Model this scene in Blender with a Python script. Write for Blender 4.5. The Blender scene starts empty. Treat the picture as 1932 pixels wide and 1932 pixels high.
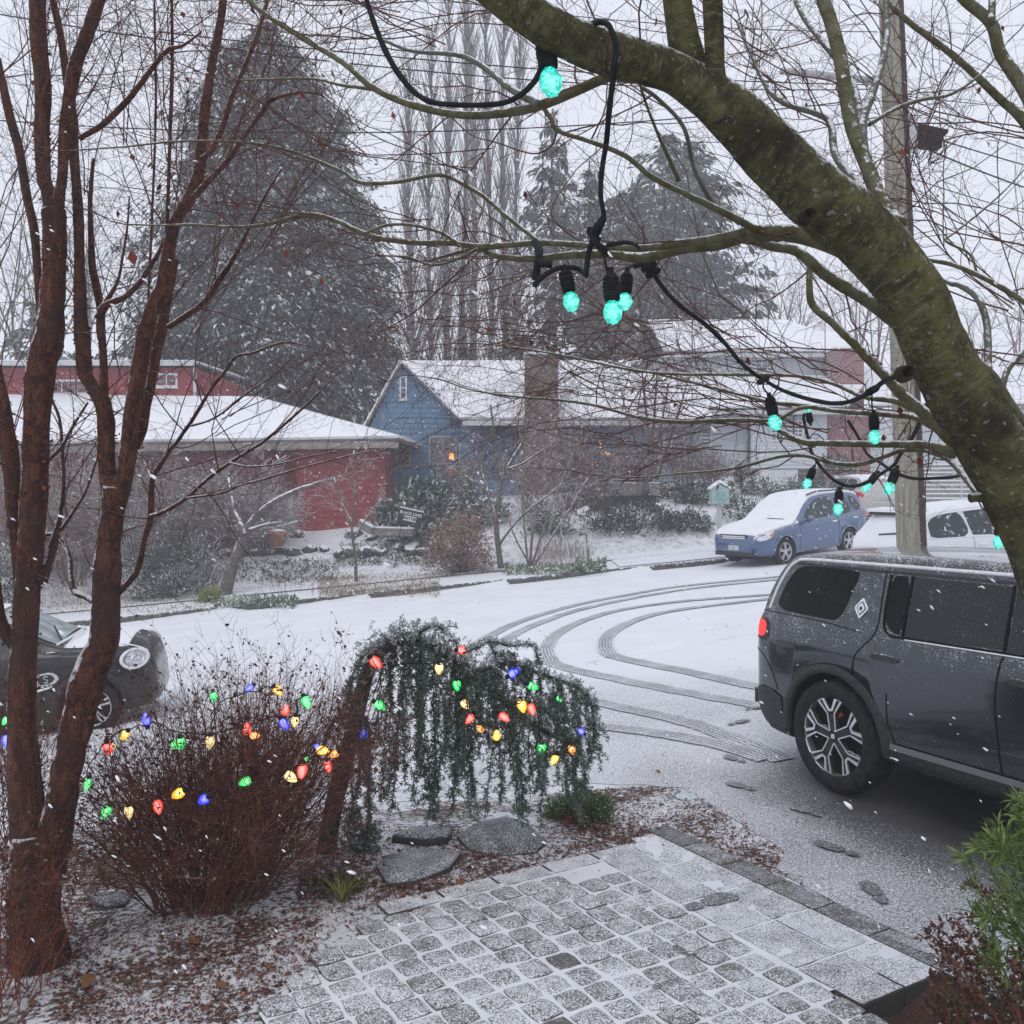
import bpy, bmesh, math, random
import numpy as np
from mathutils import Vector, Matrix
from math import sin, cos, pi, radians, sqrt, atan2

random.seed(7)
rng = np.random.default_rng(11)
SC = bpy.context.scene
COL = SC.collection

# ------------------------------------------------------------------ camera, world, sun, exposure
F, CX, HY, CZ = 1786.0, 966.0, 930.0, 2.3
cam_d = bpy.data.cameras.new('camera')
cam = bpy.data.objects.new('camera', cam_d); COL.objects.link(cam)
cam.location = (0, 0, CZ); cam.rotation_euler = (radians(90), 0, 0)
cam_d.sensor_width = 36; cam_d.lens = F / 1932 * 36; cam_d.shift_y = (HY - 966) / 1932
cam_d.clip_start = .05; cam_d.clip_end = 1000
SC.camera = cam

SUN_EL, SUN_AZ = radians(52), radians(200)
w = bpy.data.worlds.new('World'); SC.world = w; w.use_nodes = True
nt = w.node_tree; nt.nodes.clear()
sky = nt.nodes.new('ShaderNodeTexSky'); sky.sky_type = 'NISHITA'; sky.sun_disc = False
sky.sun_elevation = SUN_EL; sky.sun_rotation = SUN_AZ; sky.air_density = 2; sky.dust_density = 6
sc_ = nt.nodes.new('ShaderNodeVectorMath'); sc_.operation = 'SCALE'; sc_.inputs['Scale'].default_value = .07
mx = nt.nodes.new('ShaderNodeMix'); mx.data_type = 'RGBA'; mx.inputs[0].default_value = .93
mx.inputs[7].default_value = (.735, .765, .86, 1)          # the even cloud deck over the clear sky
bg = nt.nodes.new('ShaderNodeBackground'); bg.inputs['Strength'].default_value = 1.0
wo = nt.nodes.new('ShaderNodeOutputWorld')
nt.links.new(sky.outputs[0], sc_.inputs[0]); nt.links.new(sc_.outputs[0], mx.inputs[6])
nt.links.new(mx.outputs[2], bg.inputs[0]); nt.links.new(bg.outputs[0], wo.inputs[0])

sun_d = bpy.data.lights.new('sun', 'SUN'); sun_d.energy = .55; sun_d.angle = radians(35); sun_d.color = (1, .97, .93)
sun = bpy.data.objects.new('sun', sun_d); COL.objects.link(sun)
sun.rotation_euler = (radians(90) - SUN_EL, 0, radians(180) - SUN_AZ); sun.location = (0, -5, 30)

SC.view_settings.view_transform = 'Standard'; SC.view_settings.look = 'None'
SC.view_settings.exposure = .27; SC.view_settings.gamma = 1; SC.view_settings.use_curve_mapping = False
cy = SC.cycles
cy.max_bounces = 8; cy.diffuse_bounces = 3; cy.glossy_bounces = 3; cy.transmission_bounces = 4
cy.volume_bounces = 2; cy.transparent_max_bounces = 6; cy.use_denoising = True
cy.use_adaptive_sampling = True; cy.adaptive_threshold = .012

# ------------------------------------------------------------------ geometry of the place
def sst(a, b, x):
    t = min(1, max(0, (x - a) / (b - a))); return t * t * (3 - 2 * t)
def lin(pts, x):
    if x <= pts[0][0]: 
        (a, b), (c, d) = pts[0], pts[1]; return b + (d - b) / (c - a) * (x - a)
    for (a, b), (c, d) in zip(pts, pts[1:]):
        if x <= c: return b + (d - b) / (c - a) * (x - a)
    (a, b), (c, d) = pts[-2], pts[-1]; return d + (d - b) / (c - a) * (x - c)
def flat(pts, x):
    return lin(pts, min(max(x, pts[0][0]), pts[-1][0]))
def street(x, y): return .0865 * x + .006 * y - .18
FAR_EDGE = [(-40, 21.5), (-9.5, 23.1), (2.4, 24.5), (5.3, 24.75), (6.7, 25.1), (8.5, 26.1), (12, 28.6), (20, 35), (30, 43)]
NEAR_EDGE = [(-40, 5.5), (-7, 10.6), (-2.5, 12.1), (.8, 12.8), (3.8, 14.1), (8, 14.7), (12, 17.5), (20, 23), (30, 31)]
def y_far(x): return lin(FAR_EDGE, x)
def y_near(x): return lin(NEAR_EDGE, x)
RISE = [(0, .13), (2.0, .16), (3.6, .2), (4.2, .45), (5.0, .95), (6.5, 1.35), (9, 2.0), (12, 2.25), (30, 2.9), (120, 4)]
def hash_n(x, y):
    return sin(x * 1.7 + sin(y * 1.1) * 2) * sin(y * 1.3 + sin(x * .9) * 2)
A_DIR = Vector((.857, .515)); B_DIR = Vector((.515, -.857))      # the patio's two directions
def near_z(x, y):
    z = .012 + .06 * min(0, x + 1.3) + .007 * hash_n(x * 3, y * 3)
    return z
def ground(x, y):
    s = street(x, y); d = y - y_far(x)
    if d > 0:
        k = sst(9.8, 10.8, x) * (1 - sst(14.2, 15.4, x)) * (1 - sst(36, 39, y)); r = flat(RISE, d)
        return s + r * (1 - k) + min(r, .18 + .02 * d) * k + (.05 * hash_n(x, y) if d > 4 else 0)
    z = s
    t = sst(6.3, 7.9, y)
    z = near_z(x, y) * (1 - t) + s * t
    dep = .42 * math.exp(-(((x - 1.98) / .36) ** 2 + ((y - 4.02) / .33) ** 2) ** 2)
    return z - dep
def P(dx, dy, Y): return Vector(((dx - CX) / F * Y, Y, CZ - (dy - HY) / F * Y))
def PG(dx, dy, fn=ground):
    y = 3.0
    while y < 90:
        x = (dx - CX) / F * y
        if CZ - (dy - HY) / F * y <= fn(x, y): break
        y += .02
    return Vector((x, y, fn(x, y)))

# ------------------------------------------------------------------ mesh helpers
def tag(o, label=None, cat=None, group=None, kind=None):
    if label: o['label'] = label
    if cat: o['category'] = cat
    if group: o['group'] = group
    if kind: o['kind'] = kind
    return o
def empty(name, loc=(0, 0, 0), rz=0):
    o = bpy.data.objects.new(name, None); COL.objects.link(o); o.location = loc
    o.rotation_euler = (0, 0, rz); o.empty_display_size = .1
    return o
def link(name, me, parent=None):
    o = bpy.data.objects.new(name, me); COL.objects.link(o)
    if parent is not None: o.parent = parent
    return o
class MB:
    """collects verts and faces; build() links them as one mesh object"""
    def __init__(s): s.v = []; s.f = []; s.m = []; s.bark = {}
    def add(s, v, f, m=0, M=None):
        k = len(s.v)
        s.v += [tuple(M @ Vector(p)) for p in v] if M is not None else [tuple(p) for p in v]
        s.f += [tuple(i + k for i in q) for q in f]; s.m += [m] * len(f)
        return s
    def box(s, x0, x1, y0, y1, z0, z1, m=0, M=None):
        v = [(x, y, z) for z in (z0, z1) for y in (y0, y1) for x in (x0, x1)]
        return s.add(v, [(0, 2, 3, 1), (4, 5, 7, 6), (0, 1, 5, 4), (2, 6, 7, 3), (0, 4, 6, 2), (1, 3, 7, 5)], m, M)
    def tube(s, pts, rad, n=8, m=0, cap=True, M=None):
        pts = [Vector(p) for p in pts]; k = len(pts)
        if not hasattr(rad, '__len__'): rad = [rad] * k
        v = []; f = []; t0 = (pts[1] - pts[0]).normalized()
        u = t0.orthogonal().normalized()
        for i, p in enumerate(pts):
            t = (pts[min(i + 1, k - 1)] - pts[max(i - 1, 0)])
            t = t.normalized() if t.length > 1e-9 else t0
            u = (u - t * u.dot(t)); u = u.normalized() if u.length > 1e-6 else t.orthogonal().normalized()
            w_ = t.cross(u)
            for j in range(n):
                a = 2 * pi * j / n; v.append(p + (u * cos(a) + w_ * sin(a)) * rad[i])
        for i in range(k - 1):
            for j in range(n):
                a, b = i * n + j, i * n + (j + 1) % n; f.append((a, b, b + n, a + n))
        if cap: f.append(tuple(range(n - 1, -1, -1))); f.append(tuple(range((k - 1) * n, k * n)))
        return s.add(v, f, m, M)
    def lathe(s, prof, n=16, m=0, M=None, axis='z'):
        v = []; f = []
        for r, h in prof:
            for j in range(n):
                a = 2 * pi * j / n
                v.append((r * cos(a), r * sin(a), h) if axis == 'z' else (r * cos(a), h, r * sin(a)))
        for i in range(len(prof) - 1):
            for j in range(n):
                a, b = i * n + j, i * n + (j + 1) % n; f.append((a, b, b + n, a + n))
        f.append(tuple(range(n - 1, -1, -1))); f.append(tuple(range((len(prof) - 1) * n, len(prof) * n)))
        return s.add(v, f, m, M)
    def prism(s, poly, z0, z1, m=0, M=None):
        n = len(poly)
        v = [(x, y, z0) for x, y in poly] + [(x, y, z1) for x, y in poly]
        f = [tuple(range(n - 1, -1, -1)), tuple(range(n, 2 * n))] + [(i, (i + 1) % n, (i + 1) % n + n, i + n) for i in range(n)]
        return s.add(v, f, m, M)
    def mesh(s, name, mats, smooth=False):
        me = bpy.data.meshes.new(name); me.from_pydata(s.v, [], s.f)
        for q in (mats if isinstance(mats, (list, tuple)) else [mats]): me.materials.append(q)
        me.polygons.foreach_set('material_index', s.m)
        if smooth: me.polygons.foreach_set('use_smooth', [True] * len(s.f))
        if s.bark:
            at = me.attributes.new('bark', 'FLOAT_VECTOR', 'POINT'); at.data.foreach_set('vector', [c for i in range(len(s.v)) for c in s.bark.get(i, (0, 0, 0))])
        me.update(); return me
    def build(s, name, mats, parent=None, smooth=False):
        return link(name, s.mesh(name, mats, smooth), parent)
def np_mesh(name, V, Q, mats, smooth=False, mi=None):
    """V (n,3), Q (m,k) faces of one size"""
    me = bpy.data.meshes.new(name); V = np.asarray(V, np.float32); Q = np.asarray(Q, np.int32); k = Q.shape[1]
    me.vertices.add(len(V)); me.vertices.foreach_set('co', V.ravel())
    me.loops.add(Q.size); me.loops.foreach_set('vertex_index', Q.ravel())
    me.polygons.add(len(Q)); me.polygons.foreach_set('loop_start', np.arange(0, Q.size, k, dtype=np.int32))
    for q in (mats if isinstance(mats, (list, tuple)) else [mats]): me.materials.append(q)
    if mi is not None: me.polygons.foreach_set('material_index', np.asarray(mi, np.int32))
    if smooth: me.polygons.foreach_set('use_smooth', np.ones(len(Q), bool))
    me.update(calc_edges=True); me.validate(); return me
def segs_mesh(name, segs, mat, n=3):
    S = np.array(segs, float)          # x0 y0 z0 x1 y1 z1 r0 r1
    p0, p1, r0, r1 = S[:, :3], S[:, 3:6], S[:, 6:7], S[:, 7:8]
    t = p1 - p0; t /= np.maximum(np.linalg.norm(t, axis=1, keepdims=True), 1e-9)
    ref = np.where(np.abs(t[:, 2:3]) < .8, np.array([[0, 0, 1.]]), np.array([[1., 0, 0]]))
    u = np.cross(t, ref); u /= np.linalg.norm(u, axis=1, keepdims=True); w_ = np.cross(t, u)
    ring = []
    for p, r in ((p0, r0), (p1, r1)):
        for j in range(n):
            a = 2 * pi * j / n; ring.append(p + (u * cos(a) + w_ * sin(a)) * r)
    V = np.stack(ring, 1).reshape(-1, 3); N = len(S); b = (np.arange(N) * 2 * n)[:, None]
    Q = np.concatenate([b + np.array([[j, (j + 1) % n, (j + 1) % n + n, j + n]]) for j in range(n)], 0)
    return np_mesh(name, V, Q, mat, True)
def leaves_mesh(name, C, D, N, L, W, mats, mi=None, fold=.15):
    """diamond leaves: centre C, long axis D, normal N, length L, width W"""
    C, D, N = (np.asarray(a, float) for a in (C, D, N)); L = np.asarray(L, float).reshape(-1, 1); W = np.asarray(W, float).reshape(-1, 1)
    D = D / np.maximum(np.linalg.norm(D, axis=1, keepdims=True), 1e-9)
    S = np.cross(D, N); S /= np.maximum(np.linalg.norm(S, axis=1, keepdims=True), 1e-9); U = np.cross(S, D)
    V = np.stack([C - D * L * .5, C + S * W * .5 + U * W * fold, C + D * L * .5, C - S * W * .5 + U * W * fold], 1).reshape(-1, 3)
    Q = (np.arange(len(C)) * 4)[:, None] + np.array([[0, 1, 2, 3]])
    return np_mesh(name, V, Q, mats, False, mi)
def unit_rand(n):
    v = rng.normal(size=(n, 3)); return v / np.linalg.norm(v, axis=1, keepdims=True)
def catmull(pts, k=4):
    """pts: tuples of equal length, resampled smoothly"""
    p = [np.array(q, float) for q in pts]; out = []
    for i in range(len(p) - 1):
        a, b, c, d = p[max(i - 1, 0)], p[i], p[i + 1], p[min(i + 2, len(p) - 1)]
        for j in range(k):
            t = j / k
            out.append(.5 * ((2 * b) + (c - a) * t + (2 * a - 5 * b + 4 * c - d) * t * t + (3 * b - a - 3 * c + d) * t ** 3))
    out.append(p[-1]); return out
def chaikin(poly, k=2):
    for _ in range(k):
        o = []
        for i in range(len(poly)):
            a, b = poly[i], poly[(i + 1) % len(poly)]
            o += [(a[0] * .8 + b[0] * .2, a[1] * .8 + b[1] * .2), (a[0] * .2 + b[0] * .8, a[1] * .2 + b[1] * .8)]
        poly = o
    return poly

# ------------------------------------------------------------------ materials
class NT:
    def __init__(s, name):
        s.m = bpy.data.materials.new(name); s.m.use_nodes = True; s.t = s.m.node_tree
        s.b = s.t.nodes['Principled BSDF']; s.out = s.t.nodes['Material Output']
    def n(s, typ, **k):
        q = s.t.nodes.new(typ)
        for a, v in k.items(): setattr(q, a, v)
        return q
    def l(s, a, b): s.t.links.new(a, b)
    def coord(s, kind='Object'):
        return s.n('ShaderNodeTexCoord').outputs[kind]
    def noise(s, scale, detail=4, rough=.6, vec=None, dist=0):
        q = s.n('ShaderNodeTexNoise'); q.inputs['Scale'].default_value = scale; q.inputs['Detail'].default_value = detail
        q.inputs['Roughness'].default_value = rough; q.inputs['Distortion'].default_value = dist
        s.l(vec if vec is not None else s.coord(), q.inputs['Vector']); return q.outputs['Fac']
    def ramp(s, fac, a, b, lo=0., hi=1.):
        q = s.n('ShaderNodeMapRange', interpolation_type='SMOOTHSTEP')
        q.inputs['From Min'].default_value = a; q.inputs['From Max'].default_value = b
        q.inputs['To Min'].default_value = lo; q.inputs['To Max'].default_value = hi
        s.l(fac, q.inputs['Value']); return q.outputs[0]
    def math(s, op, a, b=None):
        q = s.n('ShaderNodeMath', operation=op)
        for i, x in enumerate((a, b)):
            if x is None: continue
            if isinstance(x, (int, float)): q.inputs[i].default_value = x
            else: s.l(x, q.inputs[i])
        return q.outputs[0]
    def mix(s, fac, a, b):
        q = s.n('ShaderNodeMix', data_type='RGBA')
        for i, x in ((0, fac), (6, a), (7, b)):
            if isinstance(x, (int, float)): q.inputs[i].default_value = x
            elif isinstance(x, tuple): q.inputs[i].default_value = (*x, 1)
            else: s.l(x, q.inputs[i])
        return q.outputs[2]
    def nz(s):
        q = s.n('ShaderNodeSeparateXYZ'); s.l(s.n('ShaderNodeNewGeometry').outputs['Normal'], q.inputs[0]); return q.outputs[2]
    def bump(s, h, strength=.3, dist=.02):
        q = s.n('ShaderNodeBump'); q.inputs['Strength'].default_value = strength; q.inputs['Distance'].default_value = dist
        s.l(h, q.inputs['Height']); s.l(q.outputs[0], s.b.inputs['Normal']); return q
    def fin(s, col, rough=.8, metal=0, coat=0, spec=None):
        if isinstance(col, tuple): s.b.inputs['Base Color'].default_value = (*col, 1)
        else: s.l(col, s.b.inputs['Base Color'])
        if isinstance(rough, (int, float)): s.b.inputs['Roughness'].default_value = rough
        else: s.l(rough, s.b.inputs['Roughness'])
        s.b.inputs['Metallic'].default_value = metal; s.b.inputs['Coat Weight'].default_value = coat
        s.b.inputs['Coat Roughness'].default_value = .06
        if spec is not None: s.b.inputs['Specular IOR Level'].default_value = spec
        return s.m
SNOW = (.80, .81, .84)
def M(name, c, rough=.8, c2=None, scale=6, bump=0, bscale=40, snow=None, sscale=8, metal=0, coat=0, spec=.22, lo=.35, hi=.65, stretch=None, snz=.25):
    """plain procedural material; snow = threshold of the upward normal above which snow lies"""
    t = NT(name); col = c; vec = None
    if stretch:
        mp = t.n('ShaderNodeMapping'); mp.inputs['Scale'].default_value = stretch; t.l(t.coord(), mp.inputs[0]); vec = mp.outputs[0]
    if c2: col = t.mix(t.ramp(t.noise(scale, 5, .65, vec), lo, hi), c, c2)
    if snow is not None:
        nzv = t.math('ADD', t.nz(), t.math('MULTIPLY', t.math('SUBTRACT', t.noise(sscale, 4, .7), .5), 1.6))
        col = t.mix(t.ramp(nzv, snow, snow + snz), col, SNOW)
    if bump: t.bump(t.noise(bscale, 5, .7, vec), bump, .02)
    return t.fin(col, rough, metal, coat, spec)
def ML(name, c, rough=.8, var=.35, snow=None, sscale=3, c2=None):
    """leaf/needle material: colour varies leaf by leaf"""
    t = NT(name)
    rnd = t.n('ShaderNodeNewGeometry').outputs['Random Per Island']
    lo = tuple(q * (1 - var) for q in c); hi = c2 if c2 else tuple(q * (1 + var) for q in c)
    col = t.mix(rnd, lo, hi)
    if snow is not None:
        q = t.math('ADD', t.math('ABSOLUTE', t.nz()), t.math('MULTIPLY', t.math('SUBTRACT', rnd, .5), .7))
        q = t.math('ADD', q, t.math('MULTIPLY', t.math('SUBTRACT', t.noise(sscale, 3, .6), .5), 1.2))
        col = t.mix(t.ramp(q, snow, snow + .2), col, SNOW)
    return t.fin(col, rough, spec=.3)
def EM(name, c, strength, rough=.3):
    t = NT(name); t.fin(c, rough); t.b.inputs['Emission Color'].default_value = (*c, 1)
    t.b.inputs['Emission Strength'].default_value = strength; return t.m

m_snow = M('snow', SNOW, .75, (.74, .755, .79), 3, .25, 60)
m_roofsnow = M('roof_snow', (.83, .84, .87), .8, (.76, .77, .81), 1.2, .3, 6)
m_black = M('black_rubber', (.012, .013, .014), .55, (.03, .031, .033), 30, .15, 200)
m_cord = M('black_cord', (.008, .009, .010), .7, (.016, .017, .018), 60, .3, 300)

# ================================================================== THE SETTING
def litter_at(x, y):
    d = y - y_far(x)
    if d > 0:
        v = .30 * (1 - sst(0, 2.2, d)) if x < 4 else .10
        if 3.4 < d < 5.5: v = .45 if x < 9 else .35
        if 2.2 < d < 3.4: v = 0
        if d >= 5.5: v = .28
        return v
    if y < y_near(x): 
        n = (Vector((x, y)) - Vector((1.0, 6.25))).dot(A_DIR.xy)
        if (x - 1.98) ** 2 + (y - 4.0) ** 2 < .18: return 1.4
        if y < 7.6: return .55 + .12 * hash_n(x * 2, y * 2)
        return .18
    return 0
def m_ground_mat():
    t = NT('snowy_ground'); at = t.n('ShaderNodeAttribute', attribute_name='litter').outputs['Fac']
    co = t.coord()
    n1 = t.noise(30, 6, .75, co); n2 = t.noise(5.5, 3, .6, co); n3 = t.noise(90, 3, .6, co)
    v = t.math('ADD', t.math('MULTIPLY', n1, .75), t.math('MULTIPLY', n2, .25))
    th = t.math('SUBTRACT', .78, t.math('MULTIPLY', at, .52))
    f = t.ramp(t.math('SUBTRACT', v, th), -.03, .05)
    soil = t.mix(t.ramp(n3, .4, .6), (.05, .033, .026), (.13, .06, .045))
    far = t.n('ShaderNodeSeparateXYZ'); t.l(co, far.inputs[0])
    soil = t.mix(t.ramp(far.outputs[1], 14, 24), soil, (.085, .09, .05))
    col = t.mix(f, t.mix(t.ramp(n2, .3, .7), SNOW, (.74, .76, .80)), soil)
    t.bump(t.math('SUBTRACT', n1, t.math('MULTIPLY', f, .6)), .6, .03)
    return t.fin(col, .8)
def grid_mesh(xs, ys, fn, name, mat, attr=None):
    V = [(x, y, fn(x, y)) for y in ys for x in xs]; nx = len(xs)
    Q = [(j * nx + i, j * nx + i + 1, (j + 1) * nx + i + 1, (j + 1) * nx + i) for j in range(len(ys) - 1) for i in range(nx - 1)]
    me = np_mesh(name, V, Q, mat, True)
    if attr:
        a = me.attributes.new(attr[0], 'FLOAT', 'POINT'); a.data.foreach_set('value', [attr[1](x, y) for x, y, z in V])
    return me
def ground_low(x, y):
    z = ground(x, y)
    if y_near(x) < y < y_far(x): return z - .10 * min(1, (y_far(x) - y) / .3, (y - y_near(x)) / .3) - .0
    return z
# driveway and path areas (plan outlines)
DRIVE = [PG(1105, 1478), PG(1290, 1488), PG(1400, 1556), PG(1480, 1612), PG(1565, 1690)]
dl = [(p.x, p.y) for p in DRIVE]
DRIVE_POLY = [(2.55, 3.0), (2.22, 4.35), (1.72, 5.45), (1.60, 5.75)] + dl[3::-1] + [(.3, 7.75), (-.6, 7.7), (-1.4, 7.5), (-2.2, 7.3), (-2.6, 8.4), (-2.6, 11.0), (-1.2, 11.9)] + \
             [(x, y_near(x) - .02) for x in (-.5, .8, 2.3, 3.8, 5, 6.5, 8)] + [(9.5, 13), (9.5, 3.0)]
def inside(poly, x, y):
    c = False; n = len(poly)
    for i in range(n):
        (x0, y0), (x1, y1) = poly[i], poly[(i + 1) % n]
        if (y0 > y) != (y1 > y) and x < (x1 - x0) * (y - y0) / (y1 - y0) + x0: c = not c
    return c
def drive_in(x, y): return 2.8 < y < 15 and inside(DRIVE_POLY, x, y)

def steps(a, b, s): return list(np.arange(a, b, s))
gx = [-70, -50, -38, -30, -25, -21, -18] + steps(-16, -4, .5) + steps(-4, 4, .12) + steps(4, 16, .5) + [17, 19, 22, 26, 32, 40, 55, 80]
gy = [-4, -2, 0, 1] + steps(2, 9, .12) + steps(9, 44, .4) + [46, 50, 56, 64, 75, 90, 115, 150]
gx = [float(a) for a in gx]; gy = [float(a) for a in gy]
gm = grid_mesh(gx, gy, ground_low, 'ground', m_ground_mat(), ('litter', litter_at))
tag(link('ground', gm), kind='structure')

def road_mat():
    t = NT('road_snow'); co = t.coord(); n = t.noise(1.1, 4, .55, co); n2 = t.noise(70, 3, .7, co)
    col = t.mix(t.ramp(n, .25, .75), (.74, .75, .80), (.82, .83, .86))
    q = t.n('ShaderNodeMapping'); q.inputs['Scale'].default_value = (.6, 6, 1); q.inputs['Rotation'].default_value = (0, 0, -.12); t.l(co, q.inputs[0])
    col = t.mix(t.ramp(t.noise(1.0, 3, .6, q.outputs[0]), .5, .75, 0, .35), col, (.70, .71, .75))
    col = t.mix(t.ramp(n2, .66, .74, 0, .5), col, (.30, .30, .32))
    t.bump(n2, .15, .01); return t.fin(col, .7)
m_road = road_mat()
xs = [float(a) for a in [-40, -32, -26, -20, -16] + steps(-13, 14, .5) + [15, 17, 20, 24, 30]]
V = []; Q = []; nr = 14
for x in xs:
    a, b = y_near(x), y_far(x)
    for k in range(nr): 
        y = a + (b - a) * k / (nr - 1); V.append((x, y, street(x, y)))
for i in range(len(xs) - 1):
    for k in range(nr - 1):
        a = i * nr + k; Q.append((a, a + nr, a + nr + 1, a + 1))
tag(link('road', np_mesh('road', V, Q, m_road, True)), kind='structure')

# kerb: far side kerb stones, dark wet front and snow on top
m_kerb = M('wet_kerb', (.055, .055, .058), .6, (.12, .115, .11), 12, .4, 60, snow=.72, sscale=9)
mb = MB(); xk = [float(a) for a in [-40, -30, -22, -16] + steps(-13, 14, .35) + [16, 20, 25, 30]]
for (x0, x1) in zip(xk, xk[1:]):
    r = random.uniform(-.012, .012)
    def sec(x):
        y = y_far(x) + r; z = street(x, y); return [(x, y - .02, z - .05), (x, y - .01, z + .115), (x, y + .02, z + .14), (x, y + .17, z + .145), (x, y + .18, z - .05)]
    s0, s1 = sec(x0), sec(x1 - .012); mb.add(s0 + s1, [(i, i + 5, i + 6, i + 1) for i in range(4)] + [(4, 3, 2, 1, 0), (5, 6, 7, 8, 9)])
tag(mb.build('kerb', m_kerb), kind='structure')
# near side kerb lip, low and mostly under snow
mb = MB(); m_lip = M('snowy_kerb', (.70, .71, .74), .8, (.3, .3, .3), 8, .3, 40, lo=.62, hi=.8)
xn = [float(a) for a in steps(-14, -1.0, .6)]
for (x0, x1) in zip(xn, xn[1:]):
    def sec(x):
        y = y_near(x); z = street(x, y); return [(x, y + .06, z - .05), (x, y + .03, z + .03), (x, y - .04, z + .06), (x, y - .25, z + .05), (x, y - .4, z - .05)]
    s0, s1 = sec(x0), sec(x1); mb.add(s0 + s1, [(i, i + 5, i + 6, i + 1)[::-1] for i in range(4)])
tag(mb.build('near_kerb', m_lip, smooth=True), kind='structure')

def drive_mat(name, cover, dark=(.05, .05, .053)):
    """thin grainy snow over wet asphalt; less of it where the car has stood"""
    t = NT(name); co = t.coord()
    n = t.noise(140, 2, .6, co); n1 = t.noise(65, 3, .7, co); big = t.noise(.9, 3, .5, co)
    v = t.math('ADD', t.math('MULTIPLY', n, .55), t.math('MULTIPLY', n1, .45))
    at = t.n('ShaderNodeAttribute', attribute_name='bare').outputs['Fac']
    th = t.math('ADD', t.math('ADD', t.math('MULTIPLY', at, .30), 1 - cover), t.math('MULTIPLY', t.math('SUBTRACT', big, .5), .12))
    f = t.ramp(t.math('SUBTRACT', v, th), -.09, .11)
    col = t.mix(f, t.mix(t.noise(8, 3, .6, co), dark, (.09, .088, .09)), (.78, .79, .83))
    t.bump(v, .35, .012)
    return t.fin(col, t.ramp(f, 0, 1, .45, .8))
m_drive = drive_mat('driveway_thin_snow', .555)
SUVP = (2.40, 7.10); SUVD = Vector((.454, -.891)).normalized(); SUVR = Vector((SUVD.y * -1 * -1, SUVD.x))  # placeholder side
def bare_at(x, y):
    # the car stands over this ground: along its length, with a soft edge
    e = Vector((x - SUVP[0], y - SUVP[1])); a = e.dot(SUVD); side = Vector((-SUVD.y, SUVD.x)); b = e.dot(side)
    under = sst(-.9, .3, a) * sst(-.15, .55, b) * (1 - sst(2.0, 2.8, b)) * 1.5 + .5 * sst(-1.2, .2, a) * sst(-.8, .3, b) * (1 - sst(2.0, 2.8, b))
    near = .10 * (1 - sst(-.9, .2, abs(b + .3) - .6)) * sst(-1.5, .5, a) 
    road_like = -.5 * sst(10.5, 13.5, y)
    left = -.15 * sst(0, -2, x)
    return under + near + road_like + left + .14 * (1 - sst(6.6, 9.5, y)) * (1 - sst(.1, .8, abs(x - 1.9) - .5))
from mathutils.geometry import delaunay_2d_cdt
edge = []
for (p_, q_) in zip(DRIVE_POLY, DRIVE_POLY[1:] + DRIVE_POLY[:1]):
    n_ = max(1, int(math.hypot(q_[0] - p_[0], q_[1] - p_[1]) / .14))
    for k in range(n_):
        t_ = k / n_; jx = random.uniform(-.03, .03) if k else 0
        edge.append((p_[0] + (q_[0] - p_[0]) * t_ + jx, p_[1] + (q_[1] - p_[1]) * t_ + (random.uniform(-.03, .03) if k else 0)))
pin = [(float(x), float(y)) for x in np.arange(-2.6, 9.5, .12) for y in np.arange(3.1, 14.6, .12) if drive_in(x, y) and all(abs(x - e[0]) + abs(y - e[1]) > .07 for e in edge)]
vs_ = [Vector(p) for p in edge + pin]; ne = len(edge)
r_ = delaunay_2d_cdt(vs_, [(i, (i + 1) % ne) for i in range(ne)], [], 1, 1e-5)
V = [(v.x, v.y, ground(v.x, v.y) + .005) for v in r_[0]]
mb = MB().add(V, [tuple(f) for f in r_[2]]); me = mb.mesh('driveway', m_drive, True)
a = me.attributes.new('bare', 'FLOAT', 'POINT'); a.data.foreach_set('value', [bare_at(x, y) for x, y, z in V])
tag(link('driveway', me), kind='structure')

# sidewalk across the street
m_walk = M('sidewalk_snow', (.78, .79, .83), .75, (.70, .71, .76), 2, .2, 50)
mb = MB(); xw = [float(a) for a in steps(-22, 6.6, .4)]
for i, x in enumerate(xw[:-1]):
    x1 = xw[i + 1]
    q = []
    for X in (x, x1):
        for d in (2.15, 3.45): y = y_far(X) + d; q.append((X, y, ground(X, y) + .035))
    mb.add(q, [(0, 2, 3, 1)])
tag(mb.build('sidewalk', m_walk, smooth=True), kind='structure')
# driveway of the house across, where the pale strip opens to the road
mb = MB(); m_apron = M('far_apron_snow', (.77, .78, .82), .75, (.72, .73, .78), 2, .2, 40)
for x in steps(2.8, 6.4, .3):
    q = []
    for X in (x, x + .3):
        for d in (.19, 2.15): y = y_far(X) + d; q.append((X, y, ground(X, y) + .03))
    mb.add(q, [(0, 2, 3, 1)])
tag(mb.build('far_driveway', m_apron, smooth=True), kind='structure')

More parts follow.
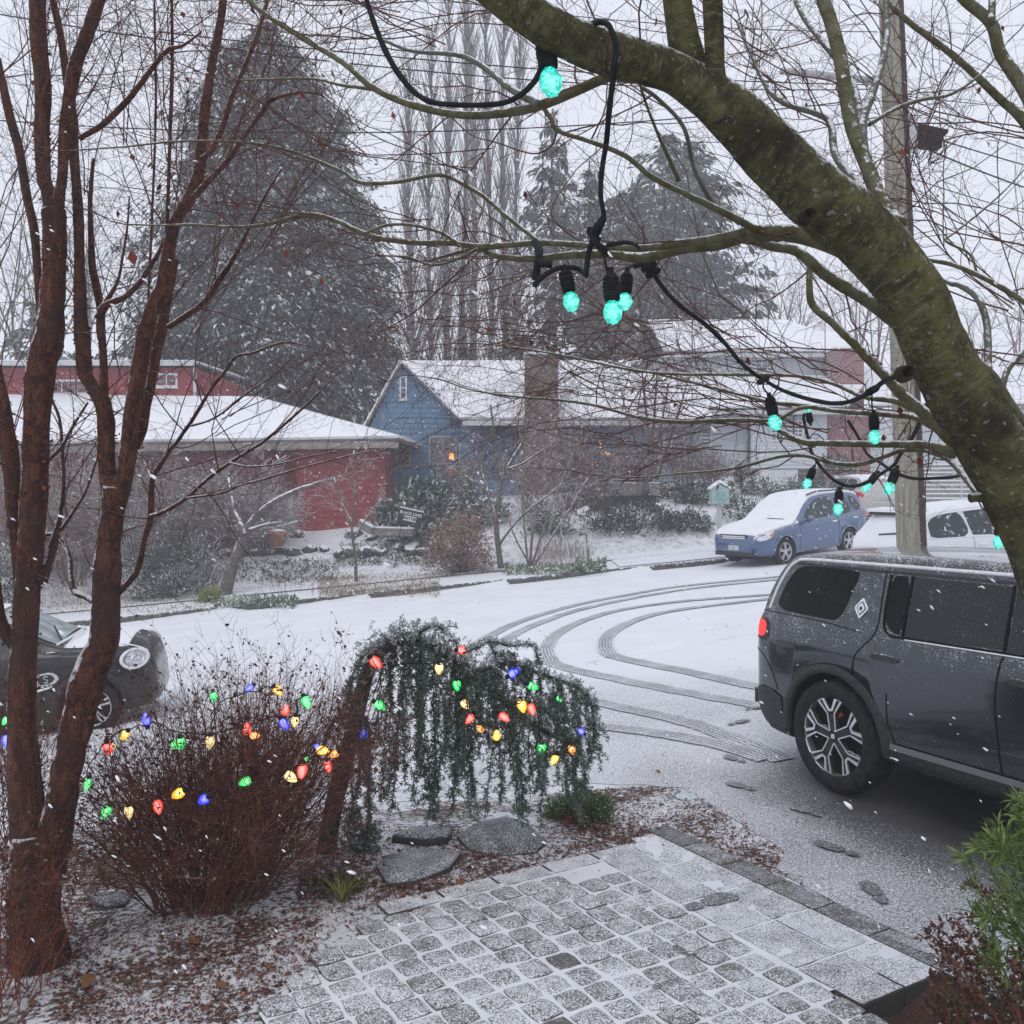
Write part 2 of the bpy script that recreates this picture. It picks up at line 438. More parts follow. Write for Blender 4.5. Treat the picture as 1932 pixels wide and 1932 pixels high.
# ---- tyre tracks pressed into the road snow
def track_mat():
    t = NT('tyre_track'); uv = t.n('ShaderNodeUVMap', uv_map='uv').outputs[0]
    sp = t.n('ShaderNodeSeparateXYZ'); t.l(uv, sp.inputs[0]); u, v = sp.outputs[0], sp.outputs[1]
    wv = t.math('ABSOLUTE', t.math('SINE', t.math('MULTIPLY', u, 5 * pi)))
    tr = t.math('SINE', t.math('MULTIPLY', v, 190.0))
    co = t.coord(); n = t.noise(60, 4, .7, co)
    k = t.math('ADD', t.math('MULTIPLY', wv, .6), t.math('MULTIPLY', tr, .09)); k = t.math('ADD', k, t.math('MULTIPLY', t.math('SUBTRACT', n, .5), 2.1)); k = t.math('ADD', k, t.math('MULTIPLY', t.math('SUBTRACT', t.noise(2.5, 3, .6, co), .5), .9))
    edge = t.ramp(t.math('ABSOLUTE', t.math('SUBTRACT', u, .5)), .38, .5, 0, 1.2)
    f = t.ramp(t.math('SUBTRACT', k, edge), .15, .55, 0, .95)
    col = t.mix(f, (.66, .67, .71), (.17, .17, .18))
    return t.fin(col, .7)
m_track = track_mat()
TR = [[(1500, 1086), (1291, 1106), (1180, 1124), (1080, 1144), (980, 1174), (913, 1207), (880, 1234), (856, 1262)],
      [(1500, 1091), (1291, 1113), (1114, 1146), (1013, 1178), (950, 1211), (928, 1240), (922, 1268), (932, 1300)],
      [(1500, 1117), (1450, 1123), (1291, 1135), (1180, 1150), (1114, 1167), (1055, 1194), (1032, 1222), (1038, 1246), (1062, 1260), (1147, 1279), (1290, 1308), (1450, 1336), (1530, 1350)],
      [(1500, 1124), (1450, 1131), (1291, 1150), (1214, 1166), (1160, 1190), (1142, 1212), (1150, 1234), (1182, 1246), (1291, 1268), (1430, 1298), (1530, 1320)],
      [(1090, 1318), (1120, 1326), (1286, 1362), (1353, 1384), (1420, 1410), (1480, 1438)],
      [(1090, 1366), (1120, 1372), (1230, 1385), (1330, 1402), (1400, 1420), (1450, 1436)]]
for k, tr in enumerate(TR):
    fn = lambda x, y: ground(x, y)
    pts = [PG(a, b) for a, b in tr]; pts = [Vector(q) for q in catmull([tuple(p) for p in pts], 9)]
    wd = .115; V = []; U = []; dist = 0; Q = []
    for i, p in enumerate(pts):
        t_ = (pts[min(i + 1, len(pts) - 1)] - pts[max(i - 1, 0)]); t_.z = 0; t_.normalize(); s = Vector((-t_.y, t_.x, 0))
        if i: dist += (p - pts[i - 1]).length
        for j in (-1, 1):
            q = p + s * (wd + random.uniform(-.012, .012)) * j; zz = ground(q.x, q.y); 
            V.append((q.x, q.y, zz + .016 + .0008 * k)); U.append(((j + 1) / 2, dist))
        if i: Q.append((2 * i - 2, 2 * i - 1, 2 * i + 1, 2 * i))
    me = np_mesh('tyre_track', V, Q, m_track)
    ul = me.uv_layers.new(name='uv'); ul.data.foreach_set('uv', np.array([U[l.vertex_index] for l in me.loops], np.float32).ravel())
    tag(link('tyre_track', me), kind='structure')

# ---- footprints: thin melted prints, sole and heel
m_print = drive_mat('footprint_wet', .47)
def footprint(dx, dy, ang, s=1., lift=.010):
    p = PG(dx, dy, PAT if patio_in(*PG(dx, dy, lambda x, y: .03).xy) else ground)
    sole = [(0, .15), (.03, .155), (.05, .12), (.055, .06), (.045, 0), (.03, -.04), (-.03, -.04), (-.045, 0), (-.05, .06), (-.04, .12)]
    heel = [(-.03, -.055), (.03, -.055), (.036, -.09), (.025, -.13), (0, -.14), (-.025, -.13), (-.036, -.09)]
    V = []; f = []
    for poly in (sole, heel):
        k = len(V); poly = chaikin(poly, 1)
        for x, y in poly:
            x += random.uniform(-.004, .004); y += random.uniform(-.004, .004)
            q = Matrix.Rotation(radians(ang), 2) @ Vector((x * s, y * s)); X, Y = p.x + q.x, p.y + q.y
            V.append((X, Y, (PAT(X, Y) if patio_in(X, Y) else ground(X, Y) + .010) + lift))
        f.append(tuple(range(k, k + len(poly)))[::-1] if False else tuple(range(k, k + len(poly))))
    mb = MB(); mb.add(V, f); o = mb.build('footprint', m_print)
    a = o.data.attributes.new('bare', 'FLOAT', 'POINT'); a.data.foreach_set('value', [.1] * len(V))
    tag(o, kind='structure')

# ---- patio of granite setts
PZ = .022
def patio_in(x, y):
    e = Vector((x - .98, y - 6.28)); a = e.dot(A_DIR.xy); b = e.dot(B_DIR.xy)
    return a < .0 and -.02 < b < 2.1 or (a < -.42 and b >= 2.1 and b < 8)
def PAT(x, y): return PZ
def pave_mat(name, cover, dark=(.075, .07, .066), d2=(.16, .15, .145), sc=1):
    t = NT(name); co = t.coord(); rnd = t.n('ShaderNodeObjectInfo').outputs['Random']
    ofs = t.n('ShaderNodeVectorMath', operation='ADD'); t.l(t.coord('Generated'), ofs.inputs[0])
    wc = t.n('ShaderNodeNewGeometry').outputs['Position']
    n = t.noise(150 * sc, 2, .6, wc); n1 = t.noise(9, 2, .5, wc); n3 = t.noise(75, 3, .7, wc)
    th = t.math('ADD', t.math('ADD', 1 - cover, t.math('MULTIPLY', t.math('SUBTRACT', rnd, .5), .06)), t.math('MULTIPLY', t.math('SUBTRACT', n1, .5), .20))
    v = t.math('ADD', t.math('MULTIPLY', n, .6), t.math('MULTIPLY', n3, .4))
    f = t.ramp(t.math('SUBTRACT', v, th), -.075, .085)
    col = t.mix(f, t.mix(t.ramp(n3, .35, .65), dark, d2), (.78, .79, .83))
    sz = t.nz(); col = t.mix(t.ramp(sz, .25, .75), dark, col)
    t.bump(v, .5, .006)
    return t.fin(col, t.ramp(f, 0, 1, .5, .85))
m_sett = pave_mat('granite_sett', .505); m_slab = pave_mat('concrete_slab', .545); m_strip = pave_mat('wet_edging', .44, (.055, .052, .05), (.10, .095, .09))
m_settd = pave_mat('bare_sett', .36)
patio = tag(empty('patio', (0, 0, 0)), kind='structure')
def world2(a, b): 
    p = Vector((.98, 6.28)) + A_DIR.xy * a + B_DIR.xy * b; return p
# bed of snow between the setts
mb = MB(); nA, nB = 46, 34
for i in range(nA):
    for j in range(nB):
        a0, b0 = -.0 - i * .1, j * .1
        pass
bedv = []; bedq = []; aa = [float(q) for q in np.arange(-4.6, .03, .09)]; bb = [float(q) for q in np.arange(-.06, 3.6, .09)]
for b in bb:
    for a in aa:
        p = world2(a, b); bedv.append((p.x, p.y, PZ + .001 + .004 * hash_n(p.x * 14, p.y * 14)))
for j in range(len(bb) - 1):
    for i in range(len(aa) - 1):
        if bb[j] > 1.9 and aa[i] > -.68: continue
        p = world2(aa[i], bb[j])
        if p.y < 2: continue
        sx_ = CX + p.x / p.y * F; sy_ = HY + (CZ - PZ) / p.y * F
        if sx_ < 470 or sy_ < lin([(470, 1905), (560, 1840), (666, 1755), (800, 1702), (966, 1655), (1100, 1622), (1250, 1550), (1900, 1490)], sx_): continue
        q = j * len(aa) + i; bedq.append((q, q + len(aa), q + len(aa) + 1, q + 1))
o = link('joint_snow', np_mesh('joint_snow', bedv, [q[::-1] for q in bedq], m_snow, True), patio)
PITCH = .163
sett_meshes = []
for k in range(9):
    hs = .0745 + random.uniform(-.003, .003); hy = .0745 + random.uniform(-.003, .003)
    n = 16; V = []; f = []
    cor = []
    for q in range(n):
        an = 2 * pi * q / n; c_, s_ = cos(an), sin(an); pw = 1 / ((abs(c_) ** 8 + abs(s_) ** 8) ** (1 / 8))
        j = random.uniform(.955, 1.03); cor.append((c_ * pw * hs * j, s_ * pw * hy * j))
    for (sx, z) in ((1.0, -.05), (1.0, .000), (.93, .0075), (.74, .0105)):
        for (x, y) in cor: V.append((x * sx, y * sx, z + random.uniform(-.0012, .0012)))
    for r in range(3):
        for q in range(n): a, b = r * n + q, r * n + (q + 1) % n; f.append((a, b, b + n, a + n))
    V.append((0, 0, .011)); f += [(3 * n + q, 3 * n + (q + 1) % n, 4 * n) for q in range(n)]
    mb = MB().add(V, f); sett_meshes.append(mb.mesh('sett', m_sett, True))
cand = []
for i in range(0, 32):
    for j in range(0, 26):
        a = -.60 - PITCH * (i + .5) + .012 * sin(j * 1.3); b = .17 + PITCH * (j + .5) + .015 * sin(i * .7)
        if i in (0, 1) and j == 0: continue
        p = world2(a, b)
        if p.y < 3.9: continue
        sx_ = CX + p.x / p.y * F; sy_ = HY + (CZ - PZ) / p.y * F
        if sx_ < 450 or sx_ > 1980 or sy_ > 1990: continue
        # the leafy bed runs over the far corner
        if sy_ < lin([(560, 1850), (666, 1765), (800, 1712), (966, 1662), (1100, 1632), (1250, 1560), (1900, 1500)], sx_): continue
        cand.append((p.y, i, j, p))
cand.sort(key=lambda q: q[0])
for n_, (yy, i, j, p) in enumerate(cand[:298]):
    o = link('sett', random.choice(sett_meshes), patio)
    o.location = (p.x + random.uniform(-.006, .006), p.y + random.uniform(-.006, .006), PZ + random.uniform(-.004, .004))
    o.rotation_euler = (random.uniform(-.03, .03), random.uniform(-.03, .03), radians(31) + random.uniform(-.06, .06) + random.choice((0, pi / 2, pi)))
    if random.random() < .02:
        if 'bare' not in globals(): bare = {}
        if o.data.name not in bare: c = o.data.copy(); c.materials.clear(); c.materials.append(m_settd); bare[o.data.name] = c
        o.data = bare[o.data.name]
# border slabs along the right and the top, each its own slab
def slab(a0, a1, b0, b1, mat, z=PZ + .0035, name='slab', th=.11, j=.006):
    mb = MB(); c = [world2(a0 + j, b0 + j), world2(a1 - j, b0 + j), world2(a1 - j, b1 - j), world2(a0 + j, b1 - j)]
    ce = sum(c, Vector((0, 0))) / 4; V = []
    for s, zz in ((1, z - th), (1, z - .008), (.985, z)):
        for q in c: e = ce + (q - ce) * s; V.append((e.x, e.y, zz))
    f = []
    for r in range(2):
        for q in range(4): a, b = r * 4 + q, r * 4 + (q + 1) % 4; f.append((a, b, b + 4, a + 4)[::-1])
    f.append((11, 10, 9, 8)); mb.add(V, f); return mb.build(name, mat, patio)
b = 0.0
for L in (.42, .45, .40, .43, .38):
    slab(-.58, -.28 + .0, b, b + L, m_slab); slab(-.28, -.0, b + .0, b + L, m_slab, z=PZ + .003 + random.uniform(-.001, .001)); b += L
for k in range(4): slab(-.58 - (k + 1) * .36, -.58 - k * .36, 0.0, .16, m_slab)
slab(-.58 - 1.3, -.58 - 1.0, 2.9, 3.2, m_slab)
# wet bare edging strip between patio and drive
mb = MB(); 
for k in range(7):
    b0 = -.15 + k * .36; slab(.008, .19, b0, b0 + .355, m_strip, z=PZ - .002, name='edging_stone', th=.12, j=.0005)
for a in ((1340, 1706, -58, 1.25), (1262, 1862, -70, .62), (1290, 1800, 35, .5), (1580, 1608, 40, 1.1), (1650, 1690, 2, 1.05), (1398, 1487, 38, .95), (1386, 1436, 30, .9), (1392, 1366, -62, .9), (1424, 1340, -80, .8), (1520, 1536, 40, .9)):
    footprint(*a)

# ================================================================== HOUSES, POLE, STREET FURNITURE
m_fascia = M('fascia_white', (.55, .56, .58), .6, (.48, .49, .5), 8)
m_winframe = M('white_window_frame', (.72, .73, .75), .5, (.6, .61, .63), 20)
m_winglass = M('house_glass', (.05, .055, .06), .12, (.16, .17, .18), 2.5, spec=.7)
m_blueframe = M('grey_frame', (.30, .31, .34), .6)
m_found = M('foundation', (.22, .21, .20), .9, (.3, .29, .28), 6, .3, 40)
m_shingle = M('roof_edge', (.16, .155, .15), .9, (.24, .23, .22), 20, .4, 60)
def brick_mat(name, c1, c2, mortar, sc=1.):
    t = NT(name); mp = t.n('ShaderNodeMapping'); mp.inputs['Rotation'].default_value = (radians(90), 0, 0); t.l(t.coord(), mp.inputs[0])
    b = t.n('ShaderNodeTexBrick'); t.l(mp.outputs[0], b.inputs['Vector'])
    b.inputs['Color1'].default_value = (*c1, 1); b.inputs['Color2'].default_value = (*c2, 1); b.inputs['Mortar'].default_value = (*mortar, 1)
    b.inputs['Scale'].default_value = 1; b.inputs['Brick Width'].default_value = .22; b.inputs['Row Height'].default_value = .075; b.inputs['Mortar Size'].default_value = .008
    return t.fin(b.outputs[0], .9)
class House:
    """axis-aligned box house turned by rz about its front-left corner; x along the front, y into depth"""
    def __init__(s, name, label, loc, rz=0):
        s.o = empty(name, loc, rz); tag(s.o, label, 'house')
    def wall(s, name, p0, p1, z0, z1, mat, row=.15, gable=None, th=.16, plank_name='siding_board', holes=()):
        """a wall from plan point p0 to p1 clad in lapped boards, each board a part; gable = (peak position 0..1, peak height)"""
        p0, p1 = Vector(p0), Vector(p1); d = (p1 - p0); L = d.length; d.normalize(); nrm = Vector((d.y, -d.x))
        M_ = Matrix(((d.x, -nrm.x, 0, p0.x), (d.y, -nrm.y, 0, p0.y), (0, 0, 1, 0), (0, 0, 0, 1)))
        mb = MB(); prof = [(0, z0), (L, z0), (L, z1)] + ([(L * gable[0], gable[1])] if gable else []) + [(0, z1)]
        n = len(prof); v = [(a, y, b) for y in (0, th) for a, b in prof]
        mb.add(v, [tuple(range(n)), tuple(range(2 * n - 1, n - 1, -1))] + [(i, i + n, (i + 1) % n + n, (i + 1) % n) for i in range(n)], 0, M_)
        w_ = mb.build(name, mat, s.o)
        z = z0; top = gable[1] if gable else z1; cache = {}
        while z < top - .03:
            zt = min(z + row, top); xa, xb = 0, L
            if z > z1 - .01 and gable:
                g, gz = gable; xa = L * g * (z - z1) / (gz - z1); xb = L - L * (1 - g) * (z - z1) / (gz - z1)
            spans = [(xa, xb)]
            for (h0, h1, hz0, hz1) in holes:
                if zt > hz0 + .02 and z < hz1 - .02:
                    ns = []
                    for a, b in spans:
                        if h1 <= a or h0 >= b: ns.append((a, b)); continue
                        if h0 > a: ns.append((a, h0))
                        if h1 < b: ns.append((h1, b))
                    spans = ns
            for a, b in spans:
                if b - a < .08: continue
                key = (round(b - a, 2), round(zt - z, 3))
                if key not in cache:
                    q = MB(); w2 = b - a; hh = zt - z
                    q.add([(0, 0, 0), (w2, 0, 0), (w2, -.030, 0), (0, -.030, 0), (0, -.004, hh), (w2, -.004, hh), (w2, 0, hh), (0, 0, hh)],
                          [(3, 2, 5, 4), (0, 1, 2, 3), (4, 5, 6, 7), (0, 3, 4, 7), (1, 6, 5, 2)]); cache[key] = q.mesh(plank_name, mat)
                o = link(plank_name, cache[key], s.o)
                o.matrix_local = M_ @ Matrix.Translation((a, -.002, z))
            z += row
        return M_
    def window(s, M_, x0, x1, z0, z1, nx=2, nz=2, name='window', fr=.07, glass=None, frame=None, sill=True):
        glass = glass or m_winglass; frame = frame or m_winframe; f = MB()
        f.box(x0 - fr, x0, -.06, .0, z0 - fr, z1 + fr, M=M_); f.box(x1, x1 + fr, -.06, .0, z0 - fr, z1 + fr, M=M_)
        f.box(x0, x1, -.06, .0, z1, z1 + fr, M=M_); f.box(x0, x1, -.06, .0, z0 - fr, z0, M=M_)
        w_ = f.build(name, frame, s.o)
        for i in range(nx):
            for j in range(nz):
                a, b = x0 + (x1 - x0) * i / nx, x0 + (x1 - x0) * (i + 1) / nx; c, d = z0 + (z1 - z0) * j / nz, z0 + (z1 - z0) * (j + 1) / nz
                MB().box(a + .015, b - .015, -.022, -.012, c + .015, d - .015, M=M_).build('pane', glass, w_)
        m = MB()
        for i in range(1, nx): a = x0 + (x1 - x0) * i / nx; m.box(a - .018, a + .018, -.04, -.01, z0, z1, M=M_)
        for j in range(1, nz): c = z0 + (z1 - z0) * j / nz; m.box(x0, x1, -.036, -.011, c - .018, c + .018, M=M_)
        if nx > 1 or nz > 1: m.build('glazing_bar', frame, w_)['kind'] = 'stuff'
        if sill:
            MB().box(x0 - fr - .03, x1 + fr + .03, -.12, .0, z0 - fr - .05, z0 - fr, M=M_).build('sill', frame, w_)
        return w_
    def roof(s, eave0, eave1, ridge0, ridge1, name='roof', th=.10, snow=.09, overhang=None, mats=None):
        """one roof slope as a slab with a blanket of snow; points are 3-D corners"""
        e0, e1, r0, r1 = map(Vector, (eave0, eave1, ridge0, ridge1)); n = (e1 - e0).cross(r0 - e0).normalized()
        if n.z < 0: n = -n
        def slab_(lo, hi, mat, nm, par, ins=0., wav=0.):
            N = 16; V = []; f = []
            for i in range(N + 1):
                for j in range(7):
                    t, u = i / N, j / 6; a = e0.lerp(e1, t); b = r0.lerp(r1, t); p = a.lerp(b, u)
                    V.append(p + n * (hi + (wav * hash_n(p.x * 3 + i, p.y * 2 + j * 1.7)))); V.append(p + n * lo)
            idx = lambda i, j, k: (i * 7 + j) * 2 + k
            for i in range(N):
                for j in range(6):
                    f.append((idx(i, j, 0), idx(i + 1, j, 0), idx(i + 1, j + 1, 0), idx(i, j + 1, 0))); f.append((idx(i, j + 1, 1), idx(i + 1, j + 1, 1), idx(i + 1, j, 1), idx(i, j, 1)))
                for j in (0, 6): f.append((idx(i, j, 0), idx(i, j, 1), idx(i + 1, j, 1), idx(i + 1, j, 0)))
            for j in range(6):
                for i in (0, N): f.append((idx(i, j, 0), idx(i, j + 1, 0), idx(i, j + 1, 1), idx(i, j, 1)))
            o = MB().add(V, f).build(nm, mat, par)
            b = bmesh.new(); b.from_mesh(o.data); bmesh.ops.recalc_face_normals(b, faces=b.faces); b.to_mesh(o.data); b.free(); return o
        r = slab_(0, th, m_shingle, name, s.o); slab_(th + .002, th + snow, m_roofsnow, 'roof_snow', r, wav=.008); return r
    def box(s, *a, name='wall', mat=None, par=None):
        return MB().box(*a).build(name, mat, par or s.o)

# ---- blue shingled cottage with the snowy steep roof
zb = 1.7
H = House('blue_house', 'blue shingled cottage with steep snow-covered roof and wide brown chimney', (0, 0, 0))
bl = P(694, 930, 35.6); bx0 = bl.x
m_bluew = M('blue_shingle', (.105, .185, .285), .8, (.125, .215, .33), 9, .3, 50)
m_dblue = M('dark_blue_board', (.06, .095, .15), .8, (.08, .12, .19), 5, .2, 40)
gx0, gx1 = P(700, 0, 35.6).x, P(900, 0, 35.6).x - .0
YB = 35.6; pk = P(757, 690, YB); ea = P(690, 806, YB)
# gable end faces the camera at the left; its right slope runs down behind the big front roof
MW = H.wall('gable_wall', (gx0, YB), (gx1, YB), zb, ea.z, m_bluew, .19, gable=((pk.x - gx0) / (gx1 - gx0), pk.z), plank_name='shingle_row',
            holes=[(P(750, 0, YB).x - gx0, P(775, 0, YB).x - gx0, P(0, 870, YB).z, P(0, 822, YB).z), (P(811, 0, YB).x - gx0, P(862, 0, YB).x - gx0, P(0, 872, YB).z, P(0, 822, YB).z)])
def wn(a, b, t, c, Y=YB, **k): return H.window(MW, P(a, 0, Y).x - gx0, P(b, 0, Y).x - gx0, P(0, c, Y).z, P(0, t, Y).z, **k)
wn(757, 765, 713, 751, nx=1, nz=2, fr=.06)
wn(752, 772, 826, 876, nx=1, nz=1, frame=m_blueframe); wn(813, 859, 826, 872, nx=2, nz=1, frame=m_blueframe)
wn(870, 905, 838, 868, nx=2, nz=1)
for k in range(8): H.box(P(720, 0, YB).x, P(724.5, 0, YB).x, YB - .05, YB - .01, P(0, 780 + k * 2.3, YB).z - .03, P(0, 780 + k * 2.3, YB).z, name='vent_slat', mat=m_blueframe)
# front body to the right, a little nearer, under the long low eave
YF = 34.9; fx0, fx1 = P(868, 0, YF).x, P(1215, 0, YF).x
H.wall('front_wall', (fx0, YF), (fx1, YF), zb, P(0, 795, YF).z, m_bluew, .19, plank_name='shingle_row', holes=[])
H.box(P(905, 0, YF).x, P(990, 0, YF).x, YF - .06, YF - .035, P(0, 905, YF).z, P(0, 800, YF).z, name='dark_panel', mat=m_dblue)
# roofs
er, rl = P(1215, 790, 34.3), P(755, 686, 38.4)
H.roof((P(868, 0, 34.3).x, 34.3, P(0, 796, 34.3).z), (er.x, 34.3, P(0, 796, 34.3).z), (P(752, 0, 38.4).x, 38.4, P(0, 688, 38.4).z), (P(1190, 0, 38.4).x, 38.4, P(0, 688, 38.4).z), name='front_roof')
H.roof((P(686, 0, 35.3).x, 35.3, P(0, 812, 35.3).z), (P(686, 0, 35.3).x, 38.5, P(0, 812, 35.3).z), (P(757, 0, 35.3).x, 35.3, P(0, 686, 35.3).z), (P(757, 0, 35.3).x, 38.5, P(0, 686, 35.3).z), name='gable_roof', th=.07, snow=.05)
H.roof((P(870, 0, 35.3).x, 35.3, P(0, 796, 35.3).z), (P(870, 0, 35.3).x, 38.5, P(0, 796, 35.3).z), (P(757, 0, 35.3).x, 35.3, P(0, 686, 35.3).z), (P(757, 0, 35.3).x, 38.5, P(0, 686, 35.3).z), name='gable_roof', th=.07, snow=.04)
for a_, b_2 in ((1075, 1105), (1160, 1190)): H.window(Matrix.Translation((0, YF, 0)), P(a_, 0, YF).x, P(b_2, 0, YF).x, P(0, 868, YF).z, P(0, 825, YF).z, nx=2, nz=1, frame=m_blueframe)
H.box(P(1118, 0, YF).x, P(1142, 0, YF).x, YF - .06, YF - .02, P(0, 890, YF).z, P(0, 820, YF).z, name='front_door', mat=m_dblue)
H.box(P(872, 0, 34.3).x, er.x, 34.22, 34.29, P(0, 803, 34.3).z, P(0, 794, 34.3).z, name='gutter', mat=m_fascia)
ch = H.box(P(990, 0, 34.6).x, P(1052, 0, 34.6).x, 34.1, 35.3, zb, P(0, 672, 34.6).z, name='chimney', mat=brick_mat('brown_brick', (.13, .10, .085), (.17, .13, .11), (.2, .19, .18)))
H.box(P(990, 0, 34.6).x - .03, P(1052, 0, 34.6).x + .03, 34.07, 35.33, P(0, 672, 34.6).z, P(0, 672, 34.6).z + .08, name='chimney_cap', mat=m_roofsnow, par=ch)
H.box(P(700, 0, YB).x, P(1215, 0, YB).x, YB + .3, 41, zb, P(0, 800, YB).z, name='house_core', mat=m_bluew)
# lower wing to the right
YW = 35.4; wx0, wx1 = P(1215, 0, YW).x, P(1325, 0, YW).x
m_palew = M('pale_blue_siding', (.27, .34, .40), .8, (.33, .40, .46), 4, .2, 40)
H.wall('wing_wall', (wx0, YW), (wx1, YW), zb + .6, P(0, 806, YW).z, m_palew, .19, plank_name='shingle_row')
H.roof((wx0 - .3, 34.7, P(0, 800, 34.7).z), (wx1 + .4, 34.7, P(0, 800, 34.7).z), (wx0 - .3, 39, P(0, 712, 39).z), (wx1 - .6, 39, P(0, 712, 39).z), name='wing_roof')
H.box(wx0, wx1, YW + .3, 40, zb, P(0, 806, YW).z, name='wing_core', mat=m_palew)
for a_, b_2 in ((1232, 1250), (1268, 1290)): H.window(Matrix.Translation((0, YW, 0)), P(a_, 0, YW).x, P(b_2, 0, YW).x, P(0, 862, YW).z, P(0, 825, YW).z, nx=1, nz=2)
# notice board in orange and the porch lamp glow
for z in (): pass
ob = MB().box(P(843, 0, 34.0).x, P(866, 0, 34.0).x, 33.97, 34.0, P(0, 897, 34).z, P(0, 880, 34).z).build('orange_board', M('orange_ply', (.42, .14, .045), .7, (.5, .2, .09), 6), None)
tag(ob, 'orange painted board with white marks propped under the cottage window', 'board')
MB().box(P(842, 0, 34).x, P(867, 0, 34).x, 33.96, 34.02, P(0, 881, 34).z, P(0, 881, 34).z + .05).build('snow_cap', m_snow, ob)
mk = MB()
for a_, b_2 in (((853, 884), (857, 887)), ((856, 884), (860, 888)), ((851, 888), (858, 890)), ((859, 885), (862, 889))):
    mk.tube([P(a_[0], a_[1], 33.955), P(b_2[0], b_2[1], 33.955)], .02, 4)
mk.build('painted_marks', m_fascia, ob)['kind'] = 'stuff'
MB().tube([P(846, 897, 33.98), P(846, 925, 33.98)], .03, 5).build('board_leg', m_found, ob); MB().tube([P(863, 897, 33.98), P(863, 925, 33.98)], .03, 5).build('board_leg', m_found, ob)
pl_ = MB().lathe([(.01, -.12), (.09, -.09), (.10, 0), (.06, .10), (.01, .13)], 10, M=Matrix.Translation(P(852, 861, 35.3))).build('porch_lamp', EM('amber_lamp', (1, .36, .06), 1.6), H.o, True)

# ---- white two-storey house with brick chimney and garage
W = House('white_house', 'white clapboard two-storey house with snowy roof and red brick chimney', (0, 0, 0))
m_whitew = M('white_clapboard', (.56, .59, .63), .7, (.62, .65, .69), 3, .1, 40)
YU = 41.5
ux0, ux1 = P(1255, 0, YU).x, P(1583, 0, YU).x; zu0, zu1 = P(0, 712, YU).z, P(0, 664, YU).z
MU = W.wall('upper_wall', (ux0, YU), (ux1, YU), zu0 - .6, zu1, m_whitew, .17, plank_name='clapboard')
def wu(a, b, t, c, M_=MU, x0=ux0, Y=YU, **k): return W.window(M_, P(a, 0, Y).x - x0, P(b, 0, Y).x - x0, P(0, c, Y).z, P(0, t, Y).z, **k)
wu(1427, 1458, 677, 700, nx=3, nz=2); wu(1557, 1580, 674, 698, nx=3, nz=2); wu(1310, 1335, 678, 700, nx=2, nz=2)
W.roof((P(1252, 0, 40.9).x, 40.9, P(0, 667, 40.9).z), (P(1640, 0, 40.9).x, 40.9, P(0, 667, 40.9).z), (P(1222, 0, 44.6).x, 44.6, P(0, 610, 44.6).z), (P(1482, 0, 44.6).x, 44.6, P(0, 610, 44.6).z), name='upper_roof')
W.roof((P(1640, 0, 40.9).x, 40.9, P(0, 667, 40.9).z), (P(1652, 0, 40.9).x + 1.0, 48, P(0, 667, 40.9).z), (P(1482, 0, 44.6).x, 44.6, P(0, 610, 44.6).z), (P(1482, 0, 44.6).x + .3, 46.0, P(0, 610, 44.6).z), name='hip_roof')
W.box(P(1252, 0, 40.9).x, P(1640, 0, 40.9).x, 40.83, 40.9, P(0, 669, 40.9).z - .12, P(0, 667, 40.9).z, name='fascia', mat=m_fascia)
W.box(ux0, ux1 + 1.2, YU + .3, 48, 2.5, zu1, name='upper_core', mat=m_whitew)
YL = 37.2; lx0, lx1 = P(1307, 0, YL).x, P(1552, 0, YL).x; gxx = P(1410, 0, YL).x
ML_ = W.wall('lower_wall', (lx0, YL), (gxx, YL), P(0, 892, YL).z, P(0, 776, YL).z, m_whitew, .15, plank_name='clapboard')
MG = W.wall('garage_wall', (gxx + .02, YL - .5), (lx1, YL - .5), P(0, 884, YL - .5).z, P(0, 776, YL).z, m_whitew, .15, plank_name='clapboard')
W.window(ML_, P(1323, 0, YL).x - lx0, P(1340, 0, YL).x - lx0, P(0, 838, YL).z, P(0, 800, YL).z, nx=1, nz=2)
for a_, b_2 in ((1455, 1471), (1474, 1494), (1497, 1512)):
    W.window(MG, P(a_, 0, YL - .5).x - gxx, P(b_2, 0, YL - .5).x - gxx, P(0, 830, YL - .5).z, P(0, 780, YL - .5).z, nx=2, nz=4, sill=False)
W.roof((P(1296, 0, 36.2).x, 36.2, P(0, 776, 36.2).z), (P(1600, 0, 36.2).x, 36.2, P(0, 772, 36.2).z), (P(1255, 0, 41.3).x, 41.3, P(0, 716, 41.3).z), (P(1640, 0, 41.3).x, 41.3, P(0, 716, 41.3).z), name='lower_roof')
W.box(P(1296, 0, 36.2).x, P(1600, 0, 36.2).x, 36.12, 36.19, P(0, 782, 36.2).z, P(0, 774, 36.2).z, name='fascia', mat=m_fascia)
W.box(lx0, lx1 + 4, YL + .25, 41.4, 2.0, P(0, 782, YL).z, name='lower_core', mat=m_whitew)
W.box(lx0, gxx - .05, YL - .03, YL + .3, 1.5, P(0, 892, YL).z, name='foundation', mat=m_found)
gd = W.box(P(1433, 0, YL - .6).x, P(1505, 0, YL - .6).x, YL - .62, YL - .56, 1.8, P(0, 886, YL - .6).z, name='garage_door', mat=m_whitew)
for i in range(3):
    for j in range(3):
        a = P(1436 + i * 23, 0, YL - .65).x; b = P(1436 + i * 23 + 19, 0, YL - .65).x; zt = P(0, 890 + j * 13, YL - .65).z
        MB().box(a, b, YL - .64, YL - .622, zt - .24, zt).build('door_panel', m_winframe, gd)
W.box(P(1421, 0, YL - .55).x, P(1433, 0, YL - .55).x, YL - .58, YL - .3, 1.8, P(0, 884, YL).z, name='garage_pier', mat=m_found)
brk = brick_mat('red_brick', (.20, .075, .075), (.26, .11, .10), (.30, .27, .27))
